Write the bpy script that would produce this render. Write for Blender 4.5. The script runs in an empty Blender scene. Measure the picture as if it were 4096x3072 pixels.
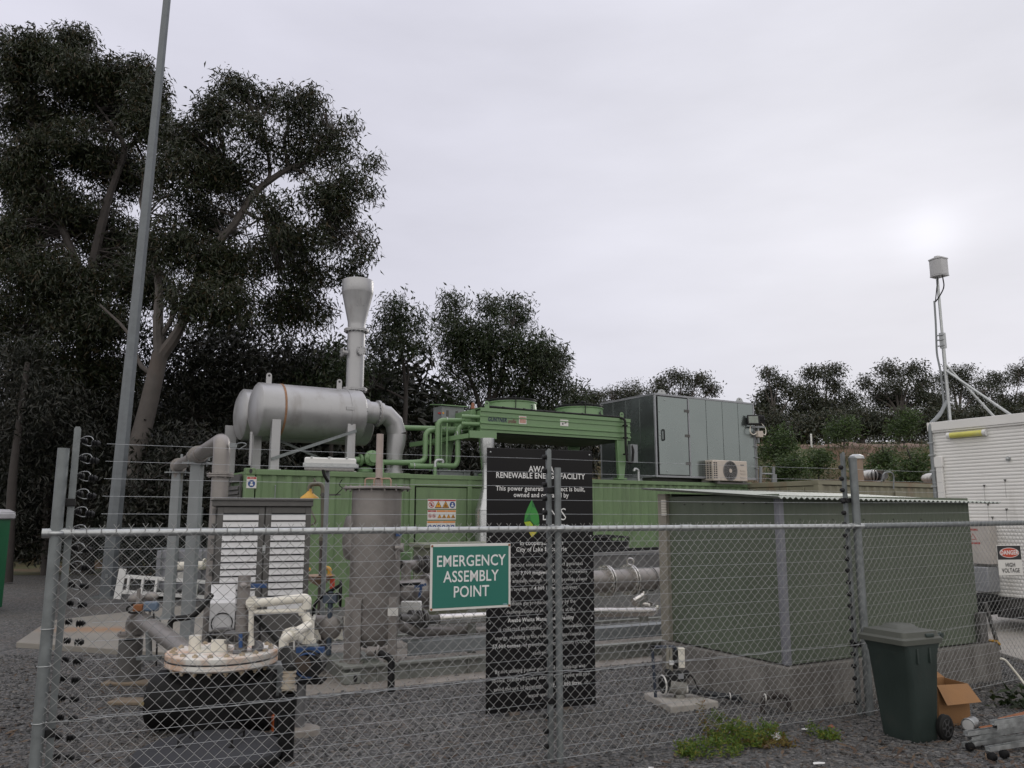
import bpy, bmesh, math, random
import numpy as np
from math import sin, cos, pi, radians, sqrt
from mathutils import Vector, Matrix
random.seed(7)
RNG = np.random.default_rng(11)
SC = bpy.context.scene
COL = SC.collection

# ------------------------------------------------------------------ camera, world, sun, exposure
PITCH, EYE, FPX = radians(9.27), 1.75, 3200.0
cam = bpy.data.cameras.new('camera')
cam.sensor_width = 36.0
cam.lens = 36.0 * FPX / 4096.0
cam.clip_start, cam.clip_end = 0.05, 3000
camo = bpy.data.objects.new('camera', cam)
COL.objects.link(camo)
camo.location = (0, 0, EYE)
camo.rotation_euler = (pi/2 + PITCH, 0, 0)
SC.camera = camo

SUN_AZ, SUN_EL = radians(28.6), radians(17.5)          # azimuth from +Y towards +X
SUN_DIR = Vector((sin(SUN_AZ)*cos(SUN_EL), cos(SUN_AZ)*cos(SUN_EL), sin(SUN_EL)))
SKY_LEVEL = 1.09
world = bpy.data.worlds.new('World')
SC.world = world
world.use_nodes = True
wn, wl = world.node_tree.nodes, world.node_tree.links
wn.clear()
def wnode(t, **kw):
    n = wn.new(t)
    for k, v in kw.items(): setattr(n, k, v)
    return n
def wmath(op, a, b=None, clamp=False):
    n = wnode('ShaderNodeMath', operation=op, use_clamp=clamp)
    for i, v in enumerate((a, b)):
        if v is None: continue
        if hasattr(v, 'links'): wl.new(v, n.inputs[i])
        else: n.inputs[i].default_value = v
    return n.outputs[0]
def wmix(f, a, b):
    n = wnode('ShaderNodeMix', data_type='RGBA')
    for s, v in ((n.inputs[0], f), (n.inputs[6], a), (n.inputs[7], b)):
        if hasattr(v, 'links'): wl.new(v, s)
        else: s.default_value = v
    return n.outputs[2]
sky = wnode('ShaderNodeTexSky', sky_type='NISHITA', sun_disc=False)
sky.sun_elevation, sky.sun_rotation = SUN_EL, SUN_AZ
sky.dust_density = 1.0
bg_sky = wnode('ShaderNodeBackground'); bg_sky.inputs[1].default_value = 0.05
wl.new(sky.outputs[0], bg_sky.inputs[0])
tc = wnode('ShaderNodeTexCoord')
dot = wnode('ShaderNodeVectorMath', operation='DOT_PRODUCT')
wl.new(tc.outputs['Generated'], dot.inputs[0]); dot.inputs[1].default_value = SUN_DIR
dsun = wmath('MAXIMUM', dot.outputs['Value'], 0.0)
glow_wide = wmath('POWER', dsun, 9.0)
glow_tight = wmath('POWER', dsun, 1600.0)
mp = wnode('ShaderNodeMapping'); mp.inputs['Scale'].default_value = (1.5, 1.5, 5.0); mp.inputs['Location'].default_value = (.3, .1, .2)
wl.new(tc.outputs['Generated'], mp.inputs[0])
nz = wnode('ShaderNodeTexNoise'); nz.inputs['Scale'].default_value = 1.6; nz.inputs['Detail'].default_value = 5.0
nz.inputs['Roughness'].default_value = 0.5
wl.new(mp.outputs[0], nz.inputs['Vector'])
cl = wmath('MULTIPLY', wmath('SUBTRACT', nz.outputs['Fac'], 0.5), 0.42)
sep0 = wnode('ShaderNodeSeparateXYZ'); wl.new(tc.outputs['Generated'], sep0.inputs[0])
rearm = wnode('ShaderNodeMapRange', interpolation_type='SMOOTHSTEP'); rearm.inputs[1].default_value = .55; rearm.inputs[2].default_value = -.3
wl.new(sep0.outputs[1], rearm.inputs[0])
c0 = wmix(glow_wide, wmix(rearm.outputs[0], (0.655, 0.652, 0.745, 1), (0.66, 0.64, 0.62, 1)), (0.735, 0.735, 0.795, 1))
sepd = wnode('ShaderNodeSeparateXYZ'); wl.new(tc.outputs['Generated'], sepd.inputs[0])
def wstep(sock, lo, hi):
    n = wnode('ShaderNodeMapRange', interpolation_type='SMOOTHSTEP'); n.inputs[1].default_value = lo; n.inputs[2].default_value = hi
    wl.new(sock, n.inputs[0]); return n.outputs[0]
# an overcast sky is brightest overhead; the unseen sky behind the viewer is set brighter to light the fronts
zen = wmath('MULTIPLY', wstep(sepd.outputs[2], .52, .95), 1.0)
rear = wmath('MULTIPLY', wstep(wmath('MULTIPLY', sepd.outputs[1], -1.0), -.15, .7), .80)
lev = wmath('ADD', wmath('ADD', wmath('ADD', 1.0, wmath('MAXIMUM', zen, rear)), cl), wmath('MULTIPLY', glow_tight, 0.15))
sc_ = wnode('ShaderNodeVectorMath', operation='SCALE')
wl.new(c0, sc_.inputs[0]); wl.new(lev, sc_.inputs['Scale'])
bg_cloud = wnode('ShaderNodeBackground'); bg_cloud.inputs[1].default_value = SKY_LEVEL
wl.new(sc_.outputs[0], bg_cloud.inputs[0])
mixs = wnode('ShaderNodeMixShader'); mixs.inputs[0].default_value = 0.975   # cloud cover
wl.new(bg_sky.outputs[0], mixs.inputs[1]); wl.new(bg_cloud.outputs[0], mixs.inputs[2])
wout = wnode('ShaderNodeOutputWorld'); wl.new(mixs.outputs[0], wout.inputs[0])

sun = bpy.data.lights.new('sun', 'SUN')
sun.energy, sun.angle, sun.color = 0.6, radians(22), (1.0, 0.95, 0.88)
suno = bpy.data.objects.new('sun', sun); COL.objects.link(suno)
suno.rotation_euler = SUN_DIR.to_track_quat('Z', 'Y').to_euler()

SC.view_settings.view_transform = 'Standard'
SC.view_settings.look = 'None'
SC.view_settings.exposure = 0.0
SC.view_settings.gamma = 1.0
SC.render.engine = 'CYCLES'
SC.cycles.max_bounces = 6

# ------------------------------------------------------------------ helpers
def at(x, y, Y):
    """world point at distance Y ahead that the survey photo shows at x, y"""
    u, v = (x-2048)/FPX, (1536-y)/FPX
    dy, dz = cos(PITCH)-v*sin(PITCH), sin(PITCH)+v*cos(PITCH)
    t = Y/dy
    return Vector((u*t, Y, EYE+dz*t))
CROPS = {1: (0, 1650), 2: (0, 2304), 3: (850, 1050), 4: (850, 1700), 5: (850, 2304), 11: (1700, 1400), 12: (1700, 1900),
         13: (1800, 2304), 14: (2500, 1500), 15: (2500, 2304), 16: (3272, 950), 17: (3272, 1600), 18: (3272, 2304)}
def cq(c, x, y, Y):
    ox, oy = CROPS[c]
    return at(ox+x/2.16, oy+y/2.16, Y)
class Frame:
    def __init__(s, ox, oy, deg):
        s.ang = radians(deg)
        s.mat = Matrix.Translation((ox, oy, 0)) @ Matrix.Rotation(s.ang, 4, 'Z')
        s.inv = s.mat.inverted()
    def w(s, a, b, z=0): return s.mat @ Vector((a, b, z))
    def l(s, v): return s.inv @ Vector(v)
W0 = Frame(0, 0, 0)

class MB:
    """collects polygons of one part"""
    def __init__(s): s.v, s.f, s.m, s.mi = [], [], [], 0
    def add(s, vs, fs):
        o = len(s.v); s.v.extend([tuple(p) for p in vs])
        s.f.extend([tuple(i+o for i in f) for f in fs]); s.m.extend([s.mi]*len(fs)); return s
    def box(s, x0, x1, y0, y1, z0, z1):
        if x0 > x1: x0, x1 = x1, x0
        if y0 > y1: y0, y1 = y1, y0
        if z0 > z1: z0, z1 = z1, z0
        return s.add([(x0,y0,z0),(x1,y0,z0),(x1,y1,z0),(x0,y1,z0),(x0,y0,z1),(x1,y0,z1),(x1,y1,z1),(x0,y1,z1)],
              [(0,3,2,1),(4,5,6,7),(0,1,5,4),(1,2,6,5),(2,3,7,6),(3,0,4,7)])
    def bar(s, p0, p1, w, h, up=(0,0,1), roll=0.0):
        p0, p1 = Vector(p0), Vector(p1); d = (p1-p0).normalized(); up = Vector(up)
        if abs(d.dot(up)) > .98: up = Vector((0,1,0))
        sx = d.cross(up).normalized(); sy = sx.cross(d).normalized()
        if roll:
            R = Matrix.Rotation(roll, 3, d); sx, sy = R @ sx, R @ sy
        vs = [p+sx*i*w/2+sy*j*h/2 for p in (p0, p1) for i, j in ((-1,-1),(1,-1),(1,1),(-1,1))]
        return s.add(vs, [(0,1,2,3),(7,6,5,4),(0,4,5,1),(1,5,6,2),(2,6,7,3),(3,7,4,0)])
    def tube(s, pts, r, n=12, cap=True, ref=None):
        pts = [Vector(p) for p in pts]; m = len(pts)
        rs = r if hasattr(r, '__len__') else [r]*m
        tan = []
        for i in range(m):
            a = pts[min(i+1, m-1)]-pts[max(i-1, 0)]
            tan.append(a.normalized() if a.length > 1e-9 else Vector((0,0,1)))
        u = Vector(ref) if ref else (Vector((0,0,1)) if abs(tan[0].z) < .9 else Vector((1,0,0)))
        vs = []
        for i in range(m):
            t = tan[i]; u = (u-t*u.dot(t))
            u = u.normalized() if u.length > 1e-6 else t.orthogonal().normalized()
            w = t.cross(u)
            for k in range(n):
                a = 2*pi*k/n
                vs.append(pts[i]+(u*cos(a)+w*sin(a))*rs[i])
        fs = [(i*n+k, i*n+(k+1) % n, (i+1)*n+(k+1) % n, (i+1)*n+k) for i in range(m-1) for k in range(n)]
        if cap:
            fs.append(tuple(range(n-1, -1, -1))); fs.append(tuple((m-1)*n+k for k in range(n)))
        return s.add(vs, fs)
    def cyl(s, p0, p1, r, r1=None, n=20, cap=True): return s.tube([p0, p1], [r, r if r1 is None else r1], n, cap)
    def lathe(s, prof, base=(0,0,0), axis=(0,0,1), n=28, close=True):
        ax = Vector(axis).normalized(); u = ax.orthogonal().normalized(); w = ax.cross(u); b = Vector(base)
        vs, m = [], len(prof)
        for r, h in prof:
            for k in range(n):
                a = 2*pi*k/n; vs.append(b+ax*h+(u*cos(a)+w*sin(a))*max(r, 1e-4))
        fs = [(i*n+k, i*n+(k+1) % n, (i+1)*n+(k+1) % n, (i+1)*n+k) for i in range(m-1) for k in range(n)]
        if close:
            fs.append(tuple(range(n-1, -1, -1))); fs.append(tuple((m-1)*n+k for k in range(n)))
        return s.add(vs, fs)
    def prism(s, poly, d, org=(0,0,0), ex=(1,0,0), ey=(0,0,1)):
        """2-D outline swept by vector d"""
        ex, ey, o, d = Vector(ex), Vector(ey), Vector(org), Vector(d); n = len(poly)
        a = [o+ex*p[0]+ey*p[1] for p in poly]
        return s.add(a+[p+d for p in a], [tuple(range(n-1,-1,-1)), tuple(range(n, 2*n))]+[(i, (i+1) % n, n+(i+1) % n, n+i) for i in range(n)])
    def sphere(s, c, rx, ry=None, rz=None, n=14, m=8):
        ry = ry or rx; rz = rz or rx; c = Vector(c)
        vs = [c+Vector((rx*sin(pi*j/m)*cos(2*pi*k/n), ry*sin(pi*j/m)*sin(2*pi*k/n), rz*cos(pi*j/m))) for j in range(1, m) for k in range(n)]
        vs += [c+Vector((0,0,rz)), c-Vector((0,0,rz))]
        fs = [(j*n+k, (j+1)*n+k, (j+1)*n+(k+1) % n, j*n+(k+1) % n) for j in range(m-2) for k in range(n)]
        t = (m-1)*n
        fs += [(t, k, (k+1) % n) for k in range(n)]+[(t+1, (m-2)*n+(k+1) % n, (m-2)*n+k) for k in range(n)]
        return s.add(vs, fs)
    def ring(s, c, axis, R, r, n=28, m=8):
        ax = Vector(axis).normalized(); u = ax.orthogonal().normalized(); w = ax.cross(u); c = Vector(c); vs = []
        for i in range(n):
            a = 2*pi*i/n; d = u*cos(a)+w*sin(a)
            for j in range(m):
                b = 2*pi*j/m; vs.append(c+d*(R+r*cos(b))+ax*r*sin(b))
        return s.add(vs, [(i*m+j, ((i+1) % n)*m+j, ((i+1) % n)*m+(j+1) % m, i*m+(j+1) % m) for i in range(n) for j in range(m)])
    def flange(s, c, axis, R, t=.02, bolts=8, br=None, n=24, gap=.006):
        """a bolted pair of flanges"""
        ax = Vector(axis).normalized(); c = Vector(c)
        s.cyl(c+ax*gap/2, c+ax*(t+gap/2), R, n=n); s.cyl(c-ax*gap/2, c-ax*(t+gap/2), R, n=n)
        u = ax.orthogonal().normalized(); w = ax.cross(u); br = br or R*.075
        for k in range(bolts):
            a = 2*pi*k/bolts; q = c+(u*cos(a)+w*sin(a))*R*.86
            s.cyl(q-ax*(t*1.9), q+ax*(t*1.9), br, n=6)
        return s
    def np(s, v, f):
        return s.add([tuple(p) for p in v], [tuple(q) for q in f])

def arc(p, q, r, n=6):
    """round polyline corners: list of points with corner radius"""
    out = [Vector(p[0])]
    return out
def bend(pts, r, n=6):
    pts = [Vector(p) for p in pts]; out = [pts[0]]
    for i in range(1, len(pts)-1):
        a, b, c = pts[i-1], pts[i], pts[i+1]
        d0, d1 = (a-b), (c-b); k = min(r, d0.length*.49, d1.length*.49)
        p0, p1 = b+d0.normalized()*k, b+d1.normalized()*k
        for j in range(n+1):
            t = j/n; out.append((1-t)**2*p0+2*t*(1-t)*b+t*t*p1)
    out.append(pts[-1]); return out

USED = {}
def mesh_obj(name, verts, faces, mats, mi=None, smooth=35, bevel=0):
    me = bpy.data.meshes.new(name)
    me.from_pydata([tuple(v) for v in verts], [], faces); me.update()
    for m in mats: me.materials.append(m)
    if mi is not None and len(mats) > 1: me.polygons.foreach_set('material_index', mi)
    if smooth:
        me.polygons.foreach_set('use_smooth', [True]*len(me.polygons))
        me.set_sharp_from_angle(angle=radians(smooth))
    o = bpy.data.objects.new(name, me); COL.objects.link(o)
    if bevel:
        b = o.modifiers.new('bevel', 'BEVEL'); b.width = bevel; b.segments = 2; b.limit_method = 'ANGLE'; b.angle_limit = radians(50)
        b.harden_normals = False
    return o
def props(o, label=None, cat=None, group=None, kind=None):
    for k, v in (('label', label), ('category', cat), ('group', group), ('kind', kind)):
        if v: o[k] = v
class Thing:
    """an Empty at the base of a thing; parts are given in the frame's own a, b, z"""
    def __init__(s, name, label, cat, frame=W0, base=(0,0,0), group=None):
        s.fr, s.base = frame, Vector(base)
        s.o = bpy.data.objects.new(name, None); COL.objects.link(s.o)
        s.o.empty_display_size = .2
        s.o.location = frame.mat @ s.base; s.o.rotation_euler = (0, 0, frame.ang)
        props(s.o, label, cat, group)
    def part(s, name, mb, mat, parent=None, label=None, smooth=35, bevel=0, kind=None):
        mats = mat if isinstance(mat, (list, tuple)) else [mat]
        b = s.base
        o = mesh_obj(name, [(v[0]-b.x, v[1]-b.y, v[2]-b.z) for v in mb.v], mb.f, mats, mb.m, smooth, bevel)
        o.parent = parent or s.o
        props(o, label, kind=kind)
        return o
def solo(name, mb, mat, label, cat, frame=W0, base=(0,0,0), group=None, kind=None, smooth=35, bevel=0):
    mats = mat if isinstance(mat, (list, tuple)) else [mat]; b = Vector(base)
    o = mesh_obj(name, [(v[0]-b.x, v[1]-b.y, v[2]-b.z) for v in mb.v], mb.f, mats, mb.m, smooth, bevel)
    o.location = frame.mat @ b; o.rotation_euler = (0, 0, frame.ang)
    props(o, label, cat, group, kind); return o
def dup(root, loc, label=None, rotz=None, scale=None):
    r = root.copy(); COL.objects.link(r); r.location = loc
    if rotz is not None: r.rotation_euler = (0, 0, rotz)
    if scale: r.scale = scale
    if label: r['label'] = label
    for ch in list(root.children):
        c = ch.copy(); COL.objects.link(c); c.parent = r
        for g in list(ch.children):
            d = g.copy(); COL.objects.link(d); d.parent = c
    return r
def np_mesh(name, V, F, mat, smooth=False):
    """big mesh from arrays (all faces with the same number of corners)"""
    me = bpy.data.meshes.new(name); n, k = F.shape
    me.vertices.add(len(V)); me.vertices.foreach_set('co', np.ascontiguousarray(V, dtype=np.float32).ravel())
    me.loops.add(n*k); me.loops.foreach_set('vertex_index', np.ascontiguousarray(F, dtype=np.int32).ravel())
    me.polygons.add(n); me.polygons.foreach_set('loop_start', np.arange(0, n*k, k, dtype=np.int32))
    me.polygons.foreach_set('use_smooth', np.full(n, smooth))
    me.update(calc_edges=True); me.materials.append(mat)
    o = bpy.data.objects.new(name, me); COL.objects.link(o); return o

# ------------------------------------------------------------------ materials
MATS = {}
def mat(name, col, rough=.6, metal=0., var=.12, vs=3., bump=0., bs=60., dirt=None, spec=.5, island=None, streak=1.0, coat=0):
    """dirt = (colour, amount 0..1, scale); streak < 1 stretches the dirt downwards"""
    if name in MATS: return MATS[name]
    m = bpy.data.materials.new(name); m.use_nodes = True; MATS[name] = m
    N, L = m.node_tree.nodes, m.node_tree.links
    p = N['Principled BSDF']
    p.inputs['Roughness'].default_value = rough; p.inputs['Metallic'].default_value = metal
    p.inputs['Specular IOR Level'].default_value = spec
    t = N.new('ShaderNodeTexCoord')
    def noise(scale, detail=4, z=1.0, rg=.55):
        mp = N.new('ShaderNodeMapping'); mp.inputs['Scale'].default_value = (1, 1, z)
        L.new(t.outputs['Object'], mp.inputs[0])
        n = N.new('ShaderNodeTexNoise'); n.inputs['Scale'].default_value = scale; n.inputs['Detail'].default_value = detail
        n.inputs['Roughness'].default_value = rg
        L.new(mp.outputs[0], n.inputs['Vector']); return n.outputs['Fac']
    def mix(f, a, b):
        n = N.new('ShaderNodeMix'); n.data_type = 'RGBA'
        for s, v in ((n.inputs[0], f), (n.inputs[6], a), (n.inputs[7], b)):
            if hasattr(v, 'links'): L.new(v, s)
            else: s.default_value = v
        return n.outputs[2]
    def ramp(f, lo, hi):
        n = N.new('ShaderNodeMapRange'); n.inputs[1].default_value = lo; n.inputs[2].default_value = hi
        L.new(f, n.inputs[0]); return n.outputs[0]
    c = tuple(col)+(1,)
    lo = tuple(x*(1-var) for x in col)+(1,); hi = tuple(min(1, x*(1+var)) for x in col)+(1,)
    nz = ramp(noise(vs), .3, .7)
    cc = mix(nz, lo, hi)
    if island:
        g = N.new('ShaderNodeNewGeometry'); cr = N.new('ShaderNodeValToRGB')
        el = cr.color_ramp.elements
        for i, (pos, ic) in enumerate(island):
            e = el[i] if i < 2 else el.new(pos)
            e.position = pos; e.color = tuple(ic)+(1,)
        L.new(g.outputs['Random Per Island'], cr.inputs[0]); cc = cr.outputs[0]
        cc = mix(ramp(noise(vs), .3, .7), mix(.35, cc, (0,0,0,1)), cc) if var else cc
    if dirt:
        dc, am, ds = dirt
        f = ramp(noise(ds, 6, streak, .65), .66-am*.35, .80-am*.2)
        f2 = N.new('ShaderNodeMath'); f2.operation = 'MULTIPLY'; f2.inputs[1].default_value = min(1, .45+am*.5); L.new(f, f2.inputs[0])
        cc = mix(f2.outputs[0], cc, tuple(dc)+(1,))
    L.new(cc, p.inputs['Base Color'])
    r2 = N.new('ShaderNodeMath'); r2.operation = 'MULTIPLY_ADD'; r2.inputs[1].default_value = .18; r2.inputs[2].default_value = rough-.09
    L.new(nz, r2.inputs[0]); L.new(r2.outputs[0], p.inputs['Roughness'])
    if bump:
        b = N.new('ShaderNodeBump'); b.inputs['Strength'].default_value = min(1, bump); b.inputs['Distance'].default_value = .02
        L.new(noise(bs, 6), b.inputs['Height']); L.new(b.outputs[0], p.inputs['Normal'])
    if coat: p.inputs['Coat Weight'].default_value = coat
    return m
def leafmat(name, stops, trans=.25, rough=.5):
    m = mat(name, (.05, .07, .03), rough, island=stops, var=.1, vs=.35)
    N, L = m.node_tree.nodes, m.node_tree.links
    p = N['Principled BSDF']; src = p.inputs['Base Color'].links[0].from_socket
    tr = N.new('ShaderNodeBsdfTranslucent'); L.new(src, tr.inputs[0])
    mx = N.new('ShaderNodeMixShader'); mx.inputs[0].default_value = trans
    L.new(p.outputs[0], mx.inputs[1]); L.new(tr.outputs[0], mx.inputs[2])
    L.new(mx.outputs[0], N['Material Output'].inputs[0]); return m

GALV = mat('galvanised steel', (.40, .415, .42), .42, .8, .18, 18, .12, 80, ((.22, .22, .22), .25, 9))
GALV_DULL = mat('weathered galvanised steel', (.165, .18, .185), .5, .45, .2, 12, .1, 90)
WIRE = mat('galvanised wire', (.27, .272, .27), .5, .3, .15, 6)
STEEL = mat('stainless steel', (.235, .218, .208), .42, .4, .15, 5, .05, 60, ((.20, .18, .165), .35, 4), streak=.4)
STEEL_SHINY = mat('bright stainless cladding', (.58, .56, .53), .25, .9, .08, 6, .03, 30)
STEEL_TANK = mat('aluminium painted steel', (.345, .345, .355), .42, .55, .10, 2.4, .06, 30, ((.21, .195, .185), .36, 3.4), streak=.25)
STEEL_DARK = mat('dark grey painted steel', (.085, .082, .08), .5, .1, .15, 6, .05, 60, ((.13, .125, .12), .3, 5))
GREEN = mat('green container paint', (.128, .197, .096), .55, 0, .10, 1.5, .06, 50, ((.075, .105, .06), .42, 3.6), streak=.16)
GREEN_PIPE = mat('green pipe paint', (.14, .235, .115), .38, 0, .06, 4, .04, 40)
OLIVE = mat('faded olive container paint', (.20, .19, .135), .65, 0, .12, 2, .08, 40, ((.19, .10, .055), .35, 2.2), streak=.3)
RUST = mat('rust', (.22, .085, .035), .85, 0, .3, 20, .3, 60)
BLACK = mat('black plastic', (.009, .009, .010), .5, 0, .2, 6, .05, 50, spec=.3)
RUBBER = mat('black rubber hose', (.010, .010, .010), .6, 0, .2, 12, spec=.25)
PE = mat('black polyethylene', (.006, .006, .0065), .55, 0, .25, 3, .03, 30, spec=.2)
LID = mat('dark grey plastic lid', (.026, .027, .031), .6, 0, .12, 4, .1, 60, ((.045, .042, .04), .2, 5), spec=.3)
PVC = mat('aged white pvc', (.67, .64, .57), .42, 0, .06, 5, .02, 50, ((.34, .28, .2), .3, 6))
WHITE = mat('white paint', (.62, .62, .61), .5, 0, .06, 4, .03, 60, ((.42, .40, .37), .2, 4))
WHITE_SLAT = mat('off white louvre blade', (.55, .55, .565), .5, 0, .06, 6, .02, 60, ((.36, .34, .33), .25, 7))
CABIN = mat('off white cabin sheeting', (.69, .68, .665), .5, 0, .05, 1.2, .02, 60, ((.36, .34, .31), .2, 1.5), streak=.2)
CONC = mat('cast concrete', (.235, .215, .195), .85, 0, .2, 3, .35, 45, ((.13, .115, .10), .5, 3.5), streak=.25)
CONC_TOP = mat('pale concrete', (.33, .31, .285), .85, 0, .15, 4, .3, 60, ((.22, .20, .18), .35, 5))
SHEDM = mat('dark green sheet cladding', (.088, .108, .077), .5, 0, .12, 1.3, .05, 60, ((.115, .128, .098), .35, 2.6), streak=.12)
BEIGE = mat('beige steel trim', (.22, .205, .17), .55, 0, .1, 5)
GREYBOX = mat('grey green panel', (.215, .245, .243), .24, .8, .05, 1.2)
GREYTRIM = mat('grey aluminium trim', (.27, .28, .30), .45, .4, .08, 8)
BLUE = mat('blue plastic handle', (.02, .06, .17), .45)
YELLOW = mat('yellow plastic', (.55, .30, .04), .45, dirt=((.32, .18, .05), .3, 10))
ORANGE = mat('orange plastic', (.55, .12, .03), .5)
RED = mat('red sign enamel', (.38, .035, .03), .45, var=.03)
CARD = mat('brown cardboard', (.25, .13, .055), .85, 0, .1, 5, .12, 80)
BARK = mat('smooth gum bark', (.085, .075, .07), .8, 0, .3, 2.2, .3, 14, ((.08, .06, .05), .45, 2.4), streak=.4)
BARK_DARK = mat('dark branch bark', (.038, .032, .03), .85, 0, .3, 4, .3, 20)
GREY_PAINT = mat('light grey steel paint', (.20, .215, .225), .5, .1, .1, 5, .05, 60, ((.2, .2, .2), .2, 6))
SKIDM = mat('grey green skid paint', (.205, .215, .20), .55, .05, .1, 5, .05, 60, ((.12, .10, .08), .3, 6))
# ------------------------------------------------------------------ ground
def gravel_mat(name, tint, scale=34):
    m = bpy.data.materials.new(name); m.use_nodes = True
    N, L = m.node_tree.nodes, m.node_tree.links; p = N['Principled BSDF']
    t = N.new('ShaderNodeTexCoord')
    v = N.new('ShaderNodeTexVoronoi'); v.inputs['Scale'].default_value = scale; L.new(t.outputs['Object'], v.inputs['Vector'])
    cr = N.new('ShaderNodeValToRGB'); e = cr.color_ramp.elements
    for i, (pos, c) in enumerate(tint):
        el = e[i] if i < 2 else e.new(pos)
        el.position = pos; el.color = c+(1,)
    sp = N.new('ShaderNodeSeparateColor'); L.new(v.outputs['Color'], sp.inputs[0]); L.new(sp.outputs[0], cr.inputs[0])
    n = N.new('ShaderNodeTexNoise'); n.inputs['Scale'].default_value = .55; n.inputs['Detail'].default_value = 6; L.new(t.outputs['Object'], n.inputs['Vector'])
    mr = N.new('ShaderNodeMapRange'); mr.inputs[1].default_value = .52; mr.inputs[2].default_value = .72; L.new(n.outputs['Fac'], mr.inputs[0])
    mx = N.new('ShaderNodeMix'); mx.data_type = 'RGBA'; mx.inputs[7].default_value = (.085, .062, .048, 1)
    mu = N.new('ShaderNodeMath'); mu.operation = 'MULTIPLY'; mu.inputs[1].default_value = .35; L.new(mr.outputs[0], mu.inputs[0])
    L.new(mu.outputs[0], mx.inputs[0]); L.new(cr.outputs[0], mx.inputs[6])
    L.new(mx.outputs[2], p.inputs['Base Color']); p.inputs['Roughness'].default_value = .85
    b = N.new('ShaderNodeBump'); b.inputs['Strength'].default_value = 1; b.inputs['Distance'].default_value = .03; b.invert = True
    L.new(v.outputs['Distance'], b.inputs['Height']); L.new(b.outputs[0], p.inputs['Normal'])
    return m
STONE_STOPS = [(0., (.043, .043, .044)), (.35, (.078, .078, .080)), (.62, (.113, .112, .113)), (.84, (.16, .157, .154)), (.95, (.095, .072, .055)), (1., (.21, .20, .19))]
GRAVEL = gravel_mat('blue metal gravel', STONE_STOPS)
def terrain_h(X, Y):
    s = np.clip((Y-25-np.clip(-X, 0, 40)*.25)/13.0, 0, 1); s = s*s*(3-2*s)
    side = np.clip((X+14)/20.0, 0, 1); side = side*side*(3-2*side)
    far = np.clip((Y-50)/120, 0, 1)
    hill = 12*far*np.clip((X+5)/70, 0, 1.3)
    return s*(.6+4.4*side)+hill
gx = np.linspace(-7, 7, 40); g = MB()
me_v, me_f = [], []
mb = MB(); mb.add([(-600,-300,0),(600,-300,0),(600,24,0),(-600,24,0)], [(0,1,2,3)])
solo('gravel_yard', mb, GRAVEL, None, None, kind='structure', smooth=0)
xs = np.concatenate([np.linspace(-600, -45, 8), np.linspace(-40, 60, 101), np.linspace(65, 600, 8)])
ys = np.concatenate([np.linspace(23.98, 48, 60), np.linspace(49, 130, 50), np.linspace(150, 900, 8)])
GX, GY = np.meshgrid(xs, ys)
H = terrain_h(GX, GY)
rough = np.sin(GX*1.7+GY*.9)*np.sin(GX*.61-GY*1.3)*.10+RNG.normal(0, .05, GX.shape)
H = H+rough*np.clip((GY-25)/4, 0, 1)
V = np.stack([GX, GY, H], -1).reshape(-1, 3); nx = len(xs); ny = len(ys)
idx = np.arange(nx*ny).reshape(ny, nx)
Fq = np.stack([idx[:-1, :-1], idx[:-1, 1:], idx[1:, 1:], idx[1:, :-1]], -1).reshape(-1, 4)
BANK = mat('embankment soil and grass', (.050, .066, .022), .9, var=.35, vs=.9, bump=.6, bs=6, dirt=((.15, .09, .06), .8, .3))
SOIL = mat('bare brown soil', (.135, .085, .06), .95, var=.35, vs=1.4, bump=.6, bs=8, dirt=((.06, .065, .028), .35, .6))
o = np_mesh('embankment', V, Fq, BANK, True); o['kind'] = 'structure'; o.data.materials.append(SOIL)
_c = V[Fq].mean(1); _t = _c[:, 2]+.5*np.sin(_c[:, 0]*.9)+RNG.normal(0, .25, len(_c))
o.data.polygons.foreach_set('material_index', ((_t > 4.45) & (_c[:, 1] < 50) & (_c[:, 0] > 5)).astype(np.int32))

# loose stones on the yard
def stones(name, n, xr, yr, r0, r1, m, excl=()):
    P = np.stack([RNG.uniform(*xr, n), RNG.uniform(*yr, n)], -1)
    keep = np.abs(P[:, 0]) < P[:, 1]*.70+.4
    for (x0, x1, y0, y1) in excl: keep &= ~((P[:, 0] > x0) & (P[:, 0] < x1) & (P[:, 1] > y0) & (P[:, 1] < y1))
    P = P[keep]; n = len(P)
    base = np.array([(1,0,0),(-1,0,0),(0,1,0),(0,-1,0),(0,0,1),(0,0,-1)], float)
    R = RNG.uniform(r0, r1, (n, 1, 1))*RNG.uniform(.6, 1.3, (n, 6, 1))
    sq = np.stack([RNG.uniform(.7, 1.2, n), RNG.uniform(.7, 1.2, n), RNG.uniform(.45, .8, n)], -1)[:, None, :]
    V = base[None]*R*sq+RNG.normal(0, .22, (n, 6, 3))*R
    a = RNG.uniform(0, 2*pi, n); ca, sa = np.cos(a)[:, None], np.sin(a)[:, None]
    x, y = V[..., 0]*ca-V[..., 1]*sa, V[..., 0]*sa+V[..., 1]*ca
    V = np.stack([x+P[:, :1], y+P[:, 1:], V[..., 2]+R[:, 0]*.25], -1).reshape(-1, 3)
    f = np.array([(0,2,4),(2,1,4),(1,3,4),(3,0,4),(2,0,5),(1,2,5),(3,1,5),(0,3,5)])
    F = (f[None]+(np.arange(n)*6)[:, None, None]).reshape(-1, 3)
    o = np_mesh(name, V, F, m); o['kind'] = 'stuff'; return o
STONE = mat('gravel stones', (.1, .1, .1), .85, var=.3, vs=1.1, island=STONE_STOPS)
stones('large_gravel', 2600, (-6.5, 6.8), (4.4, 10.5), .016, .028, STONE)
stones('gravel', 52000, (-6.5, 6.8), (4.4, 10.5), .007, .0165, STONE)
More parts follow.
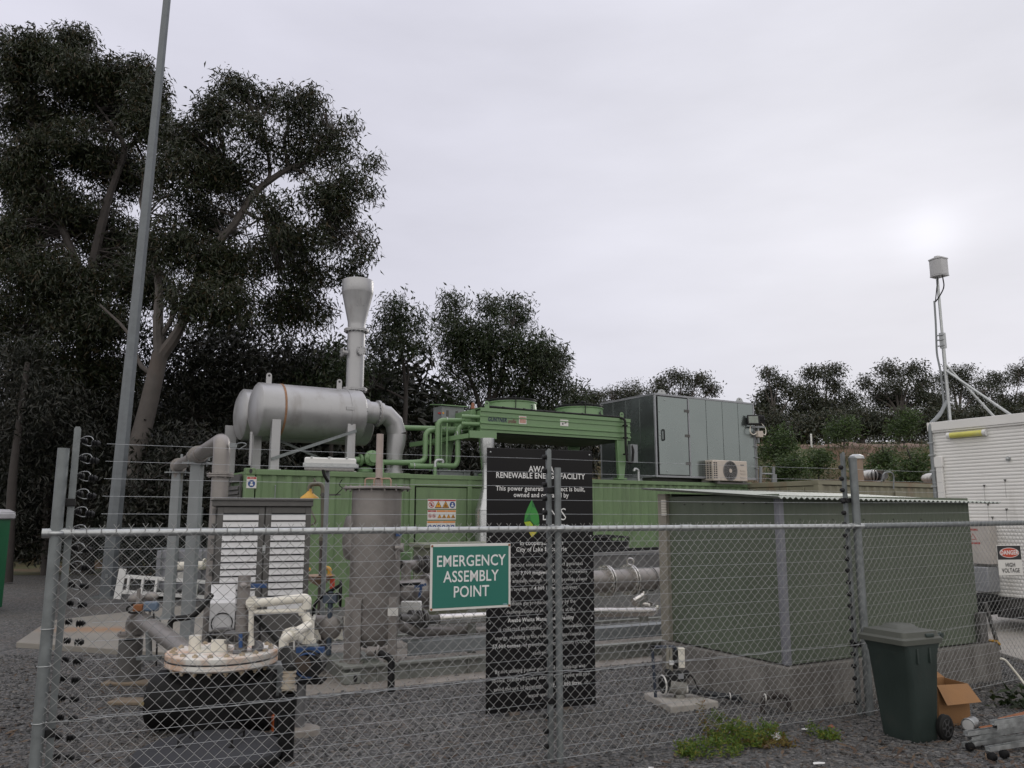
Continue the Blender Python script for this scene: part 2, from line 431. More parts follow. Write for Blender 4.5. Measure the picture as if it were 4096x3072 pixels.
LEAFLIT = mat('dead leaf litter', (.1, .06, .03), .9, var=.3, vs=2, island=[(0, (.04, .026, .018)), (.5, (.075, .045, .028)), (1, (.12, .08, .05))])
def litter(name, spots):
    Vs, n0 = [], 0
    for (cx, cy, sx, sy, n) in spots:
        p = np.stack([RNG.normal(cx, sx, n), RNG.normal(cy, sy, n), RNG.uniform(.016, .035, n)], -1)
        a = RNG.uniform(0, 2*pi, n); l = RNG.uniform(.02, .06, n); w = l*.22
        d = np.stack([np.cos(a), np.sin(a), RNG.normal(0, .2, n)], -1); q = np.stack([-np.sin(a), np.cos(a), RNG.normal(0, .3, n)], -1)
        Vs.append(np.stack([p-d*l[:, None], p+q*w[:, None], p+d*l[:, None], p-q*w[:, None]], 1))
    V = np.concatenate(Vs).reshape(-1, 3); F = np.arange(len(V)).reshape(-1, 4)
    o = np_mesh(name, V, F, LEAFLIT); o['kind'] = 'stuff'
litter('leaf_litter', [(3.4, 6.0, .5, .35, 260), (-3.4, 5.2, .4, .5, 240), (2.3, 6.5, .5, .3, 90), (0, 6.3, 1.8, .6, 160), (4.3, 6.5, .6, .4, 160), (-4.2, 7.5, .4, 1.2, 200), (1.6, 5.7, .7, .3, 160)])

def poly_slab(name, pts, h, m, z0=-.05, kind='structure'):
    mb = MB(); mb.prism([(p[0], p[1]) for p in pts], (0, 0, h-z0), (0, 0, z0), (1,0,0), (0,1,0))
    o = solo(name, mb, m, None, None, kind=kind, smooth=0, bevel=.01); return o
SLABM = mat('worn concrete slab', (.225, .21, .188), .8, 0, .12, 1.4, .2, 60, ((.21, .19, .165), .35, 1.2))
slab = poly_slab('concrete_slab', [(-6.62, 11.1), (-3.4, 10.0), (-2.3, 13.6), (-6.2, 15.4), (-7.45, 13.3)], .07, SLABM)
# a rust stain running across the slab
def stain_mat():
    m = SLABM; N, L = m.node_tree.nodes, m.node_tree.links; p = N['Principled BSDF']
    src = p.inputs['Base Color'].links[0].from_socket
    t = N.new('ShaderNodeTexCoord'); mp = N.new('ShaderNodeMapping')
    mp.inputs['Location'].default_value = (6.1, -12.3, 0); L.new(t.outputs['Object'], mp.inputs[0])
    mp2 = N.new('ShaderNodeMapping'); mp2.inputs['Rotation'].default_value = (0, 0, -.35); mp2.inputs['Scale'].default_value = (.8, 2.4, 0)
    L.new(mp.outputs[0], mp2.inputs[0])
    g = N.new('ShaderNodeTexGradient'); g.gradient_type = 'SPHERICAL'; L.new(mp2.outputs[0], g.inputs[0])
    nz = N.new('ShaderNodeTexNoise'); nz.inputs['Scale'].default_value = 5; L.new(t.outputs['Object'], nz.inputs['Vector'])
    mu = N.new('ShaderNodeMath'); mu.operation = 'MULTIPLY'; L.new(g.outputs['Fac'], mu.inputs[0]); L.new(nz.outputs['Fac'], mu.inputs[1])
    mu2 = N.new('ShaderNodeMath'); mu2.operation = 'MULTIPLY'; mu2.use_clamp = True; mu2.inputs[1].default_value = 1.3; L.new(mu.outputs[0], mu2.inputs[0])
    mx = N.new('ShaderNodeMix'); mx.data_type = 'RGBA'; mx.inputs[7].default_value = (.32, .15, .05, 1)
    L.new(mu2.outputs[0], mx.inputs[0]); L.new(src, mx.inputs[6]); L.new(mx.outputs[2], p.inputs['Base Color'])
stain_mat()
poly_slab('concrete_apron', [(6.05, 9.7), (6.6, 8.7), (14, 12.6), (12.2, 17.2), (6.35, 13.2)], .05, CONC_TOP)

# ------------------------------------------------------------------ trees
def leaf_arrays(C, per, spread, L, W, droop, rng=RNG):
    """clump centres -> rhombic leaves hanging from small sprays"""
    n = len(C)*per
    c = np.repeat(C, per, 0)+np.clip(rng.normal(0, 1, (n, 3)), -1.6, 1.6)*np.array([spread, spread, spread*.9])
    d = rng.normal(0, 1, (n, 3)); d[:, 2] = d[:, 2]*.6-droop; d /= np.linalg.norm(d, axis=1, keepdims=True)
    q = np.cross(d, rng.normal(0, 1, (n, 3))); q /= np.linalg.norm(q, axis=1, keepdims=True)+1e-9
    l = (L*rng.uniform(.6, 1.25, n))[:, None]; w = (W*rng.uniform(.6, 1.2, n))[:, None]
    k = np.cross(d, q)*l*.10
    return np.stack([c, c+d*l*.42+q*w*.5+k, c+d*l, c+d*l*.42-q*w*.5+k], 1).reshape(-1, 3)
def lobe_points(lobes):
    P, cen = [], []
    for (x, y, Y, rx, ry, n) in lobes:
        c = np.array(at(x, y, Y)); s = Y*1.02/FPX
        u = RNG.normal(0, 1, (n, 3)); u /= np.linalg.norm(u, axis=1, keepdims=True)
        r = RNG.uniform(0, 1, (n, 1))**.42*1.08
        P.append(c+u*r*np.array([rx*s, .5*(rx+ry)*s, ry*s])); cen.append(np.repeat(c[None], n, 0))
    return np.concatenate(P), np.concatenate(cen)
def tree(name, label, cat, lobes, leaf, lm, trunk=None, limbs=(), bark=BARK, per=34, spread=.26, droop=1.15, twig=.35, group=None, base=None, twr=.012):
    t_pts = [(at(x, y, Y), r) for x, y, Y, r in (trunk or [])]
    if base is None:
        if t_pts: base = (t_pts[0][0].x, t_pts[0][0].y, float(terrain_h(np.array(t_pts[0][0].x), np.array(t_pts[0][0].y))))
        else:
            x, y, Y = lobes[0][:3]; b0 = at(x, y, Y); base = (b0.x, b0.y, float(terrain_h(np.array(b0.x), np.array(b0.y))))
    T = Thing(name, label, cat, W0, base, group)
    C, cen = lobe_points(lobes)
    core = [(x, y, Y, rx*.62, ry*.62, max(1, int(n*.16))) for x, y, Y, rx, ry, n in lobes if n*420 > rx*ry]
    V = leaf_arrays(C, per, spread, leaf[0], leaf[1], droop)-np.array(base)
    if core:
        Cc, _ = lobe_points(core); V = np.concatenate([V, leaf_arrays(Cc, per, spread*1.6, leaf[0]*1.1, leaf[1]*1.5, droop*.6)-np.array(base)])
    o = np_mesh('crown', V, np.arange(len(V)).reshape(-1, 4), lm); o.parent = T.o
    mb = MB()
    if t_pts:
        p0 = t_pts[0][0]; g = Vector((p0.x, p0.y, base[2]-.1))
        pts = ([g] if p0.z > base[2]+.05 else [])+[p for p, r in t_pts]
        mb.tube(bend(pts, .5, 2), np.interp(np.linspace(0, 1, len(bend(pts, .5, 2))), np.linspace(0, 1, len(t_pts)), [r for p, r in t_pts]), 12)
    lp = [p for p, r in t_pts]
    for lim in limbs:
        P = [at(x, y, Y) for x, y, Y, r in lim]; R = [r for *_, r in lim]
        B = bend(P, .4, 2); mb.tube(B, np.interp(np.linspace(0, 1, len(B)), np.linspace(0, 1, len(R)), R), 8); lp += P
    if twig and lp:
        A = [np.array([tuple(p) for p in lp])]
        for seg in [[p for p, q_ in t_pts]]+[[at(x, y, Y) for x, y, Y, r_ in lim] for lim in limbs]:
            for p, q_ in zip(seg[:-1], seg[1:]): A.append(np.array([tuple(p.lerp(q_, t)) for t in np.linspace(.1, .9, 6)]))
        A = np.concatenate(A)
        sel = np.where(RNG.uniform(0, 1, len(C)) < twig)[0]
        for i in sel:
            k = np.argmin(((A-C[i])**2).sum(1)); a = A[k]
            if np.linalg.norm(a-C[i]) > 9: a = cen[i]
            m1 = a+(C[i]-a)*.5+RNG.normal(0, .22, 3)+np.array([0, 0, .15])
            mb.tube([a, m1, C[i]], [twr*2.2, twr*1.4, twr*.5], 4, cap=False)
    if mb.v: T.part('trunk', mb, bark)
    return T
GUM = leafmat('dark gum leaves', [(0, (.007, .012, .003)), (.45, (.016, .028, .005)), (.8, (.027, .032, .007)), (1, (.055, .034, .012))], .16)
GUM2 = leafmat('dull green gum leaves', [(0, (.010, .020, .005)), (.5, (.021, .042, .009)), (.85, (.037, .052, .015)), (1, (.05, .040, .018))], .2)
DARKL = leafmat('shade coloured leaves', [(0, (.005, .007, .0035)), (.6, (.010, .014, .006)), (1, (.022, .018, .009))], .12)  # darker leaf copy: shade of the understory is put into the colour
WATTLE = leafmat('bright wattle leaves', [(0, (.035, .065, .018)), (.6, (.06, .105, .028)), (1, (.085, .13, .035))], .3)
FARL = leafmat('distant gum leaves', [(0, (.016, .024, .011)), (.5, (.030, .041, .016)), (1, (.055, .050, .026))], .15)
YA, YB = 22.0, 24.5
def L_(Y, lst, k=1.0): return [(x, y, Y+random.uniform(-1.2, 1.2), rx, ry, max(3, int(n*k))) for x, y, rx, ry, n in lst]
def LS_(Y, s, lst, k=1.0): return L_(Y, [(x, y, rx*s, ry*s, n) for x, y, rx, ry, n in lst], k)
tree('gum_tree', 'tall gum tree with a smooth pale forked trunk leaning right behind the grey light pole', 'tree',
     LS_(YA, .83, [(x, y, rx, ry, n*(.62 if x > 980 and y < 1150 else 1.)) for x, y, rx, ry, n in [(935,345,75,55,20),(870,430,90,50,16),(1060,400,100,60,26),(1240,400,80,50,20),(1230,500,130,100,48),(1330,590,100,95,34),(1390,720,80,60,22),
      (1180,600,160,90,44),(1000,520,120,90,30),(1000,640,110,80,16),(1290,790,140,90,44),(1110,830,120,90,26),(1390,850,50,45,12),(1330,920,110,70,32),(1200,960,150,90,50),
      (1450,1000,45,45,12),(1390,1080,65,60,20),(1060,1010,160,110,58),(1230,1110,120,110,52),(900,1060,180,130,64),(1150,1230,140,100,50),(850,1210,220,110,66),(1290,1250,35,60,10),
      (750,560,120,100,40),(850,470,100,70,24),(720,700,170,130,60),(880,690,120,120,48),(830,880,180,130,64),(680,980,160,120,50),(1000,750,80,80,16),(1450,930,30,30,5),(1490,650,28,28,7),(1475,770,30,30,7),(1395,500,30,28,6),(1140,385,40,30,8)]], 1.65),
     (.20, .040), GUM, [(498,2350,YA,.33),(512,2050,YA,.29),(548,1800,YA,.26),(590,1640,YA,.24),(622,1500,YA,.225),(640,1415,YA,.21)],
     [[(640,1430,YA,.17),(630,1280,YA,.14),(640,1150,YA,.11),(600,980,YA,.08),(560,800,YA,.05)],
      [(640,1430,YA,.18),(715,1330,YA,.14),(755,1230,YA,.12),(790,1100,YA,.11),(880,960,YA,.11),(940,897,YA,.11),(976,832,YA,.10),(1027,760,YA,.10),(1107,702,YA,.09),(1157,673,YA,.08),(1244,644,YA,.06),(1324,564,YA,.035)],
      [(1027,760,YA,.07),(1085,712,YA,.06),(1070,600,YA,.05),(1040,500,YA,.03)],[(1027,750,YA,.06),(962,716,YA,.04),(900,640,YA,.03)],
      [(976,840,YA,.06),(1030,880,YA,.05),(1090,870,YA,.03)],[(1157,673,YA,.05),(1230,690,YA,.03),(1310,790,YA,.02)],
      [(640,1350,YA,.08),(700,1260,YA,.07),(690,1180,YA,.06),(730,1140,YA,.05)],[(625,1500,YA,.08),(560,1470,YA,.06),(520,1330,YA,.05),(400,1220,YA,.03)],
      [(1157,673,YA,.05),(1130,560,YA,.04),(1180,450,YA,.02)]], twig=.4, spread=.19)
tree('gum_tree', 'broad dark gum tree whose crown fills the top left corner, left of the light pole', 'tree',
     LS_(YB, .9, [(140,185,80,60,26),(300,165,85,55,26),(80,270,120,100,44),(280,290,140,100,54),(450,300,100,70,32),(560,280,70,45,18),(590,370,85,80,30),(400,420,190,110,64),(120,450,180,140,74),
      (600,500,110,110,42),(300,600,220,120,76),(80,700,180,150,80),(500,700,150,120,54),(250,850,220,130,84),(50,980,140,150,64),(450,970,190,120,70),(200,1120,230,130,84),(560,1130,170,110,56),
      (80,1290,180,140,70),(380,1300,210,120,72),(0,150,14,55,6),(140,1480,180,130,60),(420,1490,190,110,60)], 2.6),
     (.21, .042), GUM, [(330,2330,YB,.32),(335,1900,YB,.27),(330,1500,YB,.24),(350,1150,YB,.2)],
     [[(350,1150,YB,.15),(430,800,YB,.11),(510,590,YB,.09),(450,500,YB,.05),(330,350,YB,.03)],[(350,1150,YB,.14),(220,850,YB,.1),(140,600,YB,.07),(110,300,YB,.03)],[(510,590,YB,.07),(590,540,YB,.05),(630,400,YB,.03)]],
     bark=BARK_DARK, twig=.3, spread=.2)
tree('gum_tree', 'thin reddish trunked tree in deep shade at the far left edge', 'tree',
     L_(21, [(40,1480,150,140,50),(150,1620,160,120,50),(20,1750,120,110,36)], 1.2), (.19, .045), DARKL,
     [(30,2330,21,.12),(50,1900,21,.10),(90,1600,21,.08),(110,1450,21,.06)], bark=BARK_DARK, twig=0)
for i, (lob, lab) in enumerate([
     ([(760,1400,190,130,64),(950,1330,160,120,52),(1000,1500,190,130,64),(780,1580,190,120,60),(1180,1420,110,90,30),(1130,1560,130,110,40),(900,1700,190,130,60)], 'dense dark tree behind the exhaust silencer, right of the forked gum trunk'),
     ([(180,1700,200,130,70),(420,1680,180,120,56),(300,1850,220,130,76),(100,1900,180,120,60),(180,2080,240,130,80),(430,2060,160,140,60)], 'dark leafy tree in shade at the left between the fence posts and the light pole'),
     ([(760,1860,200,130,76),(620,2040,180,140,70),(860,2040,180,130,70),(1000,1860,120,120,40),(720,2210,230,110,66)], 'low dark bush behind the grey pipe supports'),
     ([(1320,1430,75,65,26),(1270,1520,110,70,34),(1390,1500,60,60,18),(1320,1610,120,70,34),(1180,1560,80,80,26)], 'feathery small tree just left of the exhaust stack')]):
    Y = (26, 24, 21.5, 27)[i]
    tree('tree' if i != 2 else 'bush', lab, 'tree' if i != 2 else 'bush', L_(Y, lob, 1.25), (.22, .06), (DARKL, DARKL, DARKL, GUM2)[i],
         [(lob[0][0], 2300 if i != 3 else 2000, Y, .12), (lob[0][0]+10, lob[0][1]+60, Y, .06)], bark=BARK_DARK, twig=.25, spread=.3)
YE = 30
tree('slender_tree', 'slender young gum with a bare bent trunk right of the exhaust stack', 'tree',
     L_(YE, [(1590,1215,50,35,16),(1560,1285,85,50,28),(1650,1290,65,60,22),(1530,1370,75,50,24),(1625,1370,80,50,24),(1690,1385,40,34,8),(1500,1430,55,45,12),(1490,1530,90,60,28),(1540,1490,60,50,12),(1460,1600,70,60,16)], .95),
     (.22, .044), GUM2, [(1617,1800,YE,.12),(1619,1672,YE,.10),(1626,1572,YE,.09),(1612,1448,YE,.07),(1600,1330,YE,.04)],
     [[(1624,1600,YE,.05),(1560,1565,YE,.04),(1500,1540,YE,.025)],[(1614,1460,YE,.05),(1660,1420,YE,.03)],[(1626,1560,YE,.05),(1636,1490,YE,.04),(1625,1440,YE,.03)]], bark=BARK_DARK, spread=.23)
YF = 34
tree('bushy_gum_tree', 'large rounded bushy gum with many dark stems behind the green cooler', 'tree',
     L_(YF, [(1820,1200,45,38,16),(1790,1260,45,40,12),(1960,1225,50,40,18),(2065,1230,60,45,22),(2070,1290,60,50,20),(1980,1290,50,50,12),(1840,1320,90,55,42),(1910,1370,120,80,60),(2030,1400,110,70,50),(1815,1395,55,50,22),
      (1900,1470,140,90,62),(2140,1390,80,70,42),(2200,1450,70,85,46),(2110,1500,140,95,64),(1805,1585,70,45,22),(2230,1550,45,55,20),(2010,1590,150,80,50),(2150,1610,100,60,36)], 1.15),
     (.24, .048), GUM2, [(1935,1800,YF,.16),(1945,1650,YF,.13),(1965,1540,YF,.1),(1950,1430,YF,.07)],
     [[(1940,1700,YF,.10),(1900,1560,YF,.08),(1850,1440,YF,.06),(1825,1300,YF,.04),(1820,1200,YF,.02)],[(1945,1650,YF,.1),(2010,1520,YF,.08),(2020,1420,YF,.06),(2050,1300,YF,.03)],[(1945,1680,YF,.09),(2080,1560,YF,.07),(2140,1430,YF,.04)],[(1965,1540,YF,.07),(1960,1400,YF,.05),(1965,1240,YF,.02)],
      [(1900,1560,YF,.05),(1800,1480,YF,.03)]], bark=BARK_DARK, spread=.25)
for lob, lab, Y, m in [
     ([(1470,1735,100,60,34),(1590,1730,80,50,26),(1710,1690,80,60,30),(1560,1810,140,70,46)], 'olive green bush between the exhaust elbow and the green pipework', 36, GUM2),
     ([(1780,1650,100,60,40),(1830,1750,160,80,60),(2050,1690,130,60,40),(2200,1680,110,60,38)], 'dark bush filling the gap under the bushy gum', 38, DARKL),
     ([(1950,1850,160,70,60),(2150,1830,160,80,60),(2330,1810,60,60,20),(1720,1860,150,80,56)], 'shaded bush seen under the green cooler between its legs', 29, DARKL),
     ([(2300,1570,30,45,14),(2280,1630,50,50,20),(2330,1650,60,50,20)], 'small tree peeking out at the right of the bushy gum', 44, GUM2)]:
    tree('bush', lab, 'bush', L_(Y, lob, 1.2), (.28, .075), m, [(lob[0][0], 1990, Y, .07), (lob[0][0]+6, lob[0][1], Y, .03)], bark=BARK_DARK, twig=.15, spread=.36)
far = [
     ('flat topped gum on the ridge left of the grey enclosure', 70, [(2380,1610,70,32,26),(2450,1590,70,32,26),(2520,1580,80,38,34),(2560,1640,90,50,40),(2420,1660,110,50,40)]),
     ('spreading gum whose tip shows above the roof of the grey enclosure', 62, [(2640,1550,60,35,22),(2720,1515,60,28,22),(2790,1520,50,30,18),(2850,1560,48,26,14),(2760,1570,60,30,12),(2600,1620,90,60,30),(2720,1630,90,50,22)]),
     ('open branched gum just right of the grey enclosure', 58, [(3070,1500,35,22,12),(3120,1520,40,26,14),(3060,1560,40,30,14),(3180,1560,50,30,18),(3090,1620,60,50,26),(3040,1650,50,50,18)]),
     ('wide umbrella crowned gum between the grey enclosure and the light bracket', 60, [(3250,1500,55,25,22),(3310,1490,45,22,16),(3230,1560,60,30,22),(3340,1550,45,28,16),(3400,1590,55,26,20),(3300,1620,80,45,34),(3210,1650,70,45,28),(3420,1650,60,40,22)]),
     ('tall gum with a cauliflower crown left of the antenna mast', 62, [(3480,1540,40,25,14),(3560,1490,55,30,22),(3640,1490,50,30,20),(3600,1530,60,28,22),(3500,1590,60,35,24),(3680,1540,50,35,20),(3600,1610,90,45,40),(3720,1590,60,50,30)]),
     ('dark ridge tree behind the antenna mast', 74, [(3800,1490,50,30,20),(3870,1480,50,28,20),(3830,1560,90,50,44),(3930,1570,80,50,40),(3760,1620,90,50,44)]),
     ('rounded ridge tree at the right edge above the white cabin', 80, [(4000,1530,80,45,40),(4080,1500,70,50,40),(4150,1480,80,60,40),(4050,1610,110,60,56),(3950,1650,100,50,44)]),
     ('dull olive tree on the bank left of the mast braces', 50, [(3500,1690,110,50,44),(3620,1700,90,50,36),(3400,1700,100,50,40),(3280,1700,90,50,36)]),
     ('shaded tree on the bank behind the roof of the white cabin', 48, [(3780,1680,110,60,50),(3920,1690,110,50,44),(4060,1680,100,60,44)]),
     ('dark tree on the bank right behind the grey enclosure', 50, [(3090,1710,80,50,36),(3180,1730,80,50,34),(3020,1760,60,50,22)])]
for lab, Y, lob in far:
    cx = sum(l[0] for l in lob)/len(lob); cy = max(l[1] for l in lob); ty = min(l[1] for l in lob)
    limbs = [[(cx, cy+50, Y, .12), ((cx+l[0])/2+random.uniform(-10, 10), (cy+l[1])/2+10, Y, .07), (l[0], l[1], Y, .02)] for l in lob]
    tree('ridge_gum_tree', lab, 'tree', L_(Y, [(x+random.uniform(-14, 14), y+random.uniform(-12, 10), rx*random.uniform(.75, 1.1), ry*random.uniform(.75, 1.15), n*(1.25 if y > 1590 else .85)) for x, y, rx, ry, n in lob], 1.15), (.26, .072), FARL, [(cx, 1850, Y, .22), (cx, cy+40, Y, .15)], limbs, bark=BARK, per=46, spread=.30, twig=.30, group='gum trees on the far ridge', twr=.02)
for x, y, Y, rx, ry, n, lab in [(3110,1790,31,60,50,22,'bright ferny wattle right of the grey enclosure'), (3150,1885,29,60,42,18,'low ferny wattle behind the small roof ladder'), (3370,1725,36,60,32,16,'ferny wattle on the bank right of the white marker post'),
      (3610,1700,36,48,38,16,'bright feathery wattle sapling left of the antenna mast'), (3470,1925,27,40,22,8,'low wattle behind the olive container roof'), (3270,1850,32,40,28,12,'small wattle low on the bank just right of the roof ladder'), (3530,1850,31,45,30,14,'small wattle in the middle of the bank behind the ventilator'), (3650,1890,28,55,50,20,'wattle behind the roof ventilator next to the white cabin')]:
    tree('wattle_shrub', lab, 'shrub', [(x, y, Y, rx, ry, n), (x+rx*.4, y-ry*.8, Y, rx*.5, ry*.5, n//2), (x-rx*.5, y+ry*.5, Y, rx*.6, ry*.5, n//2)], (.17, .05), WATTLE, [(x, 2010, Y, .05), (x+8, y, Y, .02)], per=44, spread=.22, droop=.25, group='wattle shrubs on the bank', bark=BARK_DARK)
# a belt of forest beyond everything, reads as one mass
n = 6500
bx = RNG.uniform(-75, 85, n); by = RNG.uniform(46, 95, n)
by[:2600] = RNG.uniform(30, 40, 2600); bx[:2600] = RNG.uniform(-34, -4, 2600)
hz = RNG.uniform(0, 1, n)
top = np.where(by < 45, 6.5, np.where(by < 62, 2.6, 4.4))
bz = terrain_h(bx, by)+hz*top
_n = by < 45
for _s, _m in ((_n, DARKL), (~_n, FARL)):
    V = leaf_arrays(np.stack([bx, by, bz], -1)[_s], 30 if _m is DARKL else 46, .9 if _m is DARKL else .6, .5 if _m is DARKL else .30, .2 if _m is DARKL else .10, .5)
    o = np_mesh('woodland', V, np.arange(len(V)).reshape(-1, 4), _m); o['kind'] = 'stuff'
# grass tufts and dry litter on the bank
n = 11000
gx_, gy_ = RNG.uniform(0, 34, n), 25.5+11*RNG.uniform(0, 1, n)**1.2
gz_ = terrain_h(gx_, gy_); _k = gz_ < 4.7+RNG.normal(0, .35, n); gx_, gy_, gz_ = gx_[_k], gy_[_k], gz_[_k]
V = leaf_arrays(np.stack([gx_, gy_, gz_], -1), 5, .12, .32, .03, -1.2)
GRASSM = leafmat('bank grass blades', [(0, (.04, .06, .015)), (.6, (.065, .085, .025)), (1, (.14, .095, .05))], .3)
o = np_mesh('grass', V, np.arange(len(V)).reshape(-1, 4), GRASSM); o['kind'] = 'stuff'
mp_ = MB(); q = at(3246, 1775, 36); mp_.cyl((q.x, q.y, q.z-.6), (q.x, q.y, q.z+.42), .045, n=10); mp_.lathe([(.045, 0), (.03, .03)], (q.x, q.y, q.z+.42), n=10)
solo('marker_post', mp_, WHITE, 'thin white marker post standing on top of the bank', 'post', base=(q.x, q.y, q.z-.6))
# ------------------------------------------------------------------ container compound (frame along the green container front)
M = Frame(-4.9, 14.8, 31.5)
def corr_poly(a0, a1, pitch, depth, back=.05):
    """trapezoid corrugation outline in (a, b): front face at b=0..depth"""
    n = max(1, round((a1-a0)/pitch)); p = (a1-a0)/n; o = []
    for i in range(n):
        x = a0+i*p; o += [(x, 0), (x+p*.28, 0), (x+p*.46, depth), (x+p*.82, depth)]
    o += [(a1, 0), (a1, back+depth), (a0, back+depth)]
    return o
def corr_wall(mb, a0, a1, b, z0, z1, pitch=.28, depth=.035):
    mb.prism(corr_poly(a0, a1, pitch, depth), (0, 0, z1-z0), (0, b, z0), (1,0,0), (0,1,0))
def casting(mb, a, b, z, s=.17, h=.118):
    mb.box(a-s/2, a+s/2, b-s/2, b+s/2, z, z+h)
def ellipse_pts(cx, cy, rx, ry, n=20): return [(cx+rx*cos(2*pi*k/n), cy+ry*sin(2*pi*k/n)) for k in range(n)]
def text_mesh(body, size, frame_pt, ex, ey, align='CENTER', bold=0., xs=1.0, depth=.001, res=3, shear=0):
    """lettering as flat raised mesh: returns (verts, faces)"""
    cu = bpy.data.curves.new('lettering', 'FONT'); cu.body = body; cu.size = size; cu.align_x = align; cu.align_y = 'CENTER'
    cu.resolution_u = res; cu.offset = bold*size; cu.shear = shear; cu.space_character = 1.0+bold*3
    o = bpy.data.objects.new('lettering', cu); COL.objects.link(o)
    bpy.context.view_layer.update()
    me = bpy.data.meshes.new_from_object(o.evaluated_get(bpy.context.evaluated_depsgraph_get()))
    ex, ey, p = Vector(ex), Vector(ey), Vector(frame_pt)
    V = [p+ex*v.co.x*xs+ey*v.co.y for v in me.vertices]; F = [tuple(f.vertices) for f in me.polygons]
    bpy.data.objects.remove(o); bpy.data.curves.remove(cu); bpy.data.meshes.remove(me)
    return V, F
class Deco:
    """flat printed shapes on a board: (u, v) in metres, board plane given by origin, ex, ey, normal"""
    def __init__(s, org, ex, ey, nrm): s.o, s.ex, s.ey, s.n = Vector(org), Vector(ex), Vector(ey), Vector(nrm)
    def p(s, u, v, h=0): return s.o+s.ex*u+s.ey*v+s.n*h
    def poly(s, mb, pts, h): mb.add([s.p(u, v, h) for u, v in pts], [tuple(range(len(pts)))])
    def rect(s, mb, u0, u1, v0, v1, h): s.poly(mb, [(u0,v0),(u1,v0),(u1,v1),(u0,v1)], h)
    def disc(s, mb, u, v, r, h, n=20, ry=None): s.poly(mb, ellipse_pts(u, v, r, ry or r, n), h)
    def tri(s, mb, u, v, r, h): s.poly(mb, [(u-r, v-r*.8), (u+r, v-r*.8), (u, v+r*.95)], h)
    def text(s, mb, body, size, u, v, h, **k): V, F = text_mesh(body, size, s.p(u, v, h), s.ex, s.ey, **k); mb.np(V, F)
PRINT_W = mat('white print', (.66, .66, .66), .5, var=.02); PRINT_W2 = mat('white sign enamel', (.60, .59, .57), .4, var=.04, dirt=((.42, .4, .36), .2, 8))
PRINT_K = mat('black print', (.012, .012, .014), .5, var=.02); PRINT_B = mat('mandatory blue print', (.012, .055, .21), .45, var=.03)
PRINT_Y = mat('warning yellow print', (.62, .29, .015), .45, var=.03); PRINT_O = mat('warning orange band', (.58, .2, .02), .45, var=.03)

# --- the long green container
G_ = Thing('shipping_container', 'long green shipping container with rooftop plant, doors and safety stickers', 'container', M)
LC, HC, WC = 13.36, 2.60, 2.44
mb = MB(); corr_wall(mb, .2, 3.36, .03, .16, 2.50); corr_wall(mb, 7.4, LC-.17, .03, .16, 2.50)
mb.box(3.36, 7.4, .10, .16, .16, 2.44); mb.box(.05, LC-.05, .17, WC-.05, .12, 2.52); G_.part('side_wall', mb, GREEN, smooth=0)
mb = MB()
mb.box(.17, LC-.17, 0, .10, HC-.12, HC-.03); mb.box(.17, LC-.17, -.005, .12, 0, .16)
for a in (.085, LC-.085): mb.box(a-.085, a+.085, 0, .17, .118, HC-.118)
for a in (3.36, 4.70, 6.0, 7.34): mb.box(a-.05, a+.05, .01, .12, .16, HC-.12)
mb.box(3.41, 7.30, .02, .12, 2.33, 2.48)
G_.part('frame', mb, GREEN, bevel=.008)
mb = MB(); mb.box(.12, LC-.12, .08, WC-.02, HC-.10, HC-.035); mb.box(.2, 3.3, .02, .06, HC-.03, HC-.015); G_.part('roof', mb, GREEN, bevel=.006)
for a in (.085, LC-.085):
    for z in (0, HC-.118):
        cb = MB(); casting(cb, a, .085-.006, z, .178)
        cc = G_.part('corner_casting', cb, GREEN, bevel=.012)
        h = MB(); h.prism(ellipse_pts(0, 0, .028, .042, 14), (0, .006, 0), (a, -.0175, z+.06), (1,0,0), (0,0,1))
        G_.part('lifting_hole', h, PRINT_K, parent=cc)
# left end: louvre panels
mb = MB()
for z in np.arange(.55, 2.3, .085): mb.bar((-.035, .35, z), (-.035, 1.15, z), .02, .085, roll=.5); mb.bar((-.035, 1.3, z), (-.035, 2.1, z), .02, .085, roll=.5)
mb.box(-.03, .0, .25, .33, .4, 2.45); mb.box(-.03, 0, 1.17, 1.28, .4, 2.45); mb.box(-.03, 0, .25, 2.2, 2.36, 2.5)
G_.part('louvre_panel', mb, STEEL_DARK, smooth=0)
for a0, a1 in ((3.46, 4.64), (4.76, 5.94), (6.06, 7.28)):
    mb = MB(); mb.box(a0, a1, .045, .098, .18, 2.31)
    d = G_.part('door', mb, GREEN, bevel=.006)
    mb = MB()
    for z in (.5, 1.25, 2.05):
        mb = MB(); mb.cyl((a0+.0, .035, z-.05), (a0+.0, .035, z+.05), .014, n=8); G_.part('hinge', mb, GREEN, parent=d)
    hb = MB(); hb.box(a1-.12, a1-.07, .015, .044, 1.02, 1.2); G_.part('handle', hb, BLACK, parent=d, bevel=.006)
# round black gasket line
mb = MB()
for a0, a1 in ((3.46, 4.64), (4.76, 5.94), (6.06, 7.28)):
    for x0, x1, z0, z1 in ((a0-.012, a0, .18, 2.322), (a1, a1+.012, .18, 2.322), (a0, a1, 2.31, 2.322)): mb.box(x0, x1, .07, .099, z0, z1)
G_.part('door_seal', mb, BLACK, smooth=0)
# rain strip, fasteners, little conduit
mb = MB(); mb.cyl((.55, -.01, 1.5), (.55, -.01, 2.27), .008, n=6); mb.sphere((.55, -.015, 2.28), .014)
for a, z in ((2.36, 2.32), (2.46, 2.12), (2.47, 1.9)): mb.sphere((a, .0, z), .02)
G_.part('conduit', mb, GREY_PAINT)
D = Deco((0, .0, 0), (1,0,0), (0,0,1), (0,-1,0))
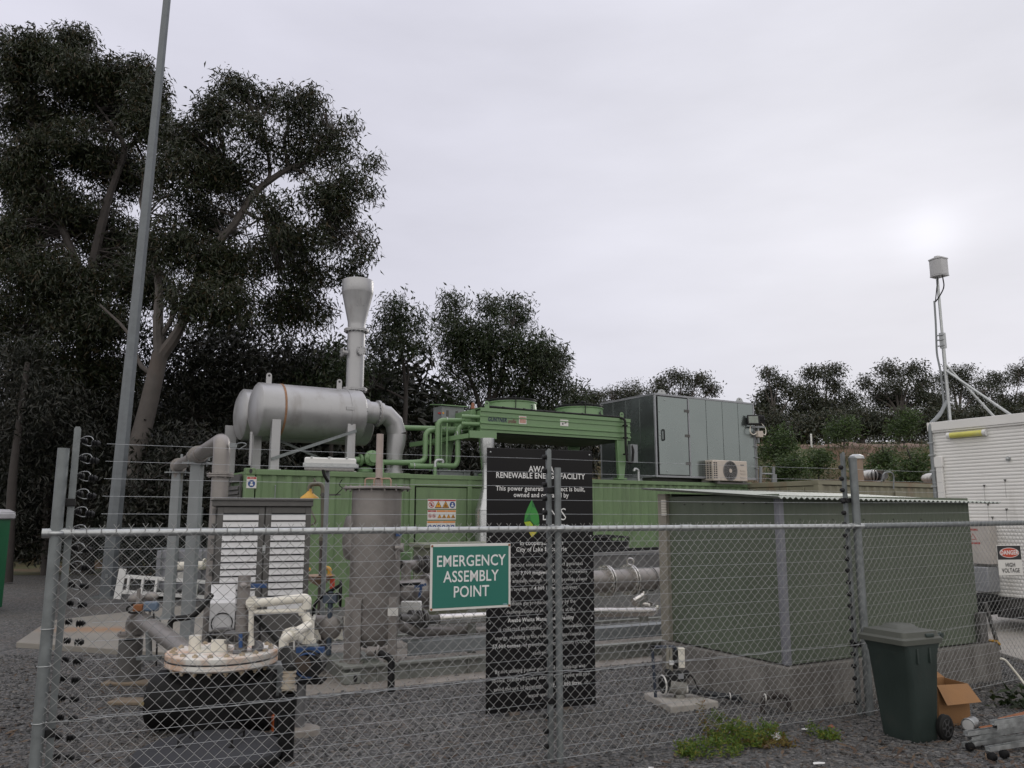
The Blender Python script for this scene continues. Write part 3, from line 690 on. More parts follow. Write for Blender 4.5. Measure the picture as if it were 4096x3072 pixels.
# stickers (flat enamel plates) on the door and the left corner post
def safety_plate(name, u0, u1, v0, v1, parent, yb, hdr, marks, label):
    mb = MB(); mb.box(u0, u1, yb-.006, yb, v0, v1)
    d2 = Deco((0, yb-.007, 0), (1,0,0), (0,0,1), (0,-1,0)); h = v1-v0
    for (x0, x1, ci) in hdr:
        mb.mi = ci; d2.rect(mb, u0+(u1-u0)*x0+.006, u0+(u1-u0)*x1-.006, v1-h*.2, v1-.006, .0006)
        mb.mi = 0
        for k in (-1, 0, 1): d2.tri(mb, u0+(u1-u0)*(x0+x1)/2+k*.024, v1-h*.105, .009, .0012)
    for (kind, fx, fy, r) in marks:
        cx, cy = u0+(u1-u0)*fx, v0+h*fy
        if kind == 'ban':
            mb.mi = 1; d2.disc(mb, cx, cy, r, .0006); mb.mi = 0; d2.disc(mb, cx, cy, r*.78, .001)
            mb.mi = 4
            d2.rect(mb, cx-r*.34, cx+r*.34, cy-r*.5, cy+r*.05, .0014)
            for k in range(4): d2.rect(mb, cx-r*.34+k*r*.18, cx-r*.22+k*r*.18, cy, cy+r*(.42+.1*(k in (1, 2))), .0014)
            mb.mi = 1; d2.poly(mb, [(cx-r*.7, cy+r*.5), (cx-r*.5, cy+r*.7), (cx+r*.7, cy-r*.5), (cx+r*.5, cy-r*.7)], .0018)
        elif kind == 'warn':
            mb.mi = 4; d2.tri(mb, cx, cy, r, .0006); mb.mi = 3; d2.tri(mb, cx, cy-.0, r*.78, .001)
            mb.mi = 4; d2.poly(mb, [(cx+r*.1, cy+r*.45), (cx-r*.2, cy-.0), (cx+r*.02, cy-.0), (cx-r*.12, cy-r*.5), (cx+r*.22, cy+r*.12), (cx+.0, cy+r*.12)], .0014)
        elif kind == 'warn2':
            mb.mi = 4; d2.tri(mb, cx, cy, r, .0006); mb.mi = 3; d2.tri(mb, cx, cy, r*.78, .001)
            mb.mi = 4; d2.disc(mb, cx, cy+r*.12, r*.17, .0014, 10); d2.poly(mb, [(cx-r*.5, cy-r*.45), (cx+r*.5, cy-r*.45), (cx+r*.3, cy-r*.15), (cx-r*.3, cy-r*.15)], .0014)
        elif kind == 'must':
            mb.mi = 2; d2.disc(mb, cx, cy, r, .0006); mb.mi = 0; d2.disc(mb, cx, cy+r*.32, r*.26, .001, 12)
            d2.poly(mb, [(cx-r*.48, cy-r*.55), (cx+r*.48, cy-r*.55), (cx+r*.36, cy+.0), (cx-r*.36, cy+.0)], .001)
        mb.mi = 0
    return G_.part(name, mb, [PRINT_W2, RED, PRINT_B, PRINT_Y, PRINT_K, PRINT_O], parent=parent, label=label, smooth=0)
door0 = [c for c in G_.o.children if c.name == 'door'][0]
safety_plate('sticker', 3.72, 4.38, 1.87, 2.07, door0, .044, [(0, 1, 1)], [('ban', .13, .42, .066), ('warn', .37, .42, .085), ('warn2', .63, .42, .085), ('must', .87, .42, .066)], 'white warning sticker with red band, hand ban, two triangles and a blue disc')
safety_plate('sticker', 3.72, 4.38, 1.645, 1.845, door0, .044, [(0, .31, 1), (.31, 1, 5)], [('ban', .085, .4, .042), ('ban', .225, .4, .042), ('warn', .42, .36, .05), ('warn2', .58, .36, .05), ('warn', .74, .36, .05), ('warn2', .9, .36, .05)], 'white sticker with two small bans and four yellow triangles')
safety_plate('sticker', 3.71, 4.37, 1.42, 1.62, door0, .044, [(0, 1, 5)], [('must', .1+.16*k, .36, .047) for k in range(6)], 'white sticker with an orange band and a row of blue discs')
safety_plate('sticker', .02, .20, 2.23, 2.44, None, -.002, [(0, 1, 1)], [('must', .5, .4, .066)], 'small white sticker with red band and one blue disc')

# --- exhaust silencers
def silencer(name, label, a0, a1, b, z, r, bands, lugs, legs, legb, ladders):
    T = Thing(name, label, 'exhaust silencer', M, ((a0+a1)/2, b, HC))
    mb = MB(); L = a1-a0
    mb.lathe([(0, -.13), (r*.35, -.118), (r*.7, -.075), (r*.93, -.02), (r, .015), (r, L-.015), (r*.93, L+.02), (r*.7, L+.06), (r*.3, L+.085), (0, L+.09)], (a0, b, z), (1,0,0), 40)
    T.part('tank', mb, STEEL_TANK, smooth=40)
    for a, m in bands:
        q = MB(); q.lathe([(r+.001, -.02), (r+.009, -.02), (r+.009, .02), (r+.001, .02)], (a, b, z), (1,0,0), 40, False); T.part('band', q, m, smooth=40)
    for a in lugs:
        q = MB(); pr_ = [(-.055, -.05), (.055, -.05)]+[(.055*cos(t), .16+.055*sin(t)) for t in np.linspace(0, pi, 10)]
        q.prism(pr_, (0, .02, 0), (a, b-.01, z+r), (1,0,0), (0,0,1)); lg = T.part('lifting_lug', q, STEEL_TANK)
        q = MB(); q.prism(ellipse_pts(0, .16, .025, .025, 12), (0, .026, 0), (a, b-.013, z+r), (1,0,0), (0,0,1)); T.part('lug_hole', q, PRINT_K, parent=lg)
    for a in legs:
        q = MB(); q.prism([(a-.085, HC+.02), (a+.085, HC+.02), (a+.085, z-r*.30), (a+.05, z-r*.12), (a-.05, z-r*.12), (a-.085, z-r*.30)], (0, .03, 0), (0, legb, 0), (1,0,0), (0,0,1))
        q.box(a-.085, a-.07, legb+.03, legb+.13, HC+.02, z-r*.3); q.box(a+.07, a+.085, legb+.03, legb+.13, HC+.02, z-r*.3)
        q.box(a-.11, a+.11, legb-.05, legb+.16, HC-.01, HC+.02); T.part('leg', q, STEEL_TANK, bevel=.004)
        q = MB(); q.bar((a, legb-.01, z-r*.25), (a, b-r*.92, z+.06), .035, .02); q.bar((a-.04, legb-.02, z-r*.24), (a+.04, legb-.02, z-r*.24), .03, .02); T.part('strap', q, GREY_PAINT)
    return T
S1 = silencer('exhaust_silencer', 'front silver exhaust silencer tank with a rusty band, feeding the bent exhaust pipe', .35, 2.48, .92, 3.82, .535, [(.80, mat('rusty steel band', (.25, .135, .075), .7, .1, .3, 12)), (2.17, STEEL_TANK)], (.57, 2.04), (.64, 2.17), .44, True)
q = MB(); q.bar((.56, .42, 2.80), (2.26, .42, 3.44), .03, .05); q.bar((.56, .415, 2.83), (2.26, .415, 3.47), .012, .012); S1.part('brace', q, GALV_DULL)
q = MB(); q.bar((.6, 1.4, 3.4), (2.3, 1.4, 2.75), .03, .05); S1.part('brace', q, GALV_DULL)
q = MB(); q.box(2.02, 2.20, .372, .392, 3.86, 3.93); q.box(2.33, 2.52, .40, .42, 3.86, 3.93); S1.part('nameplate', q, STEEL_TANK, bevel=.003)
S2 = silencer('exhaust_silencer', 'rear silver exhaust silencer tank half hidden behind the front one, carrying the stack', .30, 3.06, 1.98, 3.82, .535, [(.80, STEEL_TANK)], (), (.55, 2.55), 1.5, False)
q = MB(); q.box(.05, .28, 2.2, 2.24, HC, 3.6); S2.part('bracket', q, STEEL_TANK); q = MB(); q.bar((.25, .8, 2.7), (.25, .8, 3.35), .04, .04); S2.part('drain_tube', q, STEEL_TANK)
# --- stack
ST = Thing('exhaust_stack', 'tall silver exhaust stack with a flared funnel top beside the silencers', 'exhaust stack', M, (2.63, 1.6, 3.9))
c = (2.63, 1.6); q = MB(); q.cyl((c[0], c[1], 3.95), (c[0], c[1], 5.80), .195, n=28); q.lathe([(.195, 0), (.195, .12)], (c[0], c[1], 5.86), n=28); ST.part('pipe', q, STEEL_TANK)
q = MB(); q.flange((c[0], c[1], 4.48), (0,0,1), .275, .025, 16); ST.part('flange', q, STEEL_TANK)
q = MB(); q.flange((c[0], c[1], 5.82), (0,0,1), .275, .025, 16); ST.part('flange', q, STEEL_TANK)
q = MB(); q.lathe([(.195, 5.96), (.2, 6.02), (.345, 6.68), (.352, 6.70), (.352, 6.96), (.34, 6.98), (.33, 6.93), (.325, 6.6), (.18, 6.02)], (c[0], c[1], 0), n=36, close=False); q.cyl((c[0], c[1], 6.04), (c[0], c[1], 6.05), .2, n=28)
for an in (-1.9, -1.4):
    for z in (6.35, 6.55): q.sphere((c[0]+.30*cos(an), c[1]+.30*sin(an), z), .012)
ST.part('funnel', q, STEEL_TANK)
def port(T, cx, cy, z, ang, r0, ln, R):
    d = Vector((cos(ang), sin(ang), 0)); p = Vector((cx, cy, z)); q = MB()
    q.cyl(p+d*r0*.9, p+d*(r0+ln), R*.55, n=16); q.cyl(p+d*(r0+ln), p+d*(r0+ln+.025), R, n=24)
    u = d.orthogonal().normalized(); w = d.cross(u)
    for k in range(8): a = 2*pi*k/8; e = p+(u*cos(a)+w*sin(a))*R*.8; q.cyl(e+d*(r0+ln+.02), e+d*(r0+ln+.05), R*.11, n=6)
    T.part('inspection_port', q, STEEL_TANK)
port(ST, c[0], c[1], 5.33, radians(-83), .195, .06, .105); port(ST, c[0], c[1], 5.3, radians(178), .195, .1, .10)
# --- exhaust elbow from the front silencer down into the roof
EX = Thing('exhaust_pipe', 'silver segmented exhaust elbow bending down into the green container roof', 'pipe', M, (3.33, .95, HC))
q = MB(); q.tube([(2.5, .93, 3.92), (3.02, .93, 3.90)], .235, 24); q.tube([(2.97, .93, 3.90), (3.12, .93, 3.885), (3.30, .93, 3.73), (3.375, .93, 3.48)], .205, 24, ref=(0,1,0)); q.tube([(3.375, .93, 3.48), (3.36, .93, 3.26), (3.335, .93, 3.05), (3.33, .93, 2.60)], [.205, .2, .175, .165], 24, ref=(0,1,0))
EX.part('elbow', q, STEEL_TANK, smooth=18)
q = MB(); q.flange((2.92, .93, 3.90), (1,0,0), .285, .02, 16); EX.part('flange', q, STEEL_TANK)
q = MB(); q.ring((2.92, .93, 3.90), (1,0,0), .27, .012, 32, 6); EX.part('gasket', q, mat('rusty gasket', (.20, .13, .09), .8))
q = MB(); q.lathe([(.24, 0), (.24, .03), (.2, .035), (.2, .1), (.17, .105)], (3.33, .93, HC-.02), n=24); EX.part('base_flange', q, STEEL_TANK)

# --- green cooler
CK = Thing('dry_cooler', 'long green ribbed dry cooler on legs on the container roof with fans 3 and 4', 'cooler', M, (7.1, 1.2, HC))
a0, a1, b0, b1, z0, z1 = 5.0, 9.25, .1, 2.25, 3.55, 4.06
q = MB(); q.box(a0+.02, a1-.02, b0+.035, b1-.035, z0+.02, z1-.03); CK.part('casing', q, GREEN_PIPE, bevel=.004)
q = MB()
prof = []
for z, o in ((z0, 0), (z0+.05, 0), (z0+.065, .03), (z0+.095, .03), (z0+.11, 0), (z0+.17, 0), (z0+.185, .03), (z0+.205, .03), (z0+.22, 0), (z0+.335, 0), (z0+.345, .018), (z0+.365, .018), (z0+.375, 0), (z0+.44, 0), (z0+.455, .03), (z1, .03)): prof.append((o, z))
outl = [(b0-o+.02, z) for o, z in prof]+[(b0+.036, z1), (b0+.036, z0)]
q.prism(outl, (a1-a0, 0, 0), (a0, 0, 0), (0,1,0), (0,0,1)); q.box(a0, a1, b0-.01, b1, z1-.0, z1+.025)
CK.part('side_panel', q, GREEN_PIPE, smooth=25)
q = MB(); q.box(a0+.1, a1-.1, b0+.15, b1-.15, z0-.02, z0+.0); CK.part('coil', q, mat('dark coil fins', (.035, .04, .035), .6, .3)); 
for a in (5.2, 8.98):
    for b in (b0+.08, b1-.08):
        q = MB(); s = -1 if a < 7 else 1
        q.prism([(a-.2 if s < 0 else a-.14, z0-.0), (a+.2 if s < 0 else a+.2, z0-.0), (a+.06, 2.62), (a-.10, 2.62)], (0, .09, 0), (0, b-.05, 0), (1,0,0), (0,0,1)); q.box(a-.16, a+.12, b-.09, b+.1, 2.59, 2.63)
        CK.part('leg', q, GREEN_PIPE, bevel=.006)
q = MB(); q.box(4.72, 5.4, b0-.02, b0+.04, 3.4, 3.56); q.box(4.6, 5.0, b1-.1, b1, 3.40, 3.5); q.box(4.72, 4.80, b0, b1, 3.40, 3.50); q.bar((4.75, b0+.05, 3.45), (4.0, 1.6, 3.32), .06, .1); CK.part('frame', q, GREEN_PIPE, bevel=.004)
for i, (a, num) in enumerate(((6.35, '3'), (8.35, '4'))):
    q = MB(); q.lathe([(.62, z1+.02), (.61, z1+.06), (.585, z1+.28), (.61, z1+.30), (.61, z1+.315), (.575, z1+.317), (.55, z1+.20)], (a, 1.0, 0), n=40, close=False); fs = CK.part('fan_shroud', q, GREEN_PIPE)
    q = MB()
    for r in np.linspace(.09, .6, 9): q.ring((a, 1.0, z1+.35+.03*(1-r)), (0,0,1), r, .010, 32, 5)
    for k in range(8): an = 2*pi*k/8; q.bar((a+.08*cos(an), 1.0+.08*sin(an), z1+.385), (a+.61*cos(an), 1.0+.61*sin(an), z1+.345), .018, .035)
    q.lathe([(.12, z1+.30), (.13, z1+.40), (.06, z1+.43)], (a, 1.0, 0), n=16); q.lathe([(.60, z1+.318), (.585, z1+.36), (.5, z1+.385), (.0, z1+.39)], (a, 1.0, 0), n=36, close=False)
    q.tube(bend([(a-.25, .42, z1+.0), (a-.25, .40, z1+.42), (a-.05, .9, z1+.46)], .1), .012, 6)
    CK.part('fan_guard', q, BLACK)
    q = MB(); V, F = text_mesh(num, .16, (a+.20, 1.0-.6*cos(.34)-.02, z1+.16), (1,.25,0), (0,0,1), bold=.02); q.np(V, F); CK.part('number', q, PRINT_K, parent=fs, smooth=0)
dk = Deco((0, b0+.018, 0), (1,0,0), (0,0,1), (0,-1,0))
q = MB(); dk.text(q, 'GÜNTNER', .135, 5.19, 3.835, .004, align='LEFT', bold=.032, xs=.72, shear=.2); CK.part('lettering', q, mat('navy print', (.006, .012, .05), .5), smooth=0)
q = MB(); dk.text(q, 'profile', .125, 5.72, 3.825, .004, align='LEFT', bold=.01, xs=.62, shear=.1); CK.part('lettering', q, mat('maroon print', (.16, .03, .05), .5), smooth=0)
q = MB(); pts = [(5.66+.03*k, 3.90+(.02 if k % 2 else 0)) for k in range(9)]
q.tube([dk.p(u, v, .006) for u, v in pts], .006, 5); CK.part('logo', q, PRINT_B)
q = MB(); q.box(6.0, 6.2, b0+.010, b0+.017, 3.78, 3.96); q.mi = 1; dk.rect(q, 6.015, 6.185, 3.80, 3.945, .009); q.mi = 0
CK.part('notice', q, [PRINT_W2, mat('faded pink print', (.42, .24, .2), .6, var=.25, vs=60)], smooth=0)
q = MB(); q.box(7.14, 7.37, b0+.010, b0+.017, 3.80, 3.95); q.mi = 1; dk.disc(q, 7.21, 3.85, .025, .009); dk.poly(q, [(7.24, 3.86), (7.3, 3.9), (7.3, 3.88), (7.34, 3.89), (7.3, 3.86)], .009); q.mi = 0; CK.part('notice', q, [PRINT_W2, STEEL_DARK], smooth=0)
for a in (5.17, 9.0):
    q = MB(); pr_ = [(-.06, 0), (.06, 0)]+[(.055*cos(t), .11+.055*sin(t)) for t in np.linspace(0, pi, 10)]
    q.prism(pr_, (0, .012, 0), (a, b0+.02, z1+.02), (1,0,0), (0,0,1)); q.mi = 1; q.prism(ellipse_pts(0, .11, .022, .022, 10), (0, -.002, 0), (a, b0+.019, z1+.02), (1,0,0), (0,0,1)); CK.part('lifting_lug', q, [GREEN_PIPE, PRINT_K])
q = MB(); q.tube(bend([(5.25, .16, z1+.06), (6.5, .13, z1+.045), (8.9, .13, z1+.055), (9.0, .0, z1+.0), (9.0, .0, 3.3), (9.02, -.02, 3.0), (9.18, -.02, 2.98), (9.22, -.02, 3.3), (9.2, .02, 3.42)], .12), .03, 8)
for a in np.arange(5.6, 8.9, .55): q.cyl((a-.02, .133, z1+.052), (a+.02, .133, z1+.052), .038, n=8)
for z in (3.2, 3.6, 3.9): q.box(8.95, 9.05, -.035, .05, z-.02, z+.02)
CK.part('cable', q, RUBBER)
q = MB(); q.box(9.16, 9.38, -.0, .12, 3.0, 3.45); CK.part('junction_box', q, GREY_PAINT, bevel=.01)
# left end: coil header
q = MB(); q.box(4.86, 4.99, b0+.2, b1-.15, z0+.1, z1-.02)
for z in (3.62, 3.70, 3.78, 3.86, 3.94): q.cyl((4.9, .3, z), (4.9, b1-.2, z), .028, n=10)
CK.part('coil_header', q, GREEN_PIPE, bevel=.004)
q = MB()
for z in (3.72, 3.88): q.cyl((4.62, .28, z), (5.0, .18, z), .045, n=14); q.sphere((5.0, .18, z), .047)
CK.part('header_pipe', q, GREEN_PIPE)
# control box on the cooler end
CB = Thing('control_box', 'pale grey control box with an angled rain cap at the left end of the cooler', 'control box', M, (4.8, 1.2, 3.85))
q = MB(); q.box(4.52, 5.10, 1.05, 1.5, 3.86, 4.2); CB.part('body', q, GREY_PAINT, bevel=.01)
q = MB(); q.prism([(.98, 4.2), (1.56, 4.27), (1.56, 4.29), (.98, 4.22)], (.7, 0, 0), (4.46, 0, 0), (0,1,0), (0,0,1)); CB.part('rain_cap', q, GREEN_PIPE)
for a in (4.66, 4.90):
    q = MB(); q.box(a-.03, a+.03, 1.04, 1.05, 3.96, 4.1); CB.part('grille', q, STEEL_DARK)
q = MB(); q.box(4.47, 4.52, 1.1, 1.15, 4.01, 4.05); q.mi = 1; q.box(4.535, 4.575, 1.042, 1.05, 4.01, 4.05); CB.part('isolator_switch', q, [RED, PRINT_Y], bevel=.004)
q = MB(); q.bar((4.8, 1.2, 2.6), (4.8, 1.2, 3.86), .05, .05); CB.part('stand', q, GREEN_PIPE)
for (a, b, z, lab) in ((5.02, .5, 4.10, 'small terracotta cone cap on the upper edge of the cooler'), (4.98, .8, 3.93, 'small terracotta cone cap below the grey control box')):
    q = MB(); q.lathe([(.05, 0), (.045, .02), (.035, .11), (.03, .13), (.01, .14)], (a, b, z), n=14); q.cyl((a, b, z-.2), (a, b, z), .015, n=8)
    solo('plastic_cone', q, mat('terracotta plastic', (.22, .085, .045), .6), lab, 'cone', M, (a, b, z))

# --- green pipework
GP = Thing('pipework', 'green coolant pipework looping from the roof up to the cooler', 'pipes', M, (4.3, .8, HC))
def gp(pts, r=.055, name='pipe', rad=.16, mt=GREEN_PIPE, n=14):
    q = MB(); q.tube(bend(pts, rad), r, n); return GP.part(name, q, mt)
gp([(3.42, 1.5, 3.68), (4.9, 1.0, 3.68)], .058)
gp([(2.9, .75, 2.84), (3.7, .75, 2.86), (3.98, .75, 2.9), (3.98, .75, 3.58), (4.55, .75, 3.60), (4.9, .75, 3.58)], .058)
gp([(3.55, .62, 2.78), (4.16, .6, 2.78), (4.2, .6, 2.9), (4.2, .6, 3.80), (4.9, .62, 3.83), (5.05, .62, 3.84)], .058)
gp([(4.1, .5, 2.80), (4.58, .48, 2.80), (4.64, .48, 2.9), (4.64, .48, 3.68), (5.05, .48, 3.72)], .058)
for a, b, z in ((4.98, .62, 3.84), (4.98, .48, 3.71)):
    q = MB(); q.flange((a, b, z), (1,0,0), .10, .014, 6); GP.part('flange', q, GREEN_PIPE)
for a, b, z0_, z1_ in ((4.08, .7, 2.8, 3.5), (4.30, .62, 2.72, 3.78), (4.42, .58, 2.72, 3.75), (4.22, 1.0, 2.7, 3.6)): gp([(a, b, z0_), (a, b, z1_)], .022, 'support', .1, n=8)
q = MB()
for a, b, z in ((4.47, .75, 3.60), (4.42, .62, 3.82), (3.65, .62, 2.78), (4.6, .48, 3.5), (4.85, .75, 3.59)): q = MB(); q.ring((a, b, z), (1,0,0), .062, .012, 16, 6); GP.part('clamp', q, GALV)
q = MB(); q.box(4.28, 4.42, .5, .6, 2.72, 2.83); GP.part('junction_box', q, GREY_PAINT, bevel=.006)
# valve group left of the elbow
q = MB(); q.lathe([(.13, 0), (.16, .03), (.16, .10), (.10, .14), (.10, .2)], (2.62, .5, 2.90), (0,-1,0), 20)
for k in range(8): a = 2*pi*k/8; q.cyl((2.62+.13*cos(a), .46, 2.9+.13*sin(a)), (2.62+.13*cos(a), .36, 2.9+.13*sin(a)), .014, n=6)
q.flange((2.42, .55, 2.86), (1,0,0), .12, .018, 8); q.tube([(2.2, .55, 2.86), (2.62, .55, 2.86)], .065, 14); q.tube(bend([(2.62, .5, 2.88), (2.78, .35, 2.88), (2.78, .3, 2.55)], .14), .062, 14); q.lathe([(.15, 0), (.15, .05), (.1, .1)], (2.55, .6, 2.62), n=16)
GP.part('valve', q, GREEN_PIPE)
q = MB(); q.tube(bend([(3.98, .25, 2.55), (3.98, .25, 2.9), (4.16, .25, 2.9), (4.16, .25, 2.84)], .09), .032, 12); GP.part('gooseneck_vent', q, GALV)
q = MB(); q.cyl((3.98, .25, 2.5), (3.98, .25, 2.75), .036, n=12); GP.part('vent_base', q, GREEN_PIPE)
for a in (4.4, 5.4, 6.4, 9.3):
    q = MB(); b = .3
    q.box(a-.45, a+.45, b-.05, b+.05, HC+.07, HC+.08); q.box(a-.45, a+.45, b-.05, b+.05, HC-.02, HC-.01); q.box(a-.45, a+.45, b-.006, b+.006, HC-.01, HC+.07)
    for s in (-.3, .3): q.cyl((a+s, b-.03, HC-.02), (a+s, b-.03, HC+.12), .012, n=6)
    solo('roof_beam', q, GALV_DULL, {4.4: 'short grey roof beam under the green pipe loop', 5.4: 'short grey roof beam below the left legs of the cooler', 6.4: 'short grey roof beam hidden behind the top of the black board', 9.3: 'short grey roof beam below the right leg of the cooler'}[a], 'beam', M, (a, b, HC), group='roof beams')
q = MB(); q.tube(bend([(9.42, .05, 2.55), (9.42, .05, 2.84), (9.30, .05, 2.86), (9.28, .05, 2.8)], .1), .034, 10)
solo('vent_pipe', q, GALV, 'hooked galvanised vent pipe at the foot of the cooler right leg', 'pipe', M, (9.42, .05, 2.55))
# wooden post-like stack of the vessel vent stands in front, built with the vessel below
# --- galvanised ducts left of the black board
DU = Thing('duct', 'shiny galvanised duct with funnel top at the left of the black board', 'duct', M, (4.94, -.3, .4))
q = MB(); q.lathe([(.165, 3.35), (.16, 3.36), (.155, 3.16), (.115, 2.84), (.11, 2.80), (.11, 2.31), (.115, 2.29), (.24, 1.86), (.245, 1.82), (.245, .4)], (4.94, -.3, 0), n=28, close=False)
q.cyl((4.94, -.3, 3.3), (4.94, -.3, 3.31), .15, n=24); DU.part('pipe', q, mat('new galvanised sheet', (.45, .46, .47), .30, .85, .08, 12))
q = MB()
for z, r in ((2.81, .113), (2.30, .116), (1.84, .248)): q.ring((4.94, -.3, z), (0,0,1), r, .006, 28, 6)
DU.part('seam', q, GALV)

# --- grey insulated enclosure
BX = Thing('plant_enclosure', 'large grey green panelled enclosure with an access door on the container roof', 'enclosure', M, (11.9, 1.3, HC))
A0, A1, B0, B1, Z0, Z1 = 10.1, 13.75, .15, 2.42, 2.68, 4.82
q = MB()
for x0, x1 in ((A0+.04, A0+.06), (11.30, 11.90), (11.915, 12.505), (12.52, 13.105), (13.12, A1-.04)): q.box(x0, x1, B0+.01, B0+.05, Z0+.05, Z1-.05)
for k in range(4):
    w = (B1-B0-.08)/4; q.box(A0+.01, A0+.05, B0+.05+w*k, B0+.05+w*(k+1)-.015, Z0+.05, Z1-.05)
q.box(A0+.05, A1-.05, B0+.05, B1-.01, Z0+.03, Z1-.02); BX.part('panel', q, GREYBOX, bevel=.003)
q = MB()
for x in (A0, A1-.05, 11.25): q.box(x, x+.05, B0, B0+.05, Z0+.05, Z1-.05)
q.box(A0, A1, B0, B0+.05, Z0, Z0+.05); q.box(A0, A1, B0, B0+.05, Z1-.05, Z1); q.box(A0, A0+.05, B0+.05, B1, Z0, Z0+.05); q.box(A0, A0+.05, B0+.05, B1, Z1-.05, Z1); q.box(A0, A0+.05, B1-.05, B1, Z0+.05, Z1-.05)
q.box(A0, A1, B0+.05, B1, Z1-.015, Z1+.005); BX.part('frame', q, GREYTRIM, bevel=.004)
q = MB(); q.box(A0+.10, 11.21, B0-.012, B0+.02, Z0+.07, Z1-.08); dr = BX.part('door', q, GREYBOX, bevel=.004)
q = MB(); q.box(A0+.085, 11.225, B0-.004, B0+.015, Z0+.055, Z1-.065); BX.part('door_seal', q, PRINT_K, parent=dr)
q = MB(); q.tube(bend([(A0+.24, B0-.012, 3.62), (A0+.24, B0-.06, 3.62), (A0+.24, B0-.06, 3.88), (A0+.24, B0-.012, 3.88)], .03), .02, 8); BX.part('handle', q, BLACK, parent=dr)
for z in (3.05, 3.77, 4.42):
    q = MB(); q.box(11.10, 11.27, B0-.02, B0-.011, z-.035, z+.035); q.cyl((11.215, B0-.02, z-.04), (11.215, B0-.02, z+.04), .014, n=8); BX.part('hinge', q, STEEL_DARK, parent=dr)
q = MB()
for a, z in ((A0+.33, 4.66), (A0+.15, 4.35), (A0+.13, 3.02), (A0+.35, 2.83), (A0+.14, 3.75)): q.sphere((a, B0-.014, z), .018)
BX.part('screw', q, GALV, parent=dr)
for a in (10.45, 13.3):
    q = MB(); q.prism([(-.16, 0), (.16, 0), (.09, .1), (.03, .125), (-.03, .125), (-.09, .1)], (0, .01, 0), (a, B0+.1, Z1+.005), (1,0,0), (0,0,1)); q.mi = 1; q.prism(ellipse_pts(0, .08, .018, .018, 10), (0, -.002, 0), (a, B0+.1, Z1+.005), (1,0,0), (0,0,1)); BX.part('lifting_lug', q, [GALV, PRINT_K])
q = MB(); q.box(A0+.1, A1-.1, B0+.3, B1-.2, HC-.02, Z0); q.mi = 1; q.box(A0+1.9, A0+2.6, B0+.1, B0+.28, HC-.02, Z0); BX.part('base_frame', q, [STEEL_DARK, PRINT_K])
q = MB(); q.tube(bend([(13.72, B0-.01, 4.1), (13.74, B0-.03, 3.7), (13.75, B0-.02, 3.0), (13.72, B0-.02, 2.65)], .1), .012, 6)
for z in (3.9, 3.6, 3.3, 3.0): q.box(13.68, 13.79, B0-.04, B0-.0, z-.01, z+.01)
BX.part('cable', q, GREY_PAINT)
# --- air conditioner
AC = Thing('air_conditioner', 'cream air conditioner outdoor unit with a round fan grille on the container edge', 'air conditioner', M, (12.4, -.1, HC))
q = MB(); q.box(11.8, 13.07, -.12, .32, 2.62, 3.16); ACM = mat('cream enamel', (.47, .42, .37), .45, 0, .05, 5, dirt=((.30, .26, .22), .2, 8)); body = AC.part('casing', q, ACM, bevel=.02)
q = MB(); q.cyl((12.42, -.125, 2.89), (12.42, -.122, 2.89), .245, n=36); AC.part('fan_opening', q, PRINT_K)
q = MB()
for r in (.06, .10, .14, .18, .22): q.ring((12.42, -.132, 2.89), (0,1,0), r, .006, 30, 5)
for k in range(12): a = 2*pi*k/12; q.bar((12.42+.05*cos(a), -.132, 2.89+.05*sin(a)), (12.42+.245*cos(a+.25), -.132, 2.89+.245*sin(a+.25)), .006, .006)
q.ring((12.42, -.13, 2.89), (0,1,0), .25, .012, 36, 6); AC.part('fan_grille', q, mat('grey wire grille', (.2, .2, .2), .5))
q = MB(); q.cyl((12.42, -.14, 2.89), (12.42, -.126, 2.89), .052, n=18); AC.part('fan_hub', q, ACM)
q = MB()
for i in range(3):
    for j in range(8): q.box(11.82+i*.075, 11.872+i*.075, -.123, -.12, 2.68+j*.055, 2.715+j*.055) if i < 2 else None
for j in range(8): q.box(11.797, 11.80, -.06, .0, 2.68+j*.055, 2.715+j*.055); q.box(11.797, 11.80, .04, .1, 2.68+j*.055, 2.715+j*.055); q.box(11.797, 11.80, .14, .2, 2.68+j*.055, 2.715+j*.055)
AC.part('vent_slot', q, PRINT_K, smooth=0)
q = MB()
for z in (2.72, 2.82, 2.90): q.box(12.80, 12.99, -.135, -.12, z, z+.02)
AC.part('louvre', q, ACM)
q = MB(); dk = Deco((0, -.1215, 0), (1,0,0), (0,0,1), (0,-1,0)); q.box(12.81, 12.94, -.123, -.12, 3.04, 3.065); AC.part('badge', q, STEEL_DARK)
q = MB(); q.box(11.95, 12.0, -.15, .35, HC-.03, 2.62); q.box(12.85, 12.9, -.15, .35, HC-.03, 2.62); q.box(11.9, 13.1, -.16, -.12, HC-.06, HC-.02); q.box(11.6, 13.25, .08, .12, HC-.02, HC+.02); AC.part('bracket', q, STEEL_DARK)
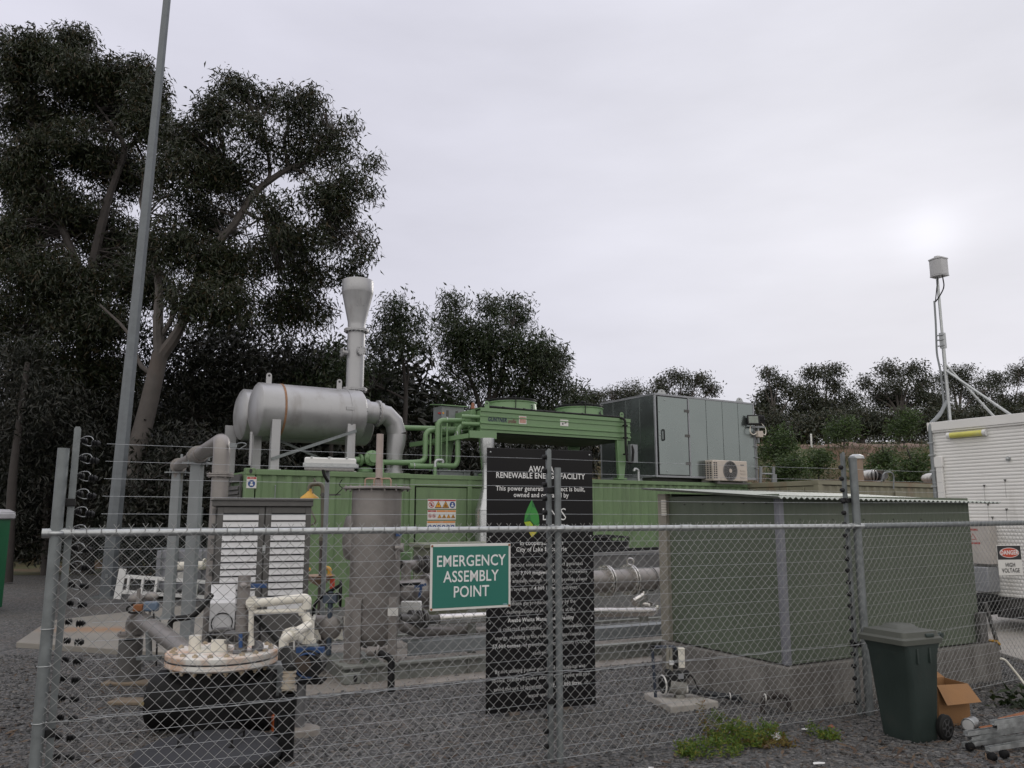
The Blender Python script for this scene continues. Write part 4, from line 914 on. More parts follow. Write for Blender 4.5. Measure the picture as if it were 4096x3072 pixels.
# --- flood lights on a bracket
FL = Thing('flood_light', 'pair of black floodlights on a bracket at the right edge of the grey enclosure', 'floodlight', M, (13.78, .1, 4.1))
q = MB(); q.bar((13.5, .08, 4.13), (14.05, .08, 4.16), .05, .05); q.bar((13.80, .1, 3.7), (13.80, .1, 4.13), .05, .05); FL.part('bracket', q, GREY_PAINT)
def lamp_head(c, yaw, tilt):
    R = Matrix.Translation(Vector(c)) @ Matrix.Rotation(yaw, 4, 'Z') @ Matrix.Rotation(tilt, 4, 'X')
    q = MB(); q.box(-.16, .16, -.05, .02, -.14, .14); q.box(-.12, .12, .02, .09, -.1, .1)
    for k in range(5): q.box(-.1+k*.045, -.085+k*.045, .09, .11, -.08, .08)
    q.v = [tuple(R @ Vector(v)) for v in q.v]; h = FL.part('lamp_head', q, BLACK, bevel=.008)
    q = MB(); q.box(-.125, .125, -.053, -.05, -.1, .1); q.v = [tuple(R @ Vector(v)) for v in q.v]; FL.part('lens', q, mat('flood lamp glass', (.16, .18, .16), .15, .3, .2, 10), parent=h)
lamp_head((13.52, -.0, 4.31), radians(-38), radians(-14)); lamp_head((13.95, .16, 4.36), radians(172), radians(10))
q = MB(); q.box(13.70, 13.90, .0, .1, 3.86, 4.03); FL.part('junction_box', q, ACM, bevel=.01)
q = MB(); q.tube(bend([(13.98, .12, 4.27), (14.14, .1, 4.1), (14.1, .1, 3.92), (13.9, .05, 3.98)], .12), .014, 8); q.tube(bend([(13.5, .08, 4.2), (13.42, .05, 3.98), (13.56, .05, 3.9), (13.7, .05, 3.98)], .12), .014, 8); FL.part('cable', q, PVC)
# --- roof ladder rails behind
RL = Thing('roof_ladder', 'top of a grey ladder rising behind the junction of the two containers', 'ladder', M, (15.0, .9, 2.3))
q = MB(); q.bar((14.66, .9, 2.3), (14.76, .9, 3.12), .09, .04); q.bar((15.2, .9, 2.3), (15.3, .9, 3.12), .09, .04); RL.part('rail', q, GREY_PAINT)
q = MB(); q.cyl((14.72, .9, 2.92), (15.28, .9, 2.92), .025, n=10); q.cyl((14.70, .9, 2.62), (15.26, .9, 2.62), .025, n=10); q.box(15.3, 15.42, .9, .93, 2.5, 2.92); RL.part('rung', q, GREY_PAINT)

# --- olive container
O = Frame(7.52, 19.77, 31.5)
OC = Thing('shipping_container', 'faded olive shipping container with rusty edges behind the dark green shed', 'container', O)
q = MB(); corr_wall(q, .16, 7.9, .03, .16, 2.46, .30, .04); q.box(.06, 8.0, .12, 2.38, .12, 2.5); OC.part('side_wall', q, OLIVE, smooth=0)
q = MB(); q.box(.0, 8.1, 0, .1, 2.48, 2.59); q.box(0, .15, 0, .15, .1, 2.48); q.box(0, .12, 2.3, 2.44, .1, 2.48); q.box(0, .1, .1, 2.4, 2.46, 2.58); q.box(0, .1, .1, 2.4, 0, .16); q.box(0, 8.1, 0, .1, 0, .16); OC.part('frame', q, OLIVE, bevel=.008)
q = MB(); q.box(.08, 8.0, .08, 2.4, 2.53, 2.57); q.box(.02, 8.1, -.004, .1, 2.592, 2.604); OC.part('roof', q, mat('rusty roof steel', (.20, .12, .07), .75, .1, .4, 3, .2, 30), bevel=.004)
for b0_, b1_ in ((.16, 1.2), (1.22, 2.28)):
    q = MB(); q.box(.02, .055, b0_, b1_, .17, 2.44); d = OC.part('door', q, OLIVE, bevel=.004)
    for b in (b0_+.28, b1_-.28):
        q = MB(); q.cyl((-.02, b, .2), (-.02, b, 2.42), .017, n=8)
        for z in (.5, 1.4, 2.3): q.box(-.035, .02, b-.05, b+.05, z-.03, z+.03)
        OC.part('locking_bar', q, OLIVE, parent=d)
    q = MB(); q.box(-.01, .02, b0_+.05, b1_-.05, 2.2, 2.24); OC.part('rain_strip', q, RUST, parent=d)
for a in (.09, ):
    for b in (.09, 2.35): q = MB(); casting(q, a-.01, b, 2.48); OC.part('corner_casting', q, OLIVE, bevel=.012)
q = MB(); q.box(3.1, 3.55, -.004, .03, 2.0, 2.36); OC.part('blank_plate', q, OLIVE, bevel=.01)
def turbine(a, b, lab):
    T = Thing('roof_ventilator', lab, 'ventilator', O, (a, b, 2.57), 'turbine roof ventilators')
    q = MB(); q.cyl((a, b, 2.55), (a, b, 2.68), .22, n=24); T.part('base', q, GALV)
    q = MB(); n = 22
    for k in range(n):
        an = 2*pi*k/n; an2 = an+2*pi/n*.62
        A, B = [], []
        for j in range(7):
            t = pi*(j/6)*.86+.12; r = .40*sin(t)**.8; z = 2.80-.17*cos(pi-t)*-1
            z = 2.84+.17*cos(t)
            A.append((a+r*cos(an), b+r*sin(an), z)); B.append((a+r*.80*cos(an2), b+r*.80*sin(an2), z))
        q.add(A+B, [(i, i+1, 8+i, 7+i) for i in range(6)])
    T.part('turbine_head', q, mat('aluminium vane', (.42, .42, .42), .4, .6, .1, 10), smooth=60)
    q = MB(); q.sphere((a, b, 2.82), .26, .26, .15); T.part('inner_core', q, PRINT_K)
turbine(3.95, 1.2, 'spinning aluminium roof ventilator near the tall fence post'); turbine(7.0, 1.2, 'roof ventilator partly hidden behind the white cabin corner')
VP = Thing('vent_chimney', 'brown vent chimney with a grey cap behind the tall fence post', 'vent', O, (2.55, .7, 2.57))
q = MB(); q.cyl((2.55, .7, 2.55), (2.55, .7, 3.22), .15, n=20); VP.part('pipe', q, mat('brown vent pipe', (.23, .17, .125), .6, dirt=((.14, .09, .06), .3, 6)))
q = MB(); q.lathe([(.16, 3.22), (.20, 3.24), (.19, 3.31), (.10, 3.36)], (2.55, .7, 0), n=20); VP.part('cap', q, GALV)
q = MB(); q.tube(bend([(2.5, -.02, 2.6), (2.5, -.1, 2.84), (2.95, -.1, 2.86), (2.95, -.05, 2.42)], .2), .018, 8)
solo('conduit_loop', q, GREY_PAINT, 'curved grey conduit looping over the top edge of the olive container', 'conduit', O, (2.6, -.05, 2.4))
# ------------------------------------------------------------------ front chain link fence
F = Frame(-2.6, 4.64, 25.8)
FR = Frame(*F.w(6.37, 0)[:2], 33)           # right section, bends back
FL_ = Frame(-2.585, 4.65, 119.6)              # side section going away at the left
FB = Frame(-9.95, 17.6, 20)                 # back section
def chain_mesh(mb_list, L, z0, z1, w=.0385, r=.0016, amp=.006, side=-.026, zbot=None, tips=True):
    """woven zigzag wires as real round wire; returns arrays"""
    N = int(L/w); k = int((z1-z0)/w); zs = z0+np.arange(k+1)*w
    i = np.arange(N)[:, None]; j = np.arange(k+1)[None, :]
    ph = (i+j) % 2
    x = i*w+np.where((j+i) % 2 == 0, 0, 1)*w*1.0
    x = x+np.where((j+i) % 2 == 0, -.0015, .0015)
    wob = .006*np.sin(i*.23+j*.11)+.005*np.sin(j*.31+i*.05)
    y = side+np.where(ph == 0, amp, -amp)*.5+wob*.6
    z = zs[None, :]+wob+0*x
    P = np.stack([x+0*z, y+0*z, z], -1)
    d = np.diff(P, axis=1)
    A, B = P[:, :-1].reshape(-1, 3), P[:, 1:].reshape(-1, 3)
    if tips:
        tb = P[:, -1]; s = np.where((np.arange(N)+k) % 2 == 0, 1, -1)
        m1 = tb+np.stack([np.zeros(N)-.0, np.zeros(N), np.full(N, .022)], -1)
        m2 = m1+np.stack([-s*.0-np.where((np.arange(N)) % 2 == 0, .014, -.014), np.zeros(N), np.full(N, .020)], -1)
        A = np.concatenate([A, tb, m1]); B = np.concatenate([B, m1, m2])
    return seg_tubes(A, B, r)
def seg_tubes(A, B, r, n=4):
    d = B-A; d /= np.linalg.norm(d, axis=1, keepdims=True)+1e-9
    u = np.cross(d, np.array([0, 1., 0.])); bad = np.linalg.norm(u, axis=1) < .1
    u[bad] = np.cross(d[bad], np.array([1., 0, 0])); u /= np.linalg.norm(u, axis=1, keepdims=True); v = np.cross(d, u)
    e = d*r*.4
    ring = [(u*cos(2*pi*k/n)+v*sin(2*pi*k/n))*r for k in range(n)]
    V = np.stack([A-e+q for q in ring]+[B+e+q for q in ring], 1).reshape(-1, 3)
    base = np.arange(len(A))[:, None, None]*2*n
    f = np.array([[k, (k+1) % n, n+(k+1) % n, n+k] for k in range(n)])[None]
    return V, (f+base).reshape(-1, 4)
def fence_mesh(T, fr, V, F_, name='wire_mesh', m=WIRE):
    o = np_mesh(name, V-np.array(T.base), F_, m); o.parent = T.o; return o
def post(T, a, b, top, r, name='post', m=GALV_DULL, cap=True):
    q = MB(); q.cyl((a, b, -.05), (a, b, top), r, n=20)
    if cap: q.lathe([(r*1.06, top-.03), (r*1.08, top), (r*.6, top+.012)], (a, b, 0), n=20)
    return T.part(name, q, m)
CF = Thing('chain_link_fence', 'chain link fence across the foreground with a bright top rail, carrying the green assembly sign', 'fence', F)
fence_mesh(CF, F, *chain_mesh(None, 6.36, .03, 1.655))
q = MB(); q.cyl((.0, 0, 1.645), (6.37, 0, 1.645), .0215, n=16); CF.part('top_rail', q, GALV)
q = MB()
for a in (2.1, 4.45): q = MB(); q.cyl((a-.06, 0, 1.645), (a+.06, 0, 1.645), .0245, n=16); CF.part('rail_joint', q, GALV)
for a in (.0, 3.27, 6.37): q = MB(); q.ring((a, 0, 1.645), (0,0,1), .036, .014, 18, 8); q.cyl((a-.07, 0, 1.645), (a+.09, 0, 1.645), .027, n=14); CF.part('clamp', q, GALV)
post(CF, 0, 0, 2.13, .0315, cap=False); post(CF, 3.275, .01, 2.10, .025, cap=False); post(CF, 6.40, .01, 2.27, .036)
q = MB()
for z, s in ((.045, .002), (.62, .004)): q.tube([(a, -.03+.004*sin(a*7), z+s*sin(a*5)+(.02 if z > .5 and 3 < a < 3.4 else 0)) for a in np.linspace(0, 6.37, 60)], .0019, 5)
q.tube([(a, -.034+.006*sin(a*19), .62+.005*sin(a*23)) for a in np.linspace(0, 6.37, 160)], .0016, 5)
for z in (.62, 1.12, .92): q.ring((0, 0, z), (0,0,1), .036, .0025, 16, 5)
CF.part('tie_wire', q, GALV)
CR_ = Thing('chain_link_fence', 'chain link fence section bending away at the right beyond the tall round post', 'fence', FR)
fence_mesh(CR_, FR, *chain_mesh(None, 4.6, .03, 1.655))
q = MB(); q.cyl((0, 0, 1.645), (4.7, 0, 1.665), .026, n=16); CR_.part('top_rail', q, GALV_DULL)
post(CR_, 4.7, .0, 2.2, .036)
q = MB(); q.tube([(a, -.03, .62+.004*sin(a*5)+a*.012) for a in np.linspace(0, 4.6, 40)], .002, 5); q.tube([(a, -.03, .045) for a in np.linspace(0, 4.6, 40)], .003, 5); CR_.part('tie_wire', q, GALV)
CS = Thing('chain_link_fence', 'chain link fence side run going back from the left corner post, seen edge on', 'fence', FL_)
fence_mesh(CS, FL_, *chain_mesh(None, 14.8, .03, 1.655, side=.02, r=.0018))
q = MB(); q.cyl((0, 0, 1.645), (14.9, 0, 1.62), .0215, n=14); CS.part('top_rail', q, GALV)
for i, a in enumerate((.85, 3.1, 6.2, 9.3, 12.4)): post(CS, a, .0, 2.1 if i else 2.0, .028 if i else .02, cap=False)
CBK = Thing('chain_link_fence', 'chain link fence at the back of the yard, behind the light pole and the ladder', 'fence', FB)
V, F2 = chain_mesh(None, 11, .0, 1.44, w=.0385, r=.002, tips=True); fence_mesh(CBK, FB, V, F2, m=GALV_DULL)
q = MB(); q.cyl((0, 0, 1.44), (11, 0, 1.44), .021, n=10); CBK.part('top_rail', q, GALV_DULL)
for a in (.0, 3, 6, 9): post(CBK, a, .02, 1.9, .026)

# electric fence: slotted droppers, insulators, wires
EF = Thing('electric_fence', 'electric security fence of thin horizontal wires on slotted steel posts inside the front fence', 'electric fence', F, (0, .07, 0))
EZ = np.array([.11+.1035*i for i in range(21)])
def dropper(T, a, b, top, side, both=False, curly=False, z0=-.03):
    q = MB(); w, d, t = .036, .026, .004
    q.box(a-w/2, a+w/2, b-d/2, b-d/2+t, z0, top); q.box(a-w/2, a-w/2+t, b-d/2+t, b+d/2, z0, top); q.box(a+w/2-t, a+w/2, b-d/2+t, b+d/2, z0, top)
    q.prism([(a-w/2, top), (a+w/2, top), (a+w*.3, top+.014), (a-w*.3, top+.014)], (0, t, 0), (0, b-d/2, 0), (1,0,0), (0,0,1))
    P = T.part('slotted_post', q, GALV_DULL)
    for i, z in enumerate(EZ):
        if z > top-.03: continue
        for s in ((1, -1) if both else ((1,) if side > 0 else (-1,))):
            q = MB(); x = a+s*(w/2+.004)
            q.lathe([(.010, 0), (.020, .004), (.012, .010), (.021, .016), (.012, .022), (.020, .028), (.011, .036)], (x, b-.004, z), (s, -.1, 0), 10)
            if curly and s > 0:
                c = (x+.085, b-.01, z-.012)
                q.lathe([(.010, 0), (.022, .006), (.011, .013), (.023, .020), (.011, .028), (.021, .034), (.009, .05)], (c[0]-.03, c[1], c[2]), (1,0,0), 10)
            o = T.part('insulator', q, BLACK, parent=P)
        if curly:
            q = MB(); x = a+w/2; q.tube(bend([(x, b-.01, z+.012), (x+.03, b-.012, z+.03), (x+.06, b-.012, z+.026), (x+.07, b-.012, z+.008)], .02, 3), .0024, 5); q.tube(bend([(x, b-.01, z), (x+.02, b-.012, z-.02), (x+.05, b-.012, z-.03), (x+.065, b-.012, z-.026)], .02, 3), .0024, 5)
            if z > 1.2: T.part('wire_hook', q, GALV, parent=P)
    return P
dropper(EF, .06, .06, 2.25, 1, False, True); dropper(EF, 3.225, .06, 2.23, -1); dropper(EF, 6.33, .06, 2.31, -1)
q = MB()
for a, zz in ((.03, (1.82, .55)), (3.25, (1.93, .42)), (6.36, (1.88, .60))):
    for z in zz: q = MB(); q.box(a-.05, a+.05, .03, .1, z-.022, z+.022); EF.part('post_clip', q, BLACK, bevel=.004)
for i, z in enumerate(EZ):
    q = MB(); up = z > 1.6
    sag = .004
    for (a0, a1) in ((.22 if True else .14, 3.2), (3.2, 6.31)):
        q.tube([(a0+(a1-a0)*t, .055, z-.012+(.012 if a0 < 1 and t > .5 else 0)*0-sag*4*t*(1-t)) for t in np.linspace(0, 1, 9)], .0013, 5)
    EF.part('wire', q, GALV)
ER = Thing('electric_fence', 'electric fence wires on the right section ending in black insulators at the frame edge', 'electric fence', FR, (0, .07, 0))
for i, z in enumerate(EZ):
    q = MB(); q.tube([(a, .055, z-.012+a*.008) for a in np.linspace(-.02, 4.25, 7)], .0013, 5); ER.part('wire', q, GALV)
dropper(ER, 4.62, .06, 2.25, -1)
for i, z in enumerate(EZ[9:20]):
    q = MB(); zz = z+.03; q.lathe([(.008, 0), (.02, .008), (.011, .016), (.021, .026), (.011, .036), (.018, .046), (.006, .07)], (4.30, .055, zz-.01), (1,0,0), 10); q.cyl((4.24, .055, zz-.01), (4.6, .055, zz-.01), .004, n=6)
    ER.part('insulator', q, BLACK)
for k, z in enumerate((1.86, 1.72, 1.60)):
    q = MB(); q.tube(bend([(4.22, .04, z), (4.28, .03, z+.02), (4.25, .03, z-.10), (4.36, .03, z-.16), (4.33, .03, z-.26), (4.5, .05, z-.36)], .05, 5), .007, 6); ER.part('cable', q, RUBBER)

# ------------------------------------------------------------------ signs
EM = Thing('emergency_sign', 'green sign reading EMERGENCY ASSEMBLY POINT hung on the chain link', 'sign', F)
# corners on the fence line
SA0, SA1, SZ0, SZ1 = 2.245, 2.852, 1.105, 1.548
def sgn(a, z): return (a, -.05, z)
EMG = mat('sign green enamel', (.012, .135, .105), .4, var=.04, vs=2)
q = MB(); q.box(SA0, SA1, -.052, -.046, SZ0, SZ1); EM.part('board', q, PRINT_W2, bevel=.003)
q = MB(); q.box(SA0+.017, SA1-.017, -.0535, -.0521, SZ0+.017, SZ1-.017); EM.part('face', q, EMG, smooth=0)
de = Deco((0, -.0545, 0), (1,0,0), (0,0,1), (0,-1,0)); cx = (SA0+SA1)/2
for t, v in (('EMERGENCY', 1.430), ('ASSEMBLY', 1.325), ('POINT', 1.222)):
    q = MB(); de.text(q, t, .106, cx, v, .0, bold=.012, xs=.84); EM.part('lettering', q, PRINT_W, smooth=0)
q = MB()
for a in (SA0+.012, SA1-.012):
    for z in (SZ0+.012, SZ1-.012): q.cyl((a, -.056, z), (a, -.05, z), .008, n=8)
EM.part('rusty_fixing', q, RUST)
q = MB(); q.box(SA1-.06, SA1-.03, -.0548, -.0536, SZ0+.02, SZ0+.027); EM.part('maker_mark', q, mat('faint mark', (.2, .35, .4), .5), smooth=0)
# danger sign on the right fence
_w = FR.w(2.33, -.06)
DF = Frame(_w.x, _w.y, 9)
DS = Thing('danger_sign', 'white DANGER HIGH VOLTAGE sign with black and red header on the right fence', 'sign', DF)
a0, a1, z1 = .0, .285, 1.43; z0 = 1.118
q = MB(); q.box(a0, a1, -.006, .0, z0, z1); DS.part('board', q, PRINT_W2, bevel=.002)
dd = Deco((0, -.007, 0), (1,0,0), (0,0,1), (0,-1,0)); cx = (a0+a1)/2
q = MB(); dd.rect(q, a0+.004, a1-.004, z1-.150, z1-.006, 0); q.mi = 1; dd.disc(q, cx, z1-.078, .116, .001, 28, .052); q.mi = 2; dd.disc(q, cx, z1-.078, .111, .0015, 28, .047); DS.part('header', q, [PRINT_K, PRINT_W, mat('danger red', (.45, .05, .02), .4, var=.02)], smooth=0)
q = MB(); dd.text(q, 'DANGER', .062, cx, z1-.078, .0025, bold=.03, xs=.80); DS.part('lettering', q, PRINT_W, smooth=0)
for t, v in (('HIGH', z0+.105), ('VOLTAGE', z0+.048)):
    q = MB(); dd.text(q, t, .062, cx, v, .001, bold=.018, xs=.74); DS.part('lettering', q, PRINT_K, smooth=0)

# the tall black information board
BF = Frame(-.225, 7.32, 21.5)
BS = Thing('information_board', 'tall black information board of the renewable energy facility behind the centre fence post', 'board', BF)
BW, BZ0, BZ1 = 1.07, .035, 2.355
BOARD = mat('black board face', (.0045, .004, .005), .42, 0, .3, 2, .0, 20, ((.03, .027, .027), .10, 26), spec=.22)
q = MB(); q.box(0, BW, 0, .02, BZ0, BZ1); BS.part('panel', q, BOARD, bevel=.003)
for a in (.28, .80):
    q = MB(); q.box(a-.045, a+.045, .022, .10, -.1, 2.2); BS.part('timber_post', q, mat('weathered timber', (.20, .165, .14), .85, 0, .2, 6, .2, 40))
q = MB()
for a in (.03, BW-.03):
    for z in (.08, BZ1-.04, 1.55, .8): q.sphere((a, -.002, z), .009)
BS.part('screw', q, GALV)
db = Deco((0, -.002, 0), (1,0,0), (0,0,1), (0,-1,0)); cx = BW/2
HB = BZ1-BZ0
def bl(t, size, v, bold=0., xs=.92, align='CENTER', u=None, m=PRINT_W):
    q = MB(); db.text(q, t, size, cx if u is None else u, v, .001, bold=bold, xs=xs, align=align, res=2); BS.part('lettering', q, m, smooth=0)
def vpos(f): return BZ1-HB*f       # fraction down the board
GREYP = mat('greyed print', (.52, .52, .52), .5, var=.15, vs=30)
for t, f, sz, bold in (('AWABA', .081, .076, .018), ('RENEWABLE ENERGY FACILITY', .108, .072, .018), ('This power generation project is built,', .159, .062, .012), ('owned and operated by', .184, .062, .012),
                       ('In cooperation with', .372, .058, .012), ('City of Lake Macquarie', .397, .058, .012)):
    bl(t, sz, vpos(f), bold, .90 if 'RENEW' not in t else .86)
for parts_, f in (((('This significant environmental project generates', 0),), .455), ((('approximately ', 0), ('9,000 megawatt hours', 1), (' of renewable', 0)), .486), ((('electricity annually, enough energy to provide power', 0),), .516), ((('to an average of ', 0), ('4,000 homes', 1), (' each year.', 0)), .547),
                  ((('Methane gas produced naturally by the', 0),), .601), ((('decomposition of organic waste at the', 0),), .632), ((('Awaba Waste Management Facility', 1),), .664), ((('is collected and utilised to generate renewable', 0),), .695),
                  ((('energy, resulting in the reduction of approximately', 0),), .727), ((('57,000 tonnes', 1), (' of greenhouse gas emissions (CO2e)', 0)), .758), ((('each year.', 0),), .790),
                  ((('By not utilising power generated from typical wet-', 0),), .850), ((('cooled, coal-fired power stations this project will also', 0),), .882), ((('avoid the use of approximately ', 0), ('9,000,000 litres', 1), (' of', 0)), .914), ((('water annually.', 0),), .946)):
    chunks = []
    x = 0.
    for t, b in parts_:
        V, F2 = text_mesh(t.replace(' ', '\u00a0'), .050, (0,0,0), (1,0,0), (0,0,1), align='LEFT', bold=.016 if b else 0., xs=.88, res=1)
        w = (max(v.x for v in V) if V else 0)+.006; chunks.append((V, F2, x, b)); x += w+(.009 if t.endswith(' ') or True else 0)
    k = min(1., (BW*.93)/x)
    for V, F2, x0, b in chunks:
        q = MB(); q.np([db.p(cx-x*k/2+(x0+v.x)*k, vpos(f)+v.z, .001) for v in V], F2); BS.part('lettering', q, PRINT_W if b else GREYP, smooth=0)
# logo: leaf of green and yellow blades, LMS ENERGY
LG1, LG2, LG3 = mat('leaf green print', (.03, .22, .035), .5, var=.05), mat('leaf dark green print', (.015, .13, .03), .5, var=.05), mat('leaf lime print', (.30, .42, .02), .5, var=.05)
LGY = mat('leaf yellow print', (.50, .45, .03), .5, var=.05)
lu, lv = .435, vpos(.275)
def blade(pts): return [(lu+x*.155, lv+y*.345) for x, y in pts]
q = MB()
q.mi = 0; db.poly(q, blade([(.02, .5), (-.22, .3), (-.42, .1), (-.48, -.1), (-.3, .02), (-.05, .18), (.02, .3)]), .001)
q.mi = 1; db.poly(q, blade([(.02, .5), (.02, .3), (-.05, .18), (-.3, .02), (-.48, -.1), (-.1, -.06), (.2, -.2), (.5, -.12), (.45, .1), (.25, .28)]), .0012)
q.mi = 0; db.poly(q, blade([(.05, .3), (-.1, .1), (-.05, -.04), (.2, -.18), (.5, -.1), (.45, .1), (.25, .26)]), .0016)
q.mi = 2; db.poly(q, blade([(-.48, -.1), (-.1, -.08), (.1, -.18), (.0, -.3), (-.3, -.26)]), .001)
q.mi = 3; db.poly(q, blade([(-.3, -.27), (.0, -.31), (.12, -.2), (.36, -.2), (.3, -.38), (.02, -.5), (-.1, -.42)]), .0012)
q.mi = 0; db.poly(q, blade([(.14, -.2), (.5, -.13), (.46, -.3), (.3, -.42), (.36, -.24)]), .001)
BS.part('logo', q, [LG1, LG2, LG3, LGY], smooth=0)
bl('LMS', .165, vpos(.262), -.012, .92, 'LEFT', .535); bl('ENERGY', .082, vpos(.312), -.006, .88, 'LEFT', .535)

# ------------------------------------------------------------------ left background: pole, ladder, tank, toilet
LP = Thing('light_pole', 'very tall tapered octagonal galvanised pole rising out of the top of the frame', 'pole', W0, (-8.65, 17.6, 0))
q = MB(); tops = (-8.27, 17.6, 17.5)
pp = [Vector((-8.65, 17.6, 0)).lerp(Vector(tops), t) for t in (0, .30, .3002, .60, .6002, 1)]
q.tube(pp, [.165, .136, .130, .108, .103, .078], 8); LP.part('shaft', q, mat('pole galvanised', (.135, .148, .16), .5, .4, .18, 5, .08, 60, ((.16, .17, .18), .3, 2.5), streak=.3), smooth=0)
q = MB(); q.box(-8.80, -8.50, 17.44, 17.455, 1.06, 1.075); q.box(-8.64, -8.58, 17.42, 17.44, .42, .5); LP.part('tag', q, GREY_PAINT)
q = MB(); q.box(-8.9, -8.4, 17.35, 17.85, 0, .03); LP.part('base_plate', q, GALV_DULL)
LD = Thing('ladder', 'white ladder lying on its side on the gravel in front of the caged tank', 'ladder', W0, tuple(cq(2, 1010, 200, 16.6)))
WL = mat('bright white aluminium', (.72, .72, .72), .4, .1, .04)
def L1(x, y, Y=16.5): return cq(1, x, y, Y)
q = MB(); q.bar(L1(1062, 1350), L1(1012, 1610), .14, .03, up=(0,1,0)); LD.part('foot_bar', q, WL)
for p, r_ in (((1040, 1412), (1800, 1466)), ((1008, 1546), (1780, 1596))):
    q = MB(); q.bar(L1(*p), L1(*r_, 16.9), .05, .07); LD.part('rail', q, WL)
for xt, xb in ((1118, 1098), (1240, 1220), (1358, 1338), (1480, 1460), (1600, 1580), (1705, 1690)):
    yt = 1412+(xt-1040)*.071; yb = 1546+(xb-1008)*.065
    q = MB(); q.bar(L1(xt, yt), L1(xb, yb), .045, .045); LD.part('rung', q, WL)
IT = Thing('caged_tank', 'translucent white plastic bulk tank in a grey wire cage by the back fence', 'tank', W0, (-7.0, 17.4, 0))
p0, p1 = L1(1300, 1600, 17.2), L1(1795, 1650, 17.2); xa, xb = p0.x, p1.x
q = MB(); q.box(xa+.04, xb-.04, 17.25, 18.2, .16, 1.0); q.cyl(((xa+xb)/2, 17.7, 1.0), ((xa+xb)/2, 17.7, 1.05), .1); IT.part('bottle', q, mat('milky plastic', (.23, .235, .26), .45), bevel=.08)
q = MB()
for x in np.linspace(xa, xb, 8): q.cyl((x, 17.2, .15), (x, 17.2, 1.04), .011, n=6)
for z in (.2, .4, .62, .84, 1.04): q.cyl((xa, 17.2, z), (xb, 17.2, z), .012, n=6); q.cyl((xa, 17.2, z), (xa, 18.25, z), .012, n=6)
for y in np.linspace(17.2, 18.25, 6): q.cyl((xa, y, .15), (xa, y, 1.04), .011, n=6)
IT.part('cage', q, GALV_DULL)
q = MB(); q.box(xa, xb, 17.2, 18.25, .11, .15); q.box(xa, xa+.1, 17.2, 18.25, 0, .11); q.box(xb-.1, xb, 17.2, 18.25, 0, .11); IT.part('pallet', q, STEEL_DARK)
q = MB(); q.box(xa+.55, xa+.72, 17.16, 17.19, .42, .56); IT.part('label_plate', q, PRINT_W2)
q = MB(); q.tube(bend([tuple(L1(1500, 1330, 16.9)), tuple(L1(1770, 1320, 16.9)), tuple(L1(1775, 1300, 16.9))], .05), .09, 12); q.ring(tuple(L1(1765, 1310, 16.9)), (1,0,0), .1, .02)
solo('pipe_offcut', q, PVC, 'stub of pale pipe in front of the caged tank', 'pipe', base=tuple(L1(1500, 1340, 16.9)))
PT = Thing('portable_toilet', 'green and grey portable toilet cut by the left edge', 'portable toilet', W0, (-10.2, 14.6, 0))
x1 = at(26, 2240, 14.6).x-.50
q = MB(); q.box(x1-.36, x1-.02, 14.6, 15.45, .05, 2.0); q.box(x1-1.1, x1-.36, 14.62, 15.45, .05, 2.0)
for z in np.arange(.2, 1.95, .12): q.box(x1-.32, x1-.06, 14.585, 14.6, z, z+.03)
PT.part('body', q, mat('toilet green plastic', (.006, .10, .04), .45, 0, .1, 3), bevel=.03)
q = MB(); q.box(x1-1.2, x1-.33, 14.56, 14.62, .1, 1.98); PT.part('door', q, mat('toilet grey panel', (.10, .11, .12), .5), bevel=.01)
q = MB(); q.box(x1-1.2, x1+.03, 14.5, 15.53, 1.98, 2.12); q.prism([(x1-1.15, 2.12), (x1-.05, 2.12), (x1-.2, 2.2), (x1-1.15, 2.24)], (0, 1.1, 0), (0, 14.6, 0), (1,0,0), (0,0,1)); PT.part('roof', q, mat('toilet roof', (.36, .36, .38), .5), bevel=.03)
PT.o.scale = (1, 1, .84)

# ------------------------------------------------------------------ gas pipe on supports, left
GS = Thing('gas_pipe', 'steel gas pipe stepping up over two grey square posts to a tall elbow', 'pipe', W0, (-4.39, 11.15, 0))
A1_, A2_, A3_ = Vector((-5.64, 13.56, 2.56)), Vector((-4.39, 11.2, 2.57)), Vector((-3.30, 9.1, 2.58))
q = MB(); q.tube(bend([A1_+Vector((-.02, .03, -.35)), A1_, A2_, A3_, A3_+Vector((0, 0, -.30))], .15, 8), .088, 20); q.sphere(A1_, .1); GS.part('pipe', q, STEEL)
q = MB(); q.tube(bend([A2_+Vector((.16, -.31, 0)), A3_, A3_+Vector((0, 0, -.32))], .24, 10), .094, 22); q.cyl((A3_.x, A3_.y, 2.36), (A3_.x, A3_.y, .1), .093, n=22); GS.part('riser', q, STEEL)
dirp = (A1_-A2_).normalized()
q = MB(); q.flange((A3_.x, A3_.y, 2.19), (0,0,1), .145, .016, 8); GS.part('flange', q, STEEL)
q = MB(); q.flange(A2_+dirp*.05, dirp, .135, .016, 8); GS.part('flange', q, STEEL)
q = MB(); q.flange(A1_+dirp*-.06, dirp, .13, .016, 8); GS.part('flange', q, STEEL)
q = MB(); q.tube([A2_+Vector((.0, 0, -.02)), A2_+dirp*-.35], .11, 20); q.cyl(A2_+Vector((-.02, 0, .0)), A2_+Vector((-.02, .0, .0))+dirp*.3, .11, n=18); GS.part('tee', q, STEEL)
